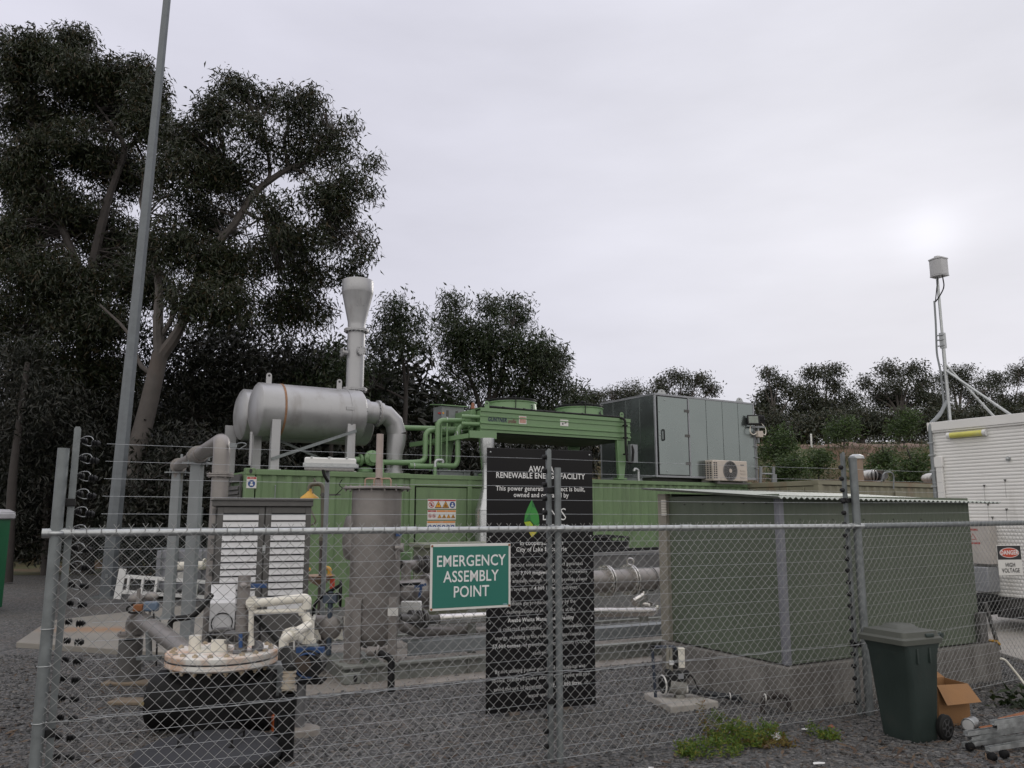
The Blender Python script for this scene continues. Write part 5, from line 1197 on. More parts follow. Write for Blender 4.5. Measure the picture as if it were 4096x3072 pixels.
for p in (A1_, A2_):
    q = MB(); q.box(p.x-.07, p.x+.07, p.y-.07, p.y+.07, .07, p.z-.12); q.box(p.x-.17, p.x+.17, p.y-.12, p.y+.12, p.z-.12, p.z-.10); q.box(p.x-.15, p.x+.15, p.y-.15, p.y+.15, .07, .085)
    for s in (-1, 1): q.cyl((p.x+s*.13, p.y, p.z-.16), (p.x+s*.13, p.y, p.z-.04), .01, n=6); q.prism([(p.x+s*.07, .085), (p.x+s*.14, .085), (p.x+s*.07, .18)], (0, .01, 0), (0, p.y, 0), (1,0,0), (0,0,1))
    GS.part('support_post', q, GREY_PAINT)
q = MB()
for p in (A2_, A3_):
    q.tube(bend([p+Vector((.12, -.02, -.06)), p+Vector((.22, -.02, -.02)), p+Vector((.30, -.02, -.04)), p+Vector((.2, -.02, -.1))], .04), .006, 5); q.box(p.x+.10, p.x+.17, p.y-.05, p.y, p.z-.08, p.z-.03)
q.cyl(A1_+Vector((.05, 0, .1)), A1_+Vector((.05, 0, .2)), .02, n=8)
GS.part('earth_strap', q, GREY_PAINT)

# ------------------------------------------------------------------ louvred cabinet
pc = cq(2, 1745, 600, 8.85)
KC = Frame(-3.19, 8.72, 20)
LC_ = Thing('louvred_cabinet', 'dark steel cabinet with two doors of white louvre blades', 'cabinet', KC)
CW, CD, CZ = 1.01, .55, 1.84
q = MB(); q.box(.0, CW, .04, CD, .18, CZ); LC_.part('body', q, STEEL_DARK, bevel=.006)
q = MB(); q.prism([(-.04, CZ+.0), (CW+.01, CZ+.0), (CW+.01, CZ+.06), (-.04, CZ+.06)], (0, CD+.08, 0), (0, -.03, 0), (1,0,0), (0,0,1)); q.prism([(-.06, CZ+.06), (CW+.02, CZ+.06), (CW-.02, CZ+.085), (-.02, CZ+.085)], (0, CD+.1, 0), (0, -.05, 0), (1,0,0), (0,0,1)); LC_.part('roof', q, STEEL_DARK, bevel=.005)
for i, x0 in enumerate((.02, .52)):
    x1 = x0+.485
    q = MB(); q.box(x0, x0+.06, 0, .04, .22, CZ-.01); q.box(x1-.06, x1, 0, .04, .22, CZ-.01); q.box(x0+.06, x1-.06, 0, .04, CZ-.075, CZ-.01); q.box(x0+.06, x1-.06, 0, .04, .22, .72)
    d = LC_.part('door', q, STEEL_DARK, bevel=.004)
    q = MB(); q.box(x0+.05, x1-.05, .032, .038, .7, CZ-.06); LC_.part('backing', q, PRINT_K, parent=d)
    n = 14; hh = (CZ-.085-.73)/n
    for k in range(n):
        z = .735+hh*k
        q = MB(); q.prism([(.030, z), (-.012, z), (-.016, z+.006), (.004, z+hh*.80), (.030, z+hh*.80)], (x1-x0-.12, 0, 0), (x0+.06, 0, 0), (0,1,0), (0,0,1)); LC_.part('louvre_blade', q, WHITE_SLAT, parent=d, smooth=20)
q = MB()
for z in np.arange(.5, 1.8, .16): q.cyl((-.015, .0, z-.035), (-.015, .0, z+.035), .018, n=8); q.box(-.03, .0, -.01, .05, z-.02, z+.02)
LC_.part('hinge', q, STEEL_DARK)
q = MB(); q.box(.5, .53, -.05, -.01, 1.36, 1.42); q.ring((.515, -.045, 1.35), (0,1,0), .012, .004, 10, 5); LC_.part('lock', q, GALV)
q = MB(); q.cyl((.52, -.01, .3), (.52, -.01, .7), .008, n=6); LC_.part('door_gap', q, PRINT_K)
HD = Thing('vent_hood', 'white sloping weather hood standing before the left door of the louvred cabinet', 'hood', KC, (.13, -.3, .1))
hp = KC.l(cq(2, 1930, 200, 8.35))
q = MB(); x0, x1 = KC.l(cq(2, 1818, 205, 8.35)).x, KC.l(cq(2, 2040, 205, 8.35)).x
q.prism([(-.36, .86), (-.36, .80), (-.34, .58), (-.02, .52), (-.02, 1.02), (-.06, 1.02)], (x1-x0, 0, 0), (x0, 0, 0), (0,1,0), (0,0,1)); HD.part('cover', q, WHITE_SLAT, bevel=.006)
q = MB(); q.ring(((x0+x1)/2, -.365, .66), (0,1,0), .10, .006, 28, 5); q.cyl(((x0+x1)/2-.05, -.2, .1), ((x0+x1)/2-.05, -.2, .55), .03, n=8); HD.part('cable_and_stand', q, RUBBER)

# ------------------------------------------------------------------ sloping stainless pipe with instruments
DP = Thing('sloping_pipe', 'sloping steel pipe with flanged end and small instruments beside the rusty lid', 'pipe', W0, tuple(cq(2, 1200, 600, 8.6)))
e0, e1 = cq(2, 1235, 400, 8.7), cq(2, 1600, 645, 7.4)
q = MB(); q.tube(bend([cq(2, 1160, 520, 8.9), cq(2, 1150, 395, 8.9), cq(2, 1250, 395, 8.65), e1, e1+(e1-e0)*.3], .2, 7), .083, 20); DP.part('pipe', q, STEEL)
dv = (e1-e0).normalized()
q = MB(); q.flange(cq(2, 1195, 400, 8.75), dv, .115, .02, 8, gap=.02); q.flange(cq(2, 1130, 505, 8.85), (0,0,1), .13, .016, 8); DP.part('flange', q, STEEL)
q = MB(); q.ring(cq(2, 1310, 425, 8.45), dv, .088, .006); DP.part('band', q, GALV_DULL)
b = cq(2, 1130, 590, 8.85); q = MB(); q.cyl((b.x, b.y, -.02), (b.x, b.y, b.z+.05), .12, n=18); q.cyl((b.x, b.y, .02), (b.x, b.y, .05), .17, n=18); DP.part('stub', q, STEEL_DARK)
q = MB(); p = cq(2, 1290, 380, 8.55); q.cyl(p, p+Vector((0, 0, .16)), .014, n=8); q.cyl(cq(2, 1240, 330, 8.6), cq(2, 1240, 270, 8.6), .016, n=8); DP.part('nozzle', q, STEEL)
q = MB(); p = cq(2, 1310, 262, 8.5); q.box(p.x-.075, p.x+.07, p.y-.04, p.y+.04, p.z-.05, p.z+.05); DP.part('transmitter', q, mat('blue instrument', (.10, .14, .2), .45), bevel=.02)
q = MB(); p = cq(2, 1175, 195, 8.7); q.sphere(p, .085, .05, .06); q.sphere(p+Vector((.16, 0, .02)), .075, .05, .05); p = cq(2, 1190, 265, 8.65); q.cyl(p, p+Vector((0, 0, .18)), .02, n=8); DP.part('gauge', q, STEEL)
q = MB(); p = cq(2, 1198, 270, 8.6); q.box(p.x-.05, p.x+.05, p.y-.03, p.y+.03, p.z-.04, p.z+.03); DP.part('solenoid', q, mat('rust brown plastic', (.22, .08, .025), .6), bevel=.008)
q = MB(); q.tube(bend([cq(2, 1215, 315, 8.55), cq(2, 1120, 320, 8.6), cq(2, 1085, 280, 8.6), cq(2, 1160, 240, 8.6)], .08), .011, 6); q.tube(bend([cq(2, 1325, 300, 8.45), cq(2, 1330, 380, 8.4), cq(2, 1360, 470, 8.4), cq(2, 1350, 780, 8.3)], .1), .009, 6); DP.part('cable', q, RUBBER)
q = MB(); q.cyl(cq(2, 1283, 480, 8.2), cq(2, 1288, 700, 8.2), .03, n=10); p = cq(2, 1288, 700, 8.2); q.box(p.x-.1, p.x+.1, p.y-.06, p.y+.06, p.z-.02, p.z+.01); DP.part('prop', q, GALV_DULL)
for y, x0, x1, Y, lab in ((650, 930, 1480, 8.75, 'sandy coloured timber sleeper under the sloping pipe'), (770, 990, 1560, 7.9, 'sandy coloured timber sleeper nearest the rusty lid')):
    a, b = cq(2, x0, y, Y), cq(2, x1, y, Y); q = MB(); q.box(a.x, b.x, Y-.10, Y+.10, 0, .035); solo('timber_sleeper', q, mat('sandy timber', (.17, .135, .10), .9, 0, .2, 5, .3, 30), lab, 'sleeper', base=(a.x, Y, 0), group='timber sleepers', bevel=.01)
HO = MB(); HO.tube(bend([cq(2, 1465, 500, 8.2), cq(2, 1470, 400, 8.2), cq(2, 1500, 370, 8.2), cq(2, 1660, 355, 8.2), cq(2, 1740, 280, 8.2), cq(2, 1830, 160, 8.3)], .1), .028, 10)
solo('hose', HO, RUBBER, 'black hose curving from the slab up to the louvred cabinet', 'hose', base=tuple(cq(2, 1465, 500, 8.2)))
p = cq(2, 1437, 695, 8.4); q = MB(); q.cyl((p.x, p.y, 0), (p.x, p.y, .10), .045, n=14); q.cyl((p.x, p.y, .10), (p.x, p.y, .12), .05, n=14); solo('capped_stub', q, ORANGE, 'small orange capped stub left of the rusty lid', 'cap', base=(p.x, p.y, 0))

# ------------------------------------------------------------------ well head with the rusty white lid
WC_ = at(890, 2618, 7.05); wx, wy, wz = WC_.x, WC_.y, WC_.z
WELL = Thing('well_head', 'black gas well chamber with a rust stained white bolted lid', 'well head', W0, (wx, wy, 0))
RUSTW = mat('rust stained white lid', (.66, .65, .62), .6, 0, .08, 5, .1, 40, ((.42, .18, .055), .70, 4.6))
q = MB(); R = .452; q.lathe([(0, .04), (R-.01, .04), (R, .03), (R, .0), (R-.005, -.012), (R-.005, -.018), (R, -.03), (R, -.06), (R-.02, -.075), (0, -.075)], (wx, wy, wz), n=56); lid = WELL.part('lid', q, RUSTW, smooth=30)
q = MB(); q.ring((wx, wy, wz-.015), (0,0,1), R-.004, .007, 56, 6); WELL.part('gasket', q, PRINT_K, parent=lid)
for k in range(20):
    a = 2*pi*k/20+.1; q = MB(); p = (wx+.395*cos(a), wy+.395*sin(a)); q.cyl((*p, wz-.11), (*p, wz+.065), .011, n=6); q.cyl((*p, wz+.04), (*p, wz+.056), .024, n=6); q.cyl((*p, wz-.095), (*p, wz-.076), .022, n=6); WELL.part('bolt', q, mat('pale rusty bolt', (.40, .33, .24), .6, .2, .2, 20), parent=lid)
q = MB(); q.cyl((wx-.08, wy-.02, wz+.04), (wx-.08, wy-.02, wz+.06), .15, n=28); q.cyl((wx-.2, wy-.1, wz+.04), (wx-.2, wy-.1, wz+.17), .05, n=14); q.box(wx-.05, wx+.08, wy-.14, wy-.1, wz+.04, wz+.14); WELL.part('boss', q, PVC, parent=lid)
q = MB(); q.cyl((wx, wy, -.05), (wx, wy, wz-.075), .345, n=36); q.cyl((wx, wy, wz-.13), (wx, wy, wz-.075), .375, n=36); WELL.part('riser', q, PE)
q = MB(); pz = .235; ex = at(596, 2850, 6.95).x; q.lathe([(0, 0), (.20, .0), (.225, .015), (.236, .04), (.236, .06), (.234, 1.0)], (ex+.02, wy-.09, pz), (1, .03, 0), 40); WELL.part('side_pipe', q, PE)
q = MB(); q.cyl((ex+.03, wy-.32, pz+.02), (ex+.03, wy-.315, pz+.02), .02, n=12); q.lathe([(.028, -.003), (.028, .002)], (ex+.14, wy-.306, pz+.03), (0,-1,0), 14); WELL.part('test_plug', q, mat('dull yellow plug', (.20, .16, .08), .6))
q = MB(); q.box(wx+.30, wx+.55, wy-.02, wy+.18, .10, wz-.08); WELL.part('bracket', q, GREY_PAINT, bevel=.004)
# valve and riser on the lid
vx, vy = wx+.02, wy-.05
VL = Thing('valve_riser', 'stainless riser and flanged valve with blue levers standing on the rusty lid', 'valve', W0, (vx, vy, wz+.06))
q = MB(); p0 = cq(5, 248, 560, 6.95); p1 = cq(5, 240, 10, 6.95); q.cyl((p0.x, p0.y, wz+.04), (p0.x, p0.y, p1.z), .052, n=18)
for z in (.25, .32, .40): q.ring((p0.x, p0.y, wz+z), (0,0,1), .05, .006, 18, 6)
q.cyl((p0.x, p0.y, p1.z-.01), (p0.x, p0.y, p1.z+.015), .05, n=18); VL.part('pipe', q, STEEL)
q = MB(); q.flange((p0.x-.015, p0.y-.02, wz+.16), (0,0,1), .115, .018, 8, gap=.05); VL.part('flange', q, STEEL_DARK)
q = MB(); c = cq(5, 90, 480, 7.08); q.flange((c.x, c.y, c.z), (0,0,1), .09, .014, 6, gap=.02); q.cyl((c.x, c.y, wz), (c.x, c.y, c.z+.03), .05, n=14); VL.part('flange', q, STEEL_DARK)
q = MB(); a, b = cq(5, 330, 85, 6.88), cq(5, 470, 85, 6.88); q.bar(a, b, .018, .035); VL.part('lever', q, BLUE, bevel=.004)
q = MB(); a, b = cq(5, 243, 500, 6.83), cq(5, 243, 620, 6.83); q.bar(a, b, .03, .02); VL.part('lever', q, BLUE, bevel=.004)
q = MB(); a, b = cq(5, 250, 85, 6.93), cq(5, 340, 88, 6.88); q.cyl(a, b, .014, n=8); q.sphere(cq(5, 265, 85, 6.88), .03); VL.part('valve_body', q, STEEL)
q = MB(); a = cq(5, 290, 235, 6.93); q.tube([p0+Vector((0, 0, a.z-p0.z)), a+Vector((.02, 0, 0))], .035, 14); VL.part('branch', q, STEEL)
q = MB(); c = cq(5, 390, 620, 6.98); q.sphere(c, .05, .05, .06); q.cyl((c.x, c.y, wz), (c.x, c.y, c.z), .03, n=10); q.cyl(cq(5, 180, 660, 6.83), cq(5, 240, 660, 6.83), .02, n=8); VL.part('fitting', q, mat('grey plastic fitting', (.12, .12, .13), .6))
# white pvc pipework
PV = Thing('pvc_pipework', 'aged white PVC pipe loop with ribbed unions beside the rusty lid', 'pipes', W0, tuple(cq(5, 830, 560, 6.9)))
Y0 = 6.9
def pv(pts, r, rad=.06, m=PVC, name='pipe'):
    q = MB(); q.tube(bend([cq(5, *p, Y0) if len(p) == 2 else cq(5, *p) for p in pts], rad, 6), r, 18); return PV.part(name, q, m)
pv([(300, 240), (380, 235), (800, 190), (818, 205), (812, 285)], .037, .07)
pv([(345, 312), (780, 300)], .0195)
pv([(335, 300), (330, 600)], .021)
pv([(800, 320), (808, 360), (838, 420), (835, 565)], .036, .05)
q = MB(); q.tube([cq(5, 838, 370, Y0), cq(5, 833, 560, Y0)], .042, 18); PV.part('pipe', q, PVC)
pv([(835, 420), (700, 500, 6.55), (640, 530, 6.35), (617, 555, 6.35), (614, 640, 6.35)], .037, .08)
def union(p0_, p1_, r, n=14):
    q = MB(); a, b = Vector(p0_), Vector(p1_); d = (b-a); q.cyl(a, b, r*.95, n=20)
    u = d.orthogonal().normalized(); w = d.normalized().cross(u)
    for k in range(n): t = 2*pi*k/n; e = (u*cos(t)+w*sin(t))*r; q.bar(a+e, b+e, .012, .012)
    PV.part('union', q, PVC)
union(cq(5, 318, 240, Y0), cq(5, 372, 236, Y0), .052); union(cq(5, 752, 302, Y0), cq(5, 800, 300, Y0), .034); union(cq(5, 834, 545, Y0), cq(5, 834, 580, Y0), .052); union(cq(5, 655, 515, 6.4), cq(5, 705, 497, 6.55), .048)
q = MB(); q.cyl(cq(5, 760, 520, Y0), cq(5, 800, 535, Y0), .05, n=16); q.cyl(cq(5, 330, 545, Y0), cq(5, 330, 600, Y0), .03, n=12); PV.part('socket', q, PVC)
q = MB(); q.tube(bend([cq(5, 705, 555, Y0), cq(5, 705, 640, Y0)], .05), .008, 6); q.cyl(cq(5, 883, 335, Y0), cq(5, 878, 380, Y0), .01, n=6); PV.part('tag_wire', q, PRINT_W2)
q = MB(); q.tube(bend([cq(5, 280, 300, 7.0), cq(5, 400, 380, 7.0), cq(5, 560, 560, 7.0), cq(5, 640, 640, 6.95)], .1), .022, 10); solo('hose', q, RUBBER, 'black hose sloping under the white PVC pipes', 'hose', base=tuple(cq(5, 280, 300, 7.0)))
# black sump pipe below the pvc
p = cq(5, 640, 1580, 6.1)
SP = Thing('sump_pipe', 'black vertical sump pipe with a clamped rubber sleeve under the white PVC elbow', 'pipe', W0, (p.x, 6.15, 0))
xx = cq(5, 640, 1300, 6.15).x; xt = cq(5, 618, 700, 6.35).x
q = MB(); z = cq(5, 620, 1010, 6.15).z; q.cyl((xx, 6.15, -.05), (xx, 6.15, z), .058, n=24); q.cyl((xx, 6.15, z-.1), (xx, 6.15, z+.0), .066, n=24); SP.part('casing', q, PE)
q = MB(); z2 = cq(5, 618, 810, 6.25).z; q.cyl((xx-.01, 6.17, z), (xx-.02, 6.25, z2), .043, n=18)
for t in (.2, .45, .7, .9): q.ring(Vector((xx-.01, 6.17, z)).lerp(Vector((xx-.02, 6.25, z2)), t), (0,0,1), .044, .008, 18, 6)
SP.part('coupling', q, mat('pale grease stained pipe', (.27, .24, .19), .6, dirt=((.18, .10, .04), .5, 6)))
q = MB(); z3 = cq(5, 614, 640, 6.35).z; q.cyl((xx-.02, 6.25, z2), (xt, 6.35, z3+.005), .045, n=20); q.cyl((xx-.02, 6.25, z2), (xx-.02, 6.25, z2+.03), .052, n=18); SP.part('rubber_sleeve', q, RUBBER)
q = MB(); p = cq(5, 565, 1130, 6.35); q.cyl((p.x, p.y, -.02), (p.x, p.y, p.z+.08), .024, n=10); SP.part('side_tube', q, PE)
p = cq(5, 560, 1270, 6.95); q = MB(); q.cyl((p.x, p.y, 0), (p.x, p.y, .1), .052, n=18); q.cyl((p.x, p.y, .08), (p.x, p.y, .12), .058, n=18); solo('capped_stub', q, ORANGE, 'orange capped stub beside the black sump pipe', 'cap', base=(p.x, p.y, 0))
# round blower on a post
p = cq(5, 840, 760, 6.85)
BL = Thing('blower', 'round black gauge housing on a grey post with a small concrete footing', 'valve', W0, (p.x, 6.850, 0))
q = MB(); q.cyl((p.x+.0, 6.800, p.z), (p.x+.01, 6.960, p.z), .108, n=32); q.ring((p.x, 6.800, p.z), (0,1,0), .103, .016, 32, 8); q.cyl((p.x+.04, 6.760, p.z), (p.x+.04, 6.800, p.z), .085, n=28); BL.part('housing', q, BLACK)
q = MB(); q.ring((p.x, 6.775, p.z), (0,1,0), .094, .009, 32, 8); q.box(p.x-.11, p.x+.11, 6.820, 6.900, p.z+.09, p.z+.13); BL.part('cover_ring', q, BLUE)
q = MB(); q.lathe([(.0, 0), (.06, .0), (.065, .01)], (p.x-.03, 6.750, p.z+.02), (0,-1,0), 24); BL.part('dial', q, mat('brown glass', (.07, .055, .045), .25))
z = cq(5, 820, 905, 6.850).z; q = MB(); q.box(p.x-.19, p.x+.12, 6.760, 6.960, z-.012, z+.012); BL.part('shelf', q, PE)
q = MB(); q.cyl((p.x-.06, 6.850, -.02), (p.x-.06, 6.850, z-.01), .038, n=16); BL.part('post', q, mat('grey post', (.12, .12, .125), .6))
q = MB(); q.lathe([(.15, -.02), (.14, .04), (.10, .055)], (p.x-.04, 6.850, 0), n=20); BL.part('footing', q, CONC)
# dark lid in front
LDp = Vector((-2.16, 6.06, 0))
LT = Thing('tank_lid', 'round dark grey plastic chamber lid with two black handles at the bottom left', 'lid', W0, (LDp.x, 6.06, 0))
lz = .115
q = MB(); q.lathe([(0, lz+.03), (.2, lz+.026), (.42, lz+.010), (.47, lz), (.50, lz-.015), (.505, lz-.05), (.48, lz-.06)], (LDp.x, 6.06, 0), n=64, close=False); LT.part('cover', q, LID, smooth=50)
q = MB(); q.lathe([(.49, lz-.05), (.49, -.05)], (LDp.x, 6.06, 0), n=56, close=False); q.ring((LDp.x, 6.06, lz-.06), (0,0,1), .495, .012, 56, 6); LT.part('chamber', q, PE)
for (xa_, ya_), (xb_, yb_) in (((1540, 1470), (1665, 1380)), ((2000, 1480), (2105, 1395))):
    a, b = cq(2, xa_, ya_, 5.95), cq(2, xb_, yb_, 6.2); a.z = b.z = lz+.02; q = MB(); q.tube(bend([a, a+Vector((.0, 0, .06)), b+Vector((0, 0, .06)), b], .02), .009, 8); q.cyl(a, a+Vector((0, 0, .012)), .024, n=10); q.cyl(b, b+Vector((0, 0, .012)), .024, n=10); LT.part('handle', q, BLACK)

# ------------------------------------------------------------------ skid with vessel
K = Frame(-1.74, 8.65, 26)
SK = Thing('equipment_skid', 'grey green steel skid frame carrying the vessel and pipes on the gravel', 'skid', K)
q = MB()
q.box(.0, 5.6, .0, .10, .165, .19); q.box(.0, 5.6, .0, .10, -.02, .005); q.box(.12, 5.6, .045, .055, .005, .165)
for a in (.36, .72, 1.4, 2.2, 3.05, 3.5, 4.1): q.box(a, a+.012, .005, .045, .005, .165)
q.box(-.02, .1, .12, 2.2, .165, .19); q.box(-.02, .1, .12, 2.2, -.02, .005); q.box(.03, .04, .12, 2.2, .005, .165); q.box(.1, 5.6, 1.9, 2.0, .165, .19)
q.box(.1, .45, .1, .9, .17, .188); SK.part('beam', q, SKIDM, bevel=.003)
q = MB(); q.box(.0, .18, -.012, .16, .01, .128); cc = SK.part('corner_casting', q, SKIDM, bevel=.014)
q = MB(); q.prism(ellipse_pts(.12, .07, .022, .038, 14), (0, .004, 0), (0, -.0155, 0), (1,0,0), (0,0,1)); SK.part('lifting_hole', q, PRINT_K, parent=cc)
q = MB(); q.box(.80, 5.4, .32, .34, .19, .34); q.box(.80, 5.4, .34, .52, .325, .34); SK.part('cable_tray', q, GREY_PAINT, bevel=.003)
q = MB(); q.box(-.5, 5.8, -.28, 2.6, -.06, .012); solo('skid_footing', q, CONC, 'low concrete strip under the grey green skid', 'footing', K, (0, 0, 0), bevel=.01)
q = MB(); q.bar((2.9, -.05, .3), (3.02, -.3, .02), .02, .02); 
# vessel
VE = Thing('vessel', 'tall brownish stainless cylindrical vessel with a flat lid on legs', 'vessel', W0, (-1.53, 9.1, .19))
vx, vy, vr = -1.53, 9.15, .278
q = MB(); q.lathe([(0, .30), (.1, .31), (.2, .36), (.26, .42), (vr, .48), (vr, 2.02), (vr-.02, 2.03)], (vx, vy, 0), n=48, close=False); VE.part('shell', q, STEEL, smooth=50)
q = MB(); q.lathe([(0, 2.075), (.36, 2.06), (.385, 2.05), (.385, 2.035), (.36, 2.03), (.0, 2.03)], (vx, vy, 0), n=48)
for k in range(16): a = 2*pi*k/16; q.cyl((vx+.355*cos(a), vy+.355*sin(a), 2.01), (vx+.355*cos(a), vy+.355*sin(a), 2.075), .011, n=6)
VE.part('lid', q, STEEL, smooth=30)
q = MB()
for x0, x1 in ((-.12, .07), (-.02, .17)): q.tube(bend([(vx+x0, vy-.1, 2.06), (vx+x0, vy-.1, 2.15), (vx+x1, vy-.1, 2.15), (vx+x1, vy-.1, 2.06)], .03), .009, 6)
VE.part('lid_handle', q, mat('coppery handle', (.33, .22, .17), .4, .5))
q = MB(); q.cyl((vx+.02, vy-.02, 2.06), (vx+.02, vy-.02, 2.66), .04, n=16); VE.part('vent_pipe', q, mat('pinkish stained steel', (.33, .275, .255), .5, .2, .15, 6, dirt=((.25, .15, .12), .3, 8), streak=.3))
q = MB(); q.lathe([(vr+.003, 1.25), (vr+.03, 1.28), (vr+.05, 1.4), (vr+.05, 1.6), (vr+.02, 1.72), (vr+.002, 1.74)], (vx-.075, vy+.16, 0), n=40, close=False); VE.part('rear_vessel', q, STEEL, smooth=50)  # bulge of another vessel standing behind this one
for an in (-118, -35, 145, 215):
    d = Vector((cos(radians(an)), sin(radians(an)), 0)); p = Vector((vx, vy, 0))+d*(vr+.01)
    q = MB(); q.box(p.x-.045, p.x+.045, p.y-.035, p.y+.035, .19, .86); q.box(p.x-.08, p.x+.08, p.y-.07, p.y+.07, .19, .205); VE.part('leg', q, STEEL)
q = MB(); p = cq(5, 1560, 310, 8.8); q.box(p.x-.055, p.x+.055, p.y-.01, p.y, p.z-.04, p.z+.04); VE.part('nameplate', q, PRINT_W2)
q = MB(); p = cq(4, 1610, 1060, 9.0); q.cyl((p.x-.04, p.y, p.z), (p.x+.02, p.y, p.z), .03, n=14); q.cyl((p.x+.02, p.y, p.z), (p.x+.05, p.y, p.z), .05, n=18); p = cq(4, 1590, 1060, 9.0); q.cyl((p.x, p.y, p.z), (p.x, p.y, p.z-.12), .012, n=8); VE.part('nozzle', q, STEEL)
q = MB(); p = cq(4, 1610, 950, 9.0); q.box(p.x-.03, p.x+.03, p.y-.02, p.y+.02, p.z-.015, p.z+.015); VE.part('blue_valve', q, BLUE)
# small wheel valve left of vessel
HW = Thing('hand_wheel_valve', 'black hand wheel valve standing left of the tall stainless vessel', 'valve', W0, (-2.05, 9.3, .2))
c = cq(4, 1105, 1460, 9.3); q = MB(); q.ring(c, (1, .25, 0), .14, .014, 28, 8); q.bar(c+Vector((0, 0, -.13)), c+Vector((0, 0, .13)), .015, .015); q.cyl(c, c+Vector((-.2, -.05, 0)), .014, n=8); HW.part('wheel', q, BLACK)
q = MB(); a = cq(4, 1020, 1500, 9.3); q.cyl((a.x, a.y, .2), (a.x, a.y, a.z+.08), .03, n=10); q.box(a.x-.08, a.x+.08, a.y-.05, a.y+.05, a.z-.05, a.z+.05); HW.part('body', q, mat('blue grey valve', (.06, .08, .11), .5), bevel=.01)
q = MB(); q.tube(bend([cq(4, 1110, 1380, 9.3), cq(4, 960, 1470, 9.3), cq(4, 880, 1540, 9.3), cq(4, 870, 1650, 9.3)], .1), .018, 8); HW.part('cable', q, RUBBER)
LW = Thing('pipe_manifold', 'dull steel pipe stubs low between the cabinet and the vessel', 'pipes', W0, (-2.4, 9.5, .1))
q = MB(); q.tube([cq(5, 880, 405, 9.5), cq(5, 1120, 420, 9.5)], .09, 18); q.cyl(cq(5, 960, 480, 9.5), cq(5, 960, 640, 9.5), .06, n=12); q.lathe([(.12, 0), (.13, .02), (.13, .16), (.1, .18)], cq(5, 1040, 430, 9.45), (0,-1,0), 24); LW.part('pipe', q, STEEL)
q = MB()
for x in (900, 1030, 1090): q = MB(); p = cq(5, x, 500, 9.3); q.prism([(-.05, -.04), (.05, -.07), (.04, .05), (-.03, .04)], (0, .01, 0), tuple(p), (1,0,0), (0,0,1)); LW.part('bracket', q, PVC)

# ------------------------------------------------------------------ big horizontal gas pipe and neighbours on the skid
HP = Thing('gas_cooler_pipe', 'large horizontal stainless gas pipe with flange rings running behind both signs', 'pipe', W0, (.2, 10.4, .3))
h0, h1 = cq(4, 1600, 1450, 9.9), cq(12, 2250, 880, 12.4)
dh = (h1-h0).normalized()
q = MB(); q.lathe([(0, -.06), (.08, -.05), (.135, -.0), (.15, .06), (.145, .5), (.155, .55), (.155, (h1-h0).length)], h0, dh, 32); HP.part('shell', q, STEEL, smooth=40)
for x, y in ((1865, 1440),):
    q = MB(); t = (cq(4, x, y, 10.3).x-h0.x)/(h1.x-h0.x); q.flange(h0.lerp(h1, t), dh, .215, .02, 14, gap=.02); HP.part('flange', q, STEEL)
for x in (1565, 1790):
    q = MB(); t = (cq(12, x, 880, 11.5).x-h0.x)/(h1.x-h0.x); q.flange(h0.lerp(h1, t), dh, .225, .022, 14, gap=.02); HP.part('flange', q, STEEL_SHINY)
for x in (1960, ):
    q = MB(); t = (cq(12, x, 880, 11.9).x-h0.x)/(h1.x-h0.x); q.ring(h0.lerp(h1, t), dh, .172, .008, 32, 6); HP.part('seam', q, STEEL_DARK)
q = MB(); p = cq(4, 1820, 1475, 10.05); q.lathe([(.05, 0), (.055, .01), (.03, .012)], p, (.3,-1,0), 20); p = cq(4, 1730, 1490, 9.85); q.cyl(p, p+Vector((0, 0, -.1)), .012, n=8); HP.part('sight_glass', q, STEEL_SHINY)
q = MB(); q.ring(cq(12, 1775, 750, 11.2), (0.2,1,0), .045, .012, 20, 6); HP.part('lifting_eye', q, STEEL_SHINY)
q = MB(); p = cq(4, 1745, 1400, 9.8); q.bar(p, p+Vector((.14, 0, .03)), .03, .03); q.bar(p+Vector((.08, 0, .0)), p+Vector((.06, 0, -.12)), .03, .03); HP.part('blue_valve', q, BLUE)
q = MB(); q.tube(bend([cq(4, 1800, 1370, 9.8), cq(4, 1600, 1380, 9.8), cq(4, 1545, 1450, 9.8), cq(4, 1560, 1580, 9.8)], .12), .016, 8); q.tube(bend([cq(4, 1640, 1200, 9.9), cq(4, 1560, 1400, 9.8), cq(4, 1550, 1500, 9.8), cq(4, 1610, 1560, 9.8)], .1), .012, 8); HP.part('cable', q, RUBBER)
for x in (1730, 2030): 
    p = h0.lerp(h1, .82 if x > 2000 else .55); q = MB(); q.box(p.x-.06, p.x+.06, p.y-.05, p.y+.05, .2, p.z-.1); HP.part('support', q, SKIDM)
UP = Thing('branch_pipe', 'short flanged steel branch pipe above the big gas pipe, left of the green sign', 'pipe', W0, tuple(cq(4, 1600, 1320, 10.2)))
q = MB(); q.tube([cq(4, 1590, 1215, 10.1), cq(4, 1900, 1205, 10.6)], .065, 18); q.cyl(cq(4, 1670, 1340, 10.1), cq(4, 1672, 1190, 10.1), .06, n=18); UP.part('pipe', q, STEEL)
q = MB()
for x in (1775, 1845): q.flange(cq(4, x, 1205, 10.4), dh, .115, .014, 8, gap=.012)
UP.part('flange', q, STEEL_DARK)
q = MB(); p = cq(4, 1672, 1135, 10.1); q.box(p.x-.07, p.x+.07, p.y-.05, p.y+.05, p.z-.05, p.z+.05); UP.part('actuator', q, GREEN_PIPE, bevel=.01)
GPp = Thing('insulated_pipe', 'bright metal clad pipe low on the skid with an elbow at its right end', 'pipe', W0, (.2, 9.9, .2))
a, b, c = cq(5, 1950, 375, 9.6), cq(12, 1470, 1185, 10.9), cq(12, 1960, 1180, 11.5)
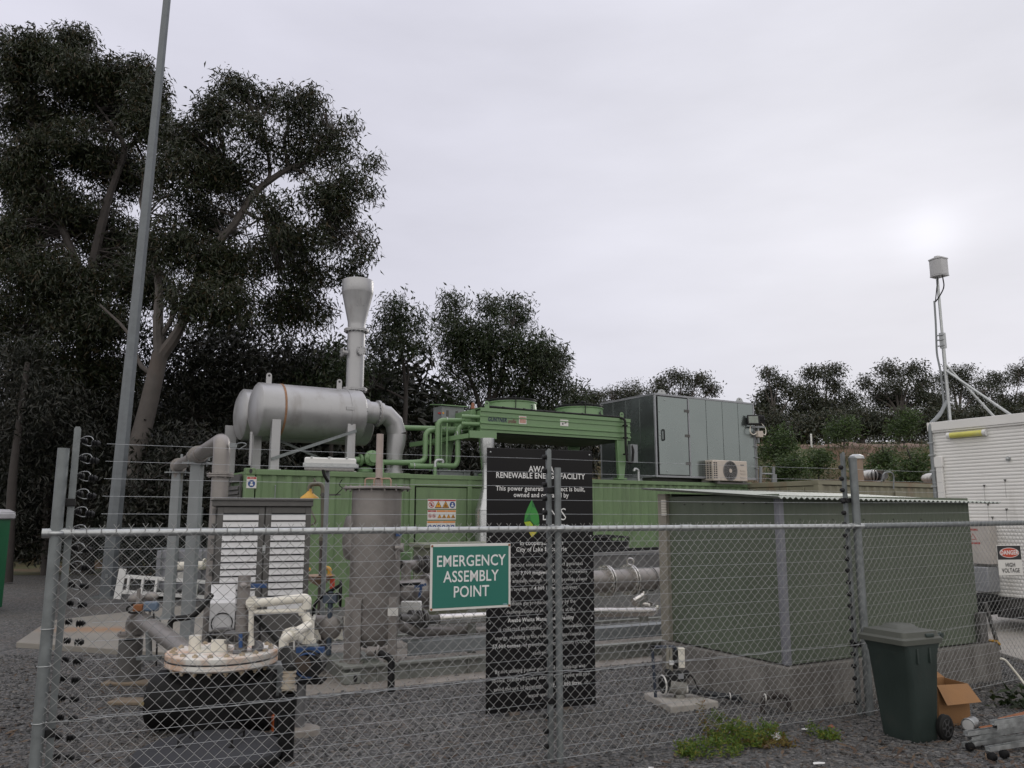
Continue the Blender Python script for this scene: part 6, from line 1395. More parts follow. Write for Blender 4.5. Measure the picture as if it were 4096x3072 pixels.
q = MB(); q.tube(bend([a, b, c, cq(12, 2000, 1150, 11.9), cq(12, 1800, 1090, 12.0)], .12), .062, 20); q.tube(bend([cq(12, 1800, 1095, 11.5), cq(12, 1890, 1040, 11.6), cq(12, 1898, 1005, 11.6)], .06), .05, 16); GPp.part('cladding', q, STEEL_SHINY)
q = MB(); q.tube([cq(5, 1620, 370, 9.3), cq(5, 1950, 375, 9.6)], .05, 16)
for x in (1720, 1780, 1830): q.flange(cq(5, x, 372, 9.45), dh, .10, .014, 8, gap=.01)
GPp.part('valve', q, STEEL_DARK)
DPp = Thing('drain_pipe', 'dull steel pipe below the bright clad pipe on the skid', 'pipe', W0, tuple(cq(5, 1740, 480, 9.5)))
q = MB(); q.tube(bend([cq(5, 1620, 430, 9.2), cq(5, 1760, 482, 9.5), cq(5, 2212, 475, 10.2), cq(12, 560, 1345, 10.3)], .1), .058, 18); q.ring(cq(5, 1965, 478, 9.82), dh, .06, .008); DPp.part('pipe', q, STEEL)
q = MB(); p = cq(12, 405, 1430, 10.1); q.box(p.x-.05, p.x+.05, p.y-.05, p.y+.05, .1, .75); DPp.part('support', q, SKIDM)
q = MB(); q.box(*(sorted((cq(5, 1625, 300, 9.6).x, cq(5, 1800, 300, 9.6).x))), 9.6, 9.7, .62, .75); solo('junction_box', q, WHITE, 'small pale junction box between the vessel and the bright clad pipe', 'box', base=(cq(5, 1625, 300, 9.6).x, 9.6, .62), bevel=.01)
q = MB(); q.tube(bend([cq(5, 1420, 660, 8.5), cq(5, 1500, 690, 8.42), cq(5, 1545, 720, 8.38), cq(5, 1542, 1000, 8.3)], .09), .036, 16)
solo('drain_hose', q, PE, 'black drain pipe bending over the skid edge down to the gravel', 'pipe', base=tuple(cq(5, 1542, 1000, 8.3)))
q = MB(); q.cyl(cq(5, 1350, 650, 8.6), cq(5, 1480, 660, 8.5), .05, n=14); q.ring(cq(5, 1430, 655, 8.5), (1,0,0), .055, .014, 16, 6); solo('drain_valve', q, STEEL, 'small steel drain valve under the tall vessel', 'valve', base=tuple(cq(5, 1350, 650, 8.6)))
# aftercooler with black fans right of the board
AF = Thing('fan_cooler', 'low grey cooler trough with black fan cowls between the board and the dark green shed', 'cooler', M, (5.3, -2.6, .2))
def Ml(c, x, y, Y): return M.l(cq(c, x, y, Y))
pa, pb = cq(12, 1300, 690, 12.9), cq(12, 2250, 690, 14.6)
FA = Frame(pa.x, pa.y, math.degrees(math.atan2(pb.y-pa.y, pb.x-pa.x)))
AF.fr = FA; AF.base = Vector((0, 0, 0)); AF.o.location = FA.w(0, 0, 0); AF.o.rotation_euler = (0, 0, FA.ang)
Lf = (pb-pa).length; z1 = cq(12, 1800, 672, 13.6).z; z0 = cq(12, 1800, 800, 13.6).z-.1
q = MB(); q.prism([(0, z1), (.9, z1), (.75, z0), (.12, z0)], (Lf, 0, 0), (0, 0, 0), (0,1,0), (0,0,1)); q.box(0, Lf, -.02, .92, z1-.03, z1+.02); AF.part('trough', q, mat('lilac grey steel', (.20, .20, .205), .5, .1), bevel=.006)
for k in (0, 1):
    for bb in (.05, .78):
        q = MB(); q.box(.3+k*(Lf-.7), .36+k*(Lf-.7), bb, bb+.06, 0, z0+.1); AF.part('leg', q, GREY_PAINT)
for x0, x1 in ((1290, 1560), (1585, 1955)):
    u0 = FA.l(cq(12, x0, 600, 13.3)).x; u1 = FA.l(cq(12, x1, 600, 13.8)).x; zt = cq(12, 1700, 525, 13.6).z; um = (u0+u1)/2; r = (u1-u0)/2*.92
    q = MB(); q.lathe([(r*1.08, z1+.02), (r*1.06, z1+.05), (r*.98, z1+.09), (r*.98, zt-.10)], (um, .5, 0), n=32, close=False); fc = AF.part('fan_cowl', q, BLACK)
    q = MB()
    for j in range(14): an = 2*pi*j/14; q.bar((um+.05*cos(an), .5+.05*sin(an), zt), (um+r*cos(an), .5+r*sin(an), zt-.03), .01, .02); q.bar((um+r*cos(an), .5+r*sin(an), zt-.03), (um+r*.99*cos(an), .5+r*.99*sin(an), zt-.11), .01, .02)
    for rr in (.3, .6, .85, 1): q.ring((um, .5, zt-.01-.02*rr), (0,0,1), r*rr, .006, 28, 5)
    q.cyl((um, .5, z1), (um, .5, zt-.02), r*.28, n=18); AF.part('fan_guard', q, BLACK, parent=fc)
q = MB(); q.box(FA.l(cq(12, 1470, 640, 13.2)).x, Lf, .02, .1, z1+.02, z1+.07); AF.part('cable_duct', q, BLACK)
# olive box behind the green sign
pb_ = cq(12, 60, 575, 11.0); pc_ = cq(12, 530, 560, 11.6)
q = MB(); ff = Frame(pb_.x-.1, pb_.y, 28); LL = 1.35
q.box(0, LL, 0, .6, 1.30, 1.36); q.box(.06, LL-.06, .05, .55, .3, 1.30); q.box(.1, .14, .03, .05, .9, 1.3)
solo('switch_box', q, mat('pale olive steel', (.155, .165, .115), .55, dirt=((.1, .1, .08), .3, 4)), 'pale olive flat topped box behind the green assembly sign', 'box', ff, (0, 0, .3), bevel=.008)

# ------------------------------------------------------------------ lamp post and safety shower in front of the container
LT2 = Thing('flood_light', 'long white fluorescent light fitting on a thin grey post in front of the container', 'light fitting', W0, (cq(4, 958, 1450, 10.6).x, 10.6, 0))
pt, pb2 = cq(4, 1026, 340, 10.6), cq(4, 955, 1450, 10.6)
q = MB(); q.box(pb2.x-.025, pb2.x+.025, 10.58, 10.63, .05, pt.z); LT2.part('post', q, GREY_PAINT)
a, b = cq(4, 795, 345, 10.5), cq(4, 1240, 355, 10.62)
q = MB(); q.bar(a+Vector((0, 0, .05)), b+Vector((0, 0, .045)), .16, .10); LT2.part('housing', q, WHITE, bevel=.02)
q = MB(); q.bar(a+Vector((.0, -.0, -.035)), b+Vector((-.02, 0, -.04)), .13, .07); LT2.part('diffuser', q, mat('clear ribbed diffuser', (.40, .39, .38), .25, var=.1, vs=30), bevel=.02)
q = MB(); q.bar(a+Vector((0, -.07, 0)), b+Vector((.03, -.07, 0)), .05, .05); q.bar(a+Vector((.1, .02, .0)), b+Vector((.03, .02, 0)), .05, .04); LT2.part('mount_rail', q, GALV)
q = MB()
for t in (.16, .5, .84): p = a.lerp(b, t); q.box(p.x-.012, p.x+.012, p.y-.09, p.y+.09, p.z+.09, p.z+.11)
LT2.part('clip', q, GALV)
q = MB(); q.tube(bend([cq(4, 955, 385, 10.5), cq(4, 962, 430, 10.5), cq(4, 1000, 490, 10.56)], .06), .02, 8); q.tube(bend([cq(4, 1120, 470, 10.5), cq(4, 1090, 520, 10.5), cq(4, 1130, 545, 10.5), cq(4, 1060, 610, 10.5)], .06), .006, 5); LT2.part('cable', q, RUBBER)
SH = Thing('safety_shower', 'emergency shower and eye wash with a yellow bell and bowl on a dark pipe', 'shower', W0, (cq(4, 905, 1500, 10.9).x, 10.9, 0))
Ys = 10.9
q = MB(); q.tube(bend([cq(4, 838, 580, Ys), cq(4, 838, 515, Ys), cq(4, 955, 503, Ys), cq(4, 955, 885, Ys), cq(4, 935, 1000, Ys)], .09), .03, 12); PVD = mat('tarnished pipe', (.14, .13, .10), .5, .3, .25, 6); SH.part('pipe', q, PVD)
p = cq(4, 950, 1000, Ys); q = MB(); q.cyl((p.x, Ys, .05), (p.x, Ys, p.z), .035, n=12); q.cyl((p.x, Ys, p.z-.05), (p.x, Ys, p.z), .045, n=12); SH.part('post', q, mat('dark brown post', (.06, .05, .045), .6))
p = cq(4, 838, 635, Ys); q = MB(); q.lathe([(.125, 0), (.12, .015), (.05, .07), (.03, .1), (.028, .13)], p, n=28, close=False); q.cyl(p+Vector((0, 0, .01)), p+Vector((0, 0, .02)), .11, n=24); SH.part('bell', q, YELLOW)
q = MB(); q.tube([cq(4, 880, 460, Ys), cq(4, 850, 735, Ys-.05)], .007, 6); q.tube(bend([cq(4, 850, 735, Ys-.05), cq(4, 895, 830, Ys-.05), cq(4, 870, 862, Ys-.05), cq(4, 835, 860, Ys-.05)], .08), .011, 8); q.tube([cq(4, 875, 460, Ys), cq(4, 905, 510, Ys)], .01, 6); SH.part('pull_rod', q, PVD)
q = MB(); q.lathe([(.02, 0), (.10, .04), (.185, .12), (.21, .135), (.20, .14), (.175, .125), (.02, .05)], cq(4, 920, 1390, Ys), n=32, close=False); SH.part('bowl', q, mat('tan bowl', (.30, .20, .13), .5))
q = MB(); p = cq(4, 1010, 1320, Ys); q.tube(bend([p, p+Vector((.0, 0, .12)), p+Vector((-.06, 0, .13))], .04), .028, 10); SH.part('spray_head', q, YELLOW); q = MB(); p = cq(4, 812, 1320, Ys); q.tube(bend([p, p+Vector((.0, 0, .1)), p+Vector((.05, 0, .11))], .04), .024, 10); SH.part('spray_head', q, YELLOW)
q = MB(); a = cq(4, 935, 605, Ys); q.bar(a, a+Vector((.30, -.2, 0)), .03, .02); q.box(a.x+.02, a.x+.06, Ys-.06, Ys+.05, a.z-.03, a.z+.03); SH.part('clamp', q, STEEL_DARK)
q = MB(); p = cq(4, 1035, 1375, Ys-.05); q.box(p.x-.03, p.x+.03, p.y-.01, p.y+.01, p.z-.06, p.z+.07); SH.part('tag', q, mat('orange red tag', (.5, .06, .03), .5))
# ------------------------------------------------------------------ dark green shed on a concrete upstand
HS = Frame(2.52, 7.63, 28)
SD = Thing('shed', 'dark green sheet metal shed with corrugated roof on a concrete upstand', 'shed', HS)
def fine_corr(a0, a1, pitch, depth):
    n = max(2, int((a1-a0)/pitch)); o = []
    for i in range(n*4+1):
        t = i/(n*4); o.append((a0+(a1-a0)*t, depth*.5*(1-cos(2*pi*n*t))))
    return o
def sheet_front(a0, a1, z0, z1, b=0., pitch=.076, depth=.006):
    q = MB(); p = fine_corr(a0, a1, pitch, depth); q.prism(p+[(a1, .03), (a0, .03)], (0, 0, z1-z0), (0, b, z0), (1,0,0), (0,1,0)); return q
q = sheet_front(.05, 2.93, .385, 1.93, .03); SD.part('front_wall', q, SHEDM, smooth=50)
q = MB(); p = fine_corr(.05, 1.66, .2, .012); q.prism([(0.03+d, t) for t, d in p]+[(.06, 1.66), (.06, .05)], (0, 0, 1.56), (0, 0, .385), (1,0,0), (0,1,0)); SD.part('side_wall', q, SHEDM, smooth=20)
q = MB(); q.box(2.90, 2.93, .06, 1.66, .385, 1.9); q.box(.06, 2.9, 1.64, 1.66, .385, 1.98); SD.part('back_wall', q, SHEDM)
q = MB(); q.box(.0, .055, .0, .055, .385, 1.90); q.box(-.004, .026, .056, .066, .39, 1.9); SD.part('corner_post', q, mat('blue grey trim', (.17, .175, .20), .5), bevel=.003)
q = MB(); q.box(-.02, .06, 1.66, 1.80, .385, 1.98); bt = SD.part('end_trim', q, BEIGE, bevel=.005)
q = MB()
for z in np.arange(1.74, 1.92, .018): q.box(-.032, -.02, 1.64, 1.72, z, z+.011)
SD.part('vent_grille', q, PVC, parent=bt)
# roof sheet: sine corrugations running down the slope
q = MB(); n = 46; pts = []
for i in range(n*6+1):
    t = i/(n*6); pts.append((-.14+3.42*t, .010*cos(2*pi*n*t)))
top = []; bot = []
vs = []; fs = []
for b, z in ((-.13, 1.905), (1.95, 2.045)):
    for a, d in pts: vs.append((a, b, z+d-.012*a*.6))
    for a, d in pts: vs.append((a, b, z+d-.004-.012*a*.6))
m_ = len(pts)
for i in range(m_-1):
    fs += [(i, i+1, 2*m_+i+1, 2*m_+i), (m_+i+1, m_+i, 3*m_+i, 3*m_+i+1), (i+1, i, m_+i, m_+i+1), (2*m_+i, 2*m_+i+1, 3*m_+i+1, 3*m_+i)]
q.add(vs, fs); SD.part('roof', q, mat('pale roof sheet', (.29, .31, .275), .5, .1, .1, 2, dirt=((.24, .25, .22), .3, 3)), smooth=60)
q = MB(); q.box(.06, 2.9, .07, .11, 1.86, 1.89); q.box(.08, .12, .1, 1.7, 1.88, 1.92); SD.part('purlin', q, STEEL_DARK)
UC = mat('stained formwork concrete', (.165, .156, .146), .88, 0, .22, 2.2, .35, 40, ((.075, .065, .058), .6, 7), streak=.18)
q = MB(); q.box(-.07, 3.10, -.07, .0, -.05, .38); q.box(-.07, .0, .0, 1.75, -.05, .38); q.box(3.04, 3.10, .0, 1.7, -.05, .38); q.box(.0, 3.04, 1.64, 1.75, -.05, .38); q.box(0, 3.04, 0, 1.64, .33, .37)
SD.part('concrete_upstand', q, UC, bevel=.012)
q = MB()
for z in (.6, 1.2, 1.7):
    for a in np.arange(.3, 2.9, .45): q.sphere((a, .028, z), .007, n=6, m=4)
for b in np.arange(.2, 1.6, .3): q.sphere((.028, b, 1.86), .008, n=6, m=4)
SD.part('screw', q, STEEL_DARK)
q = MB(); q.box(2.86, 2.98, -.03, .02, .385, .70); q.bar((2.99, -.02, .8), (3.12, -.05, .3), .03, .03); q.mi = 1; q.bar((3.04, -.04, .40), (3.10, -.04, .36), .09, .02)
SD.part('downpipe', q, [STEEL_DARK, YELLOW])
# ------------------------------------------------------------------ pump on its pad
q = MB(); q.prism([(1.27, 8.08), (1.42, 7.52), (1.90, 7.72), (1.62, 8.2)], (0, 0, .10), (0, 0, -.04), (1,0,0), (0,1,0)); solo('pump_pad', q, CONC_TOP, 'pale concrete paver under the small pump beside the shed upstand', 'paver', base=(1.5, 7.9, 0), bevel=.012)
PU = Thing('water_pump', 'small grey water pump with black motor on a pale paver beside the shed upstand', 'pump', W0, (1.55, 7.9, .06))
Yp = 7.88
def U(x, y, Y=Yp): return cq(15, x, y, Y)
q = MB(); c = U(355, 940); q.lathe([(.0, 0), (.072, .0), (.085, .015), (.085, .04), (.06, .06)], c+Vector((-.045, -.0, 0)), (1,.25,0), 26); PU.part('fan_cover', q, BLACK)
q = MB(); q.ring(c+Vector((-.03, 0, 0)), (1,.25,0), .083, .008, 26, 6); PU.part('rim', q, PRINT_W2)
q = MB(); q.cyl(c+Vector((.03, 0, 0)), U(520, 970), .07, n=22)
for k in range(10): t = .03+.012*k; q.ring(c+Vector((t, .02, -.005)), (1,.25,0), .072, .004, 22, 5)
q.box(U(430, 1000).x, U(500, 1000).x, Yp-.06, Yp+.06, .06, .09); PU.part('motor', q, mat('grey pump casting', (.19, .185, .17), .6, .2, .2, 10))
q = MB(); a = U(440, 860); q.box(a.x-.07, a.x+.09, Yp-.05, Yp+.05, a.z-.05, a.z+.04); q.sphere(U(370, 830), .035); q.sphere(U(525, 850), .04); PU.part('controller', q, BLACK, bevel=.015)
q = MB(); a = U(470, 855); q.box(a.x-.02, a.x+.03, Yp-.055, Yp-.05, a.z-.025, a.z+.02); PU.part('display', q, GREYTRIM)
q = MB(); q.tube([U(365, 600), U(372, 820)], .016, 10); q.tube([U(395, 620), U(400, 820)], .014, 10); PU.part('riser', q, BEIGE)
q = MB(); q.tube(bend([U(435, 800), U(438, 610), U(360, 612), U(235, 615), U(268, 1090)], .04), .015, 10); PU.part('suction_pipe', q, mat('dark blue poly pipe', (.022, .03, .05), .5))
q = MB(); q.tube([U(436, 640), U(436, 800)], .024, 12); q.cyl(U(235, 600), U(235, 640), .024, n=12); PU.part('coupling', q, BLACK)
q = MB(); q.box(U(455, 640).x, U(510, 640).x, Yp-.03, Yp+.03, U(480, 790).z, U(480, 625).z); q.box(U(452, 640).x, U(513, 640).x, Yp-.035, Yp+.035, U(480, 632).z, U(480, 620).z); PU.part('switch_box', q, PVC, bevel=.004)
q = MB(); q.box(U(395, 745).x-.02, U(395, 745).x+.02, Yp-.05, Yp-.03, U(395, 760).z, U(395, 725).z); PU.part('socket', q, PRINT_W)
q = MB(); q.tube(bend([U(545, 840), U(590, 880), U(640, 990)], .1), .006, 6); PU.part('cable', q, RUBBER)
q = MB(); q.tube(bend([U(530, 980), U(600, 1000), U(900, 1040), U(1000, 1055), U(1010, 1220)], .04), .024, 12)
for x, y in ((540, 985), (910, 1042)): p = U(x, y); q.cyl(p-Vector((.02, 0, 0)), p+Vector((.02, 0, 0)), .033, n=14)
q.mi = 1; p = U(530, 980); q.cyl(p-Vector((.012, 0, 0)), p+Vector((.012, 0, 0)), .036, n=14); p = U(905, 1040); q.ring(p, (1,0,0), .03, .006, 14, 5)
solo('poly_pipe', q, [mat('black poly pipe', (.015, .017, .022), .5), PRINT_W2], 'black poly pipe running from the pump along the gravel into the ground', 'pipe', base=tuple(U(1010, 1220)))
q = MB(); q.tube(bend([U(1190, 1200, 7.5), U(1190, 1050, 7.5), U(1410, 1040, 7.5), U(1420, 1160, 7.5)], .04), .022, 12); p = U(1300, 1030, 7.5); q.sphere(p, .05, .035, .03); q.mi = 1; q.ring(U(1210, 1048, 7.5), (1,0,0), .028, .006, 14, 5)
solo('pipe_loop', q, [mat('dark brown pipe', (.03, .024, .022), .6), PRINT_W2], 'low dark pipe loop rising from the gravel at the shed corner', 'pipe', base=tuple(U(1190, 1200, 7.5)))
# ------------------------------------------------------------------ white cabin
NC = Frame(6.84, 13.02, -61)
CA = Thing('site_cabin', 'white ribbed site cabin raised on piers at the right edge', 'cabin', NC)
q = MB(); zt, zb = 3.06, .55
prof = []
n = int((zt-zb)/.052)
for i in range(n):
    z = zb+i*(zt-zb)/n; h = (zt-zb)/n; prof += [(-.0, z), (-.007, z+h*.22), (-.007, z+h*.60), (.0, z+h*.80)]
prof += [(0, zt), (.06, zt), (.06, zb)]
q.prism([(b, z) for b, z in prof], (5.4, 0, 0), (.02, 0, 0), (0,1,0), (0,0,1)); q.box(.03, 5.4, .06, 2.8, .55, 3.06); CA.part('wall', q, CABIN, smooth=25)
q = MB(); q.box(-.03, 5.5, -.05, .0, 3.09, 3.23); q.box(-.03, .0, .0, 2.9, 3.09, 3.23); q.box(.0, 5.5, .0, 2.9, 3.1, 3.2); q.box(-.02, 5.5, -.035, -.0, 3.06, 3.09); CA.part('roof', q, CABIN, bevel=.006)
q = MB(); q.box(-.01, .04, -.012, .04, .55, 3.06); CA.part('corner_trim', q, CABIN, bevel=.004)
q = MB()
for a in (.15, 1.6, 3.2):
    for b in (.2, 2.4): q.box(a-.15, a+.15, b-.15, b+.15, 0, .40)
q.box(.05, 5.3, .1, .18, .40, .55); q.box(.05, 5.3, 2.5, 2.58, .40, .55); q.box(.1, 5.3, 1.2, 1.3, .1, .5); CA.part('pier', q, STEEL_DARK)
q = MB(); q.cyl((.34, -.05, 2.99), (.90, -.05, 2.99), .045, n=18); q.box(.33, .91, -.05, -.01, 2.97, 3.03); lf = CA.part('tube_light', q, mat('yellowed diffuser', (.55, .52, .12), .4, dirt=((.55, .53, .40), .4, 5)))
q = MB(); q.cyl((.31, -.05, 2.99), (.36, -.05, 2.99), .05, n=16); q.cyl((.88, -.05, 2.99), (.93, -.05, 2.99), .05, n=16); CA.part('end_cap', q, WHITE, parent=lf)
q = MB(); q.box(.06, .17, -.05, -.012, 1.9, 2.62); q.box(.045, .185, -.06, -.012, 2.50, 2.67); CA.part('pipe_cover', q, CABIN, bevel=.008)
q = MB(); q.tube(bend([(.13, .3, 3.6), (.10, .1, 3.33), (.02, -.04, 3.22), (.02, -.055, 2.9), (.02, -.05, 1.7)], .12), .028, 10); CA.part('conduit', q, GREY_PAINT)
q = MB()
for z in (2.9, 2.7, 2.45, 2.2, 1.95): q.box(-.02, .06, -.085, -.02, z-.012, z+.012)
CA.part('saddle', q, GALV)
EB = MB(); EB.box(.50, .92, -.22, -.012, 1.02, 1.60); eb = CA.part('meter_box', EB, mat('pinkish grey box', (.43, .40, .375), .5), bevel=.008)
q = MB(); dn = Deco((0, -.2215, 0), (1,0,0), (0,0,1), (0,-1,0)); dn.rect(q, .60, .76, 1.51, 1.54, 0); dn.tri(q, .68, 1.42, .055, 0); dn.rect(q, .6, .78, 1.31, 1.34, 0); q.mi = 1; dn.tri(q, .68, 1.418, .038, .001); q.mi = 0; CA.part('warning_mark', q, [mat('faded red print', (.35, .09, .08), .5), mat('pinkish grey box', (.3, .3, .3))], parent=eb, smooth=0)
q = MB(); q.box(.52, .90, -.30, -.012, .62, .98); CA.part('lower_box', q, GREYTRIM, bevel=.01)
q = MB(); q.box(.54, .90, -.32, -.05, .30, .58); CA.part('battery_box', q, BLACK, bevel=.01)
q = MB(); q.cyl((1.2, -.012, 2.57), (1.2, -.03, 2.57), .035, n=16); q.sphere((1.2, -.04, 2.57), .025); CA.part('knob', q, GALV)
q = MB()
for a, z in ((.80, 2.18), (.83, 1.9), (1.12, 2.25), (1.1, 1.82), (.88, 1.7)): q.prism([(a-.02, z+.02), (a+.02, z+.02), (a, z-.02)], (0, -.01, 0), (0, -.012, 0), (1,0,0), (0,0,1)); q.cyl((a-.004, -.02, z-.25), (a-.004, -.02, z), .002, n=4)
CA.part('bracket', q, STEEL_DARK)
# mast with antenna box
AM = Thing('antenna_mast', 'thin galvanised mast with a white antenna box, braced on the white cabin roof', 'mast', NC, (.15, .3, 3.23))
q = MB(); q.cyl((.15, .3, 3.2), (.15, .3, 4.72), .028, n=14); q.cyl((.15, .3, 4.5), (.15, .3, 5.72), .022, n=14); q.box(.09, .21, .25, .35, 3.22, 3.27); AM.part('pole', q, GALV)
q = MB(); q.cyl((.16, .3, 4.10), (1.17, .3, 3.22), .021, n=12); AM.part('brace', q, GALV)
q = MB(); q.cyl((.16, .3, 4.20), (.66, .8, 3.22), .02, n=12); AM.part('brace', q, GALV)
q = MB(); q.box(.115, .185, .26, .34, 4.48, 4.74)
for z in (4.52, 4.62, 4.70): q.cyl((.09, .25, z), (.21, .25, z), .012, n=6)
AM.part('clamp', q, GALV)
q = MB(); q.prism([(-.115, -.08), (.0, -.115), (.115, -.08), (.115, .09), (-.115, .09)], (0, 0, .27), (.19, .3, 5.72), (1,0,0), (0,1,0)); ANT = mat('antenna white', (.42, .42, .43), .5); AM.part('antenna_box', q, ANT, bevel=.01)
q = MB(); q.prism([(-.122, -.087), (.0, -.122), (.122, -.087), (.122, .097), (-.122, .097)], (0, 0, .025), (.19, .3, 5.99), (1,0,0), (0,1,0)); q.cyl((.18, .3, 6.01), (.18, .3, 6.06), .05, n=18); q.prism([(-.119, -.084), (.0, -.119), (.119, -.084), (.119, .094), (-.119, .094)], (0, 0, .02), (.19, .3, 5.70), (1,0,0), (0,1,0)); AM.part('cap', q, ANT, bevel=.005)
q = MB(); q.tube(bend([(.26, .27, 5.71), (.28, .27, 5.5), (.2, .27, 5.38), (.10, .27, 5.28)], .1), .010, 8); q.tube([(.18, .27, 5.69), (.10, .27, 5.28)], .009, 6); AM.part('cable', q, RUBBER)
q = MB(); q.tube(bend([(.09, .26, 5.30), (.08, .26, 4.9), (.05, .26, 4.4), (.09, .26, 4.1), (.10, .26, 3.5), (.02, .1, 3.30)], .1), .016, 8); AM.part('conduit', q, GREY_PAINT)
# ------------------------------------------------------------------ wheelie bin
BN = Frame(3.10, 6.52, 25)
WB = Thing('wheelie_bin', 'dark green wheelie bin with closed grey green lid outside the fence', 'bin', BN)
BINM = mat('dark green bin plastic', (.022, .034, .031), .5, 0, .15, 3, .05, 50, ((.05, .05, .045), .2, 5)); BLM = mat('sun faded bin lid', (.062, .066, .056), .6, 0, .1, 4, .05, 60)
def loft(rings):
    vs = [p for r in rings for p in r]; n = len(rings[0]); fs = [(i*n+k, i*n+(k+1) % n, (i+1)*n+(k+1) % n, (i+1)*n+k) for i in range(len(rings)-1) for k in range(n)]
    fs += [tuple(range(n-1, -1, -1)), tuple((len(rings)-1)*n+k for k in range(n))]; return vs, fs
def rrect(a0, a1, b0, b1, z, r=.04, n=5):
    o = []
    for cx, cy, s in ((a1-r, b0+r, -pi/2), (a1-r, b1-r, 0), (a0+r, b1-r, pi/2), (a0+r, b0+r, pi)):
        for k in range(n+1): t = s+pi/2*k/n; o.append((cx+r*cos(t), cy+r*sin(t), z))
    return o
q = MB(); q.add(*loft([rrect(.04, .34, .02, .40, .0, .05), rrect(.035, .355, .01, .41, .02, .05), rrect(-.02, .41, -.015, .47, .66, .045), rrect(-.03, .42, -.02, .475, .68, .045), rrect(-.03, .42, -.02, .475, .70, .045), rrect(-.06, .43, -.03, .485, .745, .04), rrect(-.06, .43, -.03, .485, .755, .04)])); WB.part('body', q, BINM, smooth=40)
q = MB()
for b in (.18, .30): q.box(.418, .44, b-.012, b+.012, .52, .70)
for a in (.10, .27): q.box(a-.01, a+.01, -.032, -.01, .60, .72)
WB.part('rib', q, BINM, bevel=.004)
q = MB(); q.add(*loft([rrect(-.10, .45, -.05, .505, .752, .035), rrect(-.10, .45, -.05, .505, .79, .035), rrect(-.085, .44, -.04, .495, .80, .035), rrect(-.07, .43, -.03, .48, .805, .035), rrect(-.06, .42, -.02, .475, .845, .05), rrect(.0, .36, .05, .41, .855, .06)]))
q.add(*loft([rrect(.03, .33, .09, .37, .852, .05), rrect(.07, .29, .13, .33, .885, .05)])); ld = WB.part('lid', q, BLM, smooth=40, bevel=0)
q = MB(); q.box(.22, .33, -.045, -.02, .803, .83); WB.part('lid_grip', q, BINM, parent=ld, bevel=.006)
q = MB(); q.tube(bend([(.42, .02, .79), (.50, .02, .80), (.50, .44, .80), (.42, .44, .79)], .03), .014, 8); q.cyl((.50, .0, .80), (.50, .03, .80), .022, n=12); WB.part('handle', q, BINM)
for b in (-.02, .40):
    q = MB(); q.lathe([(.03, -.028), (.085, -.028), (.10, -.018), (.10, .018), (.085, .028), (.03, .028)], (.40, b, .10), (0,1,0), 28); w = WB.part('wheel', q, RUBBER)
    q = MB(); q.lathe([(.0, -.022), (.025, -.03), (.04, -.022), (.062, -.024), (.068, -.030), (.072, -.024)], (.40, b, .10), (0,1,0), 24)
    for k in range(6): t = 2*pi*k/6; q.bar((.40+.02*cos(t), b-.026, .10+.02*sin(t)), (.40+.066*cos(t), b-.026, .10+.066*sin(t)), .014, .006, up=(0,1,0))
    WB.part('hub', q, mat('grey plastic hub', (.04, .04, .042), .5), parent=w)
q = MB(); q.cyl((.40, -.02, .10), (.40, .40, .10), .012, n=8); WB.part('axle', q, STEEL_DARK)
WB.o.scale = (.82, .82, .985)
# ------------------------------------------------------------------ cardboard box
BXF = Frame(3.58, 7.06, 14)
BO = Thing('cardboard_box', 'open brown cardboard box with folded flap behind the wheelie bin', 'box', BXF)
q = MB(); t = .006; W_, D_, H_ = .31, .26, .33
q.box(0, W_, 0, t, 0, H_); q.box(0, W_, D_-t, D_, 0, H_); q.box(0, t, t, D_-t, 0, H_); q.box(W_-t, W_, t, D_-t, 0, H_); q.box(t, W_-t, t, D_-t, 0, t); BO.part('body', q, CARD)
for nm, pts in (('front', [(0, 0, H_), (W_, 0, H_), (W_+.03, -.10, H_-.13), (.0, -.10, H_-.14)]), ('right', [(W_, 0, H_), (W_, D_, H_), (W_+.08, D_-.02, H_-.09), (W_+.08, .02, H_-.10)]), ('back', [(0, D_, H_), (W_, D_, H_), (W_*.72, D_+.06, H_+.085), (0, D_+.06, H_+.09)])):
    a, b, c_, d_ = [Vector(p) for p in pts]; nrm = (b-a).cross(c_-b).normalized()*.005
    q = MB(); q.add([a, b, c_, d_, a+nrm, b+nrm, c_+nrm, d_+nrm], [(0,3,2,1),(4,5,6,7),(0,1,5,4),(1,2,6,5),(2,3,7,6),(3,0,4,7)]); BO.part('flap', q, CARD)
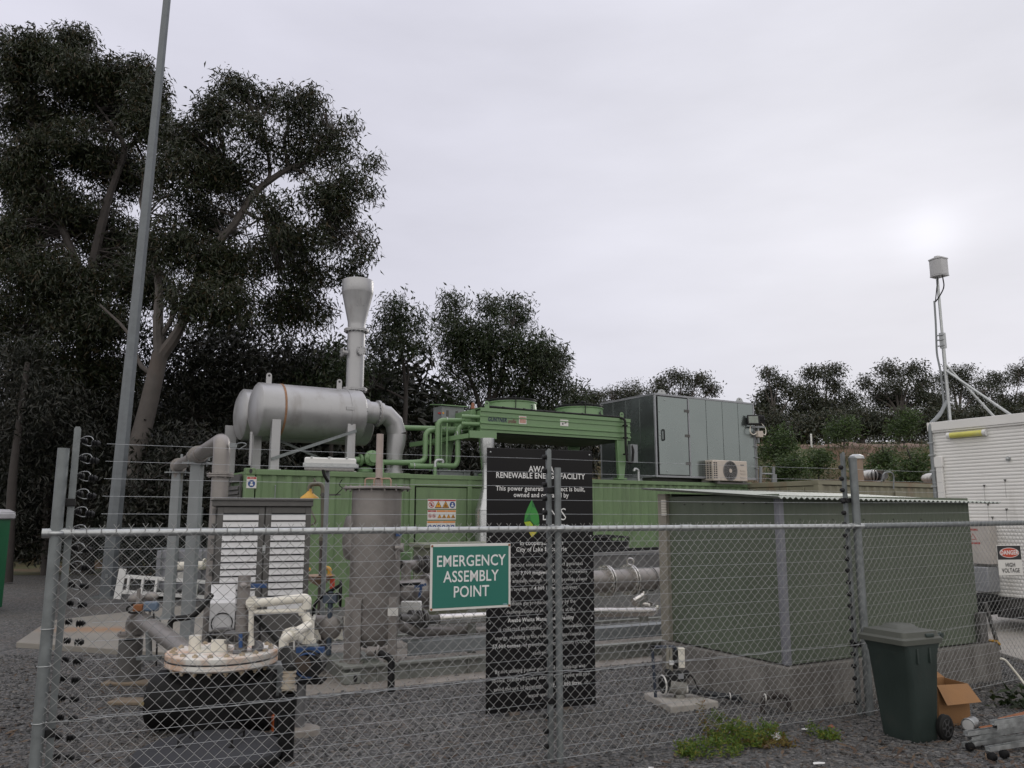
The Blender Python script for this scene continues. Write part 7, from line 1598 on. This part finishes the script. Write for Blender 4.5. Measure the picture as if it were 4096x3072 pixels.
# ------------------------------------------------------------------ steel channel offcuts and rubbish at the right
def R8(x, y, z): 
    ox, oy = CROPS[18]; p = at(ox+x/2.16, oy+y/2.16, 6.); k = (z-EYE)/(p.z-EYE); return Vector((p.x*k, p.y*k, z))
rl = [((1275, 1378), (1900, 1290), .10, 'top galvanised steel channel of the pile'), ((1530, 1320), (1900, 1255), .16, 'short shiny channel lying across the back of the pile'), ((1310, 1420), (1900, 1310), .06, 'galvanised channel second from the front of the pile'),
      ((1265, 1475), (1900, 1385), .03, 'darker galvanised channel half buried in the pile'), ((1465, 1512), (1900, 1440), .03, 'front galvanised channel lying apart from the pile'), ((1505, 1285), (1900, 1225), .19, 'uppermost channel resting on the brown timber')]
for i, (a, b, z, lab) in enumerate(rl):
    p, r_ = R8(*a, z), R8(*b, z+.01); d = (r_-p).normalized(); s = Vector((d.y, -d.x, 0)); q = MB()
    for o1, w, h in (((0, 0, 0), .042, .004), ((.019, 0, .014), .004, .03), ((-.019, 0, .014), .004, .03)): q.bar(p+s*o1[0]+Vector((0, 0, o1[2])), r_+s*o1[0]+Vector((0, 0, o1[2])), w, h)
    solo('steel_channel', q, GALV, lab, 'steel channel', base=tuple(p), group='steel channel offcuts')
p, r_ = R8(1590, 1260, .14), R8(1900, 1180, .16); q = MB(); q.bar(p, r_, .07, .04); q.bar(R8(1400, 1320, .04), R8(1620, 1285, .08), .05, .02); solo('timber_offcut', q, RUST, 'brown timber offcut on top of the steel channels', 'timber', base=tuple(p))
for x, y, lab in ((1515, 1570, 'black insulator lying on the gravel in front of the channels'), (1620, 1545, 'black insulator lying close under the front channel'), (1325, 1480, 'black insulator wedged at the left end of the pile'), (1680, 1270, 'black clip on top of the channels')):
    p = R8(x, y, .035 if y > 1400 else .17); q = MB(); q.lathe([(.012, 0), (.03, .008), (.014, .018), (.03, .028), (.014, .038), (.028, .048), (.01, .06)], p-Vector((.03, 0, 0)), (1, .3, .1), 12); solo('insulator', q, BLACK, lab, 'insulator', base=tuple(p), group='loose black insulators')
p = R8(1295, 1290, .06); q = MB(); q.lathe([(.0, 0), (.052, .0), (.055, .006), (.055, .012), (.048, .014), (.047, .12), (.0, .121)], p, (.75, .65, .05), 26); q.mi = 1; q.lathe([(0, -.002), (.042, -.002), (.044, .004)], p, (.75, .65, .05), 24); solo('tin', q, [GALV, PRINT_W], 'small tin with a white lid lying beside the cardboard box', 'tin', base=tuple(p))
q = MB(); q.tube(bend([R8(1580, 712, .36), R8(1620, 725, .34), R8(1760, 900, .15), R8(1800, 960, .12)], .05), .011, 8); solo('pipe_offcut', q, PVC, 'thin pale stick leaning on the mesh at the right edge', 'stick', base=tuple(R8(1760, 900, .05)))
# plastic bag and scraps
def scrap(p, s, m, name, lab, cat, n=9, h=.6):
    vs = [(p[0]+s*RNG.normal(0, .5), p[1]+s*.7*RNG.normal(0, .5), .02+abs(RNG.normal(0, s*h*.35))) for _ in range(n*2)]
    bm = bmesh.new(); [bm.verts.new(v) for v in vs]; bmesh.ops.convex_hull(bm, input=bm.verts); bm.verts.ensure_lookup_table()
    bm.verts.index_update(); q = MB(); used = [v for v in bm.verts if v.link_faces]; ix = {v: i for i, v in enumerate(used)}
    q.add([v.co[:] for v in used], [tuple(ix[v] for v in f.verts) for f in bm.faces]); bm.free(); solo(name, q, m, lab, cat, base=(p[0], p[1], 0), smooth=0)
PLASTIC = mat('thin plastic film', (.50, .50, .50), .3, 0, .2, 20, .3, 30)
scrap((2.09, 6.62), .10, PLASTIC, 'plastic_bag', 'crumpled clear plastic scrap at the right end of the weeds', 'litter')
scrap(tuple(R8(20, 1622, .02))[:2], .05, PRINT_W, 'paper_scrap', 'white paper scrap on the gravel left of the bin', 'litter', h=.3)
scrap(tuple(cq(15, 1550, 1268, 6.9))[:2], .03, PRINT_W, 'paper_scrap', 'tiny white scrap at the foot of the mesh right of the weeds', 'litter', h=.3)
scrap(tuple(cq(15, 225, 1540, 5.9))[:2], .025, PRINT_W, 'paper_scrap', 'tiny white scrap on the gravel left of the weeds', 'litter', h=.3)
scrap((2.62, 6.95), .045, mat('red brick', (.22, .08, .05), .9), 'brick_scrap', 'broken red brick at the foot of the tall slotted post', 'brick', h=.6)
# ------------------------------------------------------------------ weeds
WEED = leafmat('weed leaves', [(0, (.06, .13, .018)), (.5, (.12, .20, .024)), (.85, (.20, .24, .03)), (1, (.26, .20, .04))], .3)
WEEDY = leafmat('yellowing weed leaves', [(0, (.12, .13, .025)), (.5, (.20, .15, .03)), (1, (.24, .11, .03))], .3)
def weeds(name, spots, m, L=.034, per=8):
    Vs = []
    for cx, cy, sx, sy, h, n in spots:
        a = RNG.uniform(0, 2*pi, n); r = np.sqrt(RNG.uniform(0, 1, n))
        hx = RNG.uniform(.15, 1, n)*h*(1.15-r*.75)
        C = np.stack([cx+sx*r*np.cos(a), cy+sy*r*np.sin(a), hx], -1)
        Vs.append(leaf_arrays(C, per, .014, L, L*.34, -.5))
    V = np.concatenate(Vs); o = np_mesh(name, V, np.arange(len(V)).reshape(-1, 4), m); o['kind'] = 'stuff'
weeds('weeds', [(1.45, 6.30, .26, .16, .12, 110), (1.72, 6.50, .22, .14, .19, 150), (1.98, 6.66, .16, .12, .16, 80), (1.70, 6.85, .15, .11, .2, 50), (1.32, 6.2, .1, .08, .06, 30), (2.5, 6.68, .09, .06, .07, 40), (2.42, 6.78, .05, .05, .12, 14)], WEED)
weeds('dry_weeds', [(1.95, 6.48, .22, .07, .06, 70), (1.62, 6.62, .12, .1, .17, 26), (1.55, 6.84, .03, .03, .28, 14), (2.05, 6.62, .1, .08, .1, 26)], WEEDY, .03, 7)
weeds('side_weeds', [(-3.75, 5.2, .35, .25, .05, 60), (-3.3, 4.95, .3, .12, .04, 40)], WEEDY, .03, 6)
p = R8(1640, 1110, .03); q = MB()
V = leaf_arrays(np.array([[p.x+.15, p.y, .05], [p.x, p.y+.05, .04], [p.x+.3, p.y+.03, .06]]), 30, .07, .16, .05, .05)
o = np_mesh('fallen_branch', V-np.array([p.x, p.y, 0]), np.arange(len(V)).reshape(-1, 4), GUM2); o.location = (p.x, p.y, 0); props(o, 'fallen leafy green branch on the gravel right of the cardboard box', 'branch')
# orange dirt heap at far left
dl = at(40, 2955, 5.6); q = MB(); q.sphere((dl.x-.1, 5.6, -.02), .30, .22, .075); solo('dirt_patch', q, mat('orange clay', (.24, .105, .03), .95, 0, .3, 9, .5, 30), None, None, base=(dl.x, 5.6, 0), kind='structure')
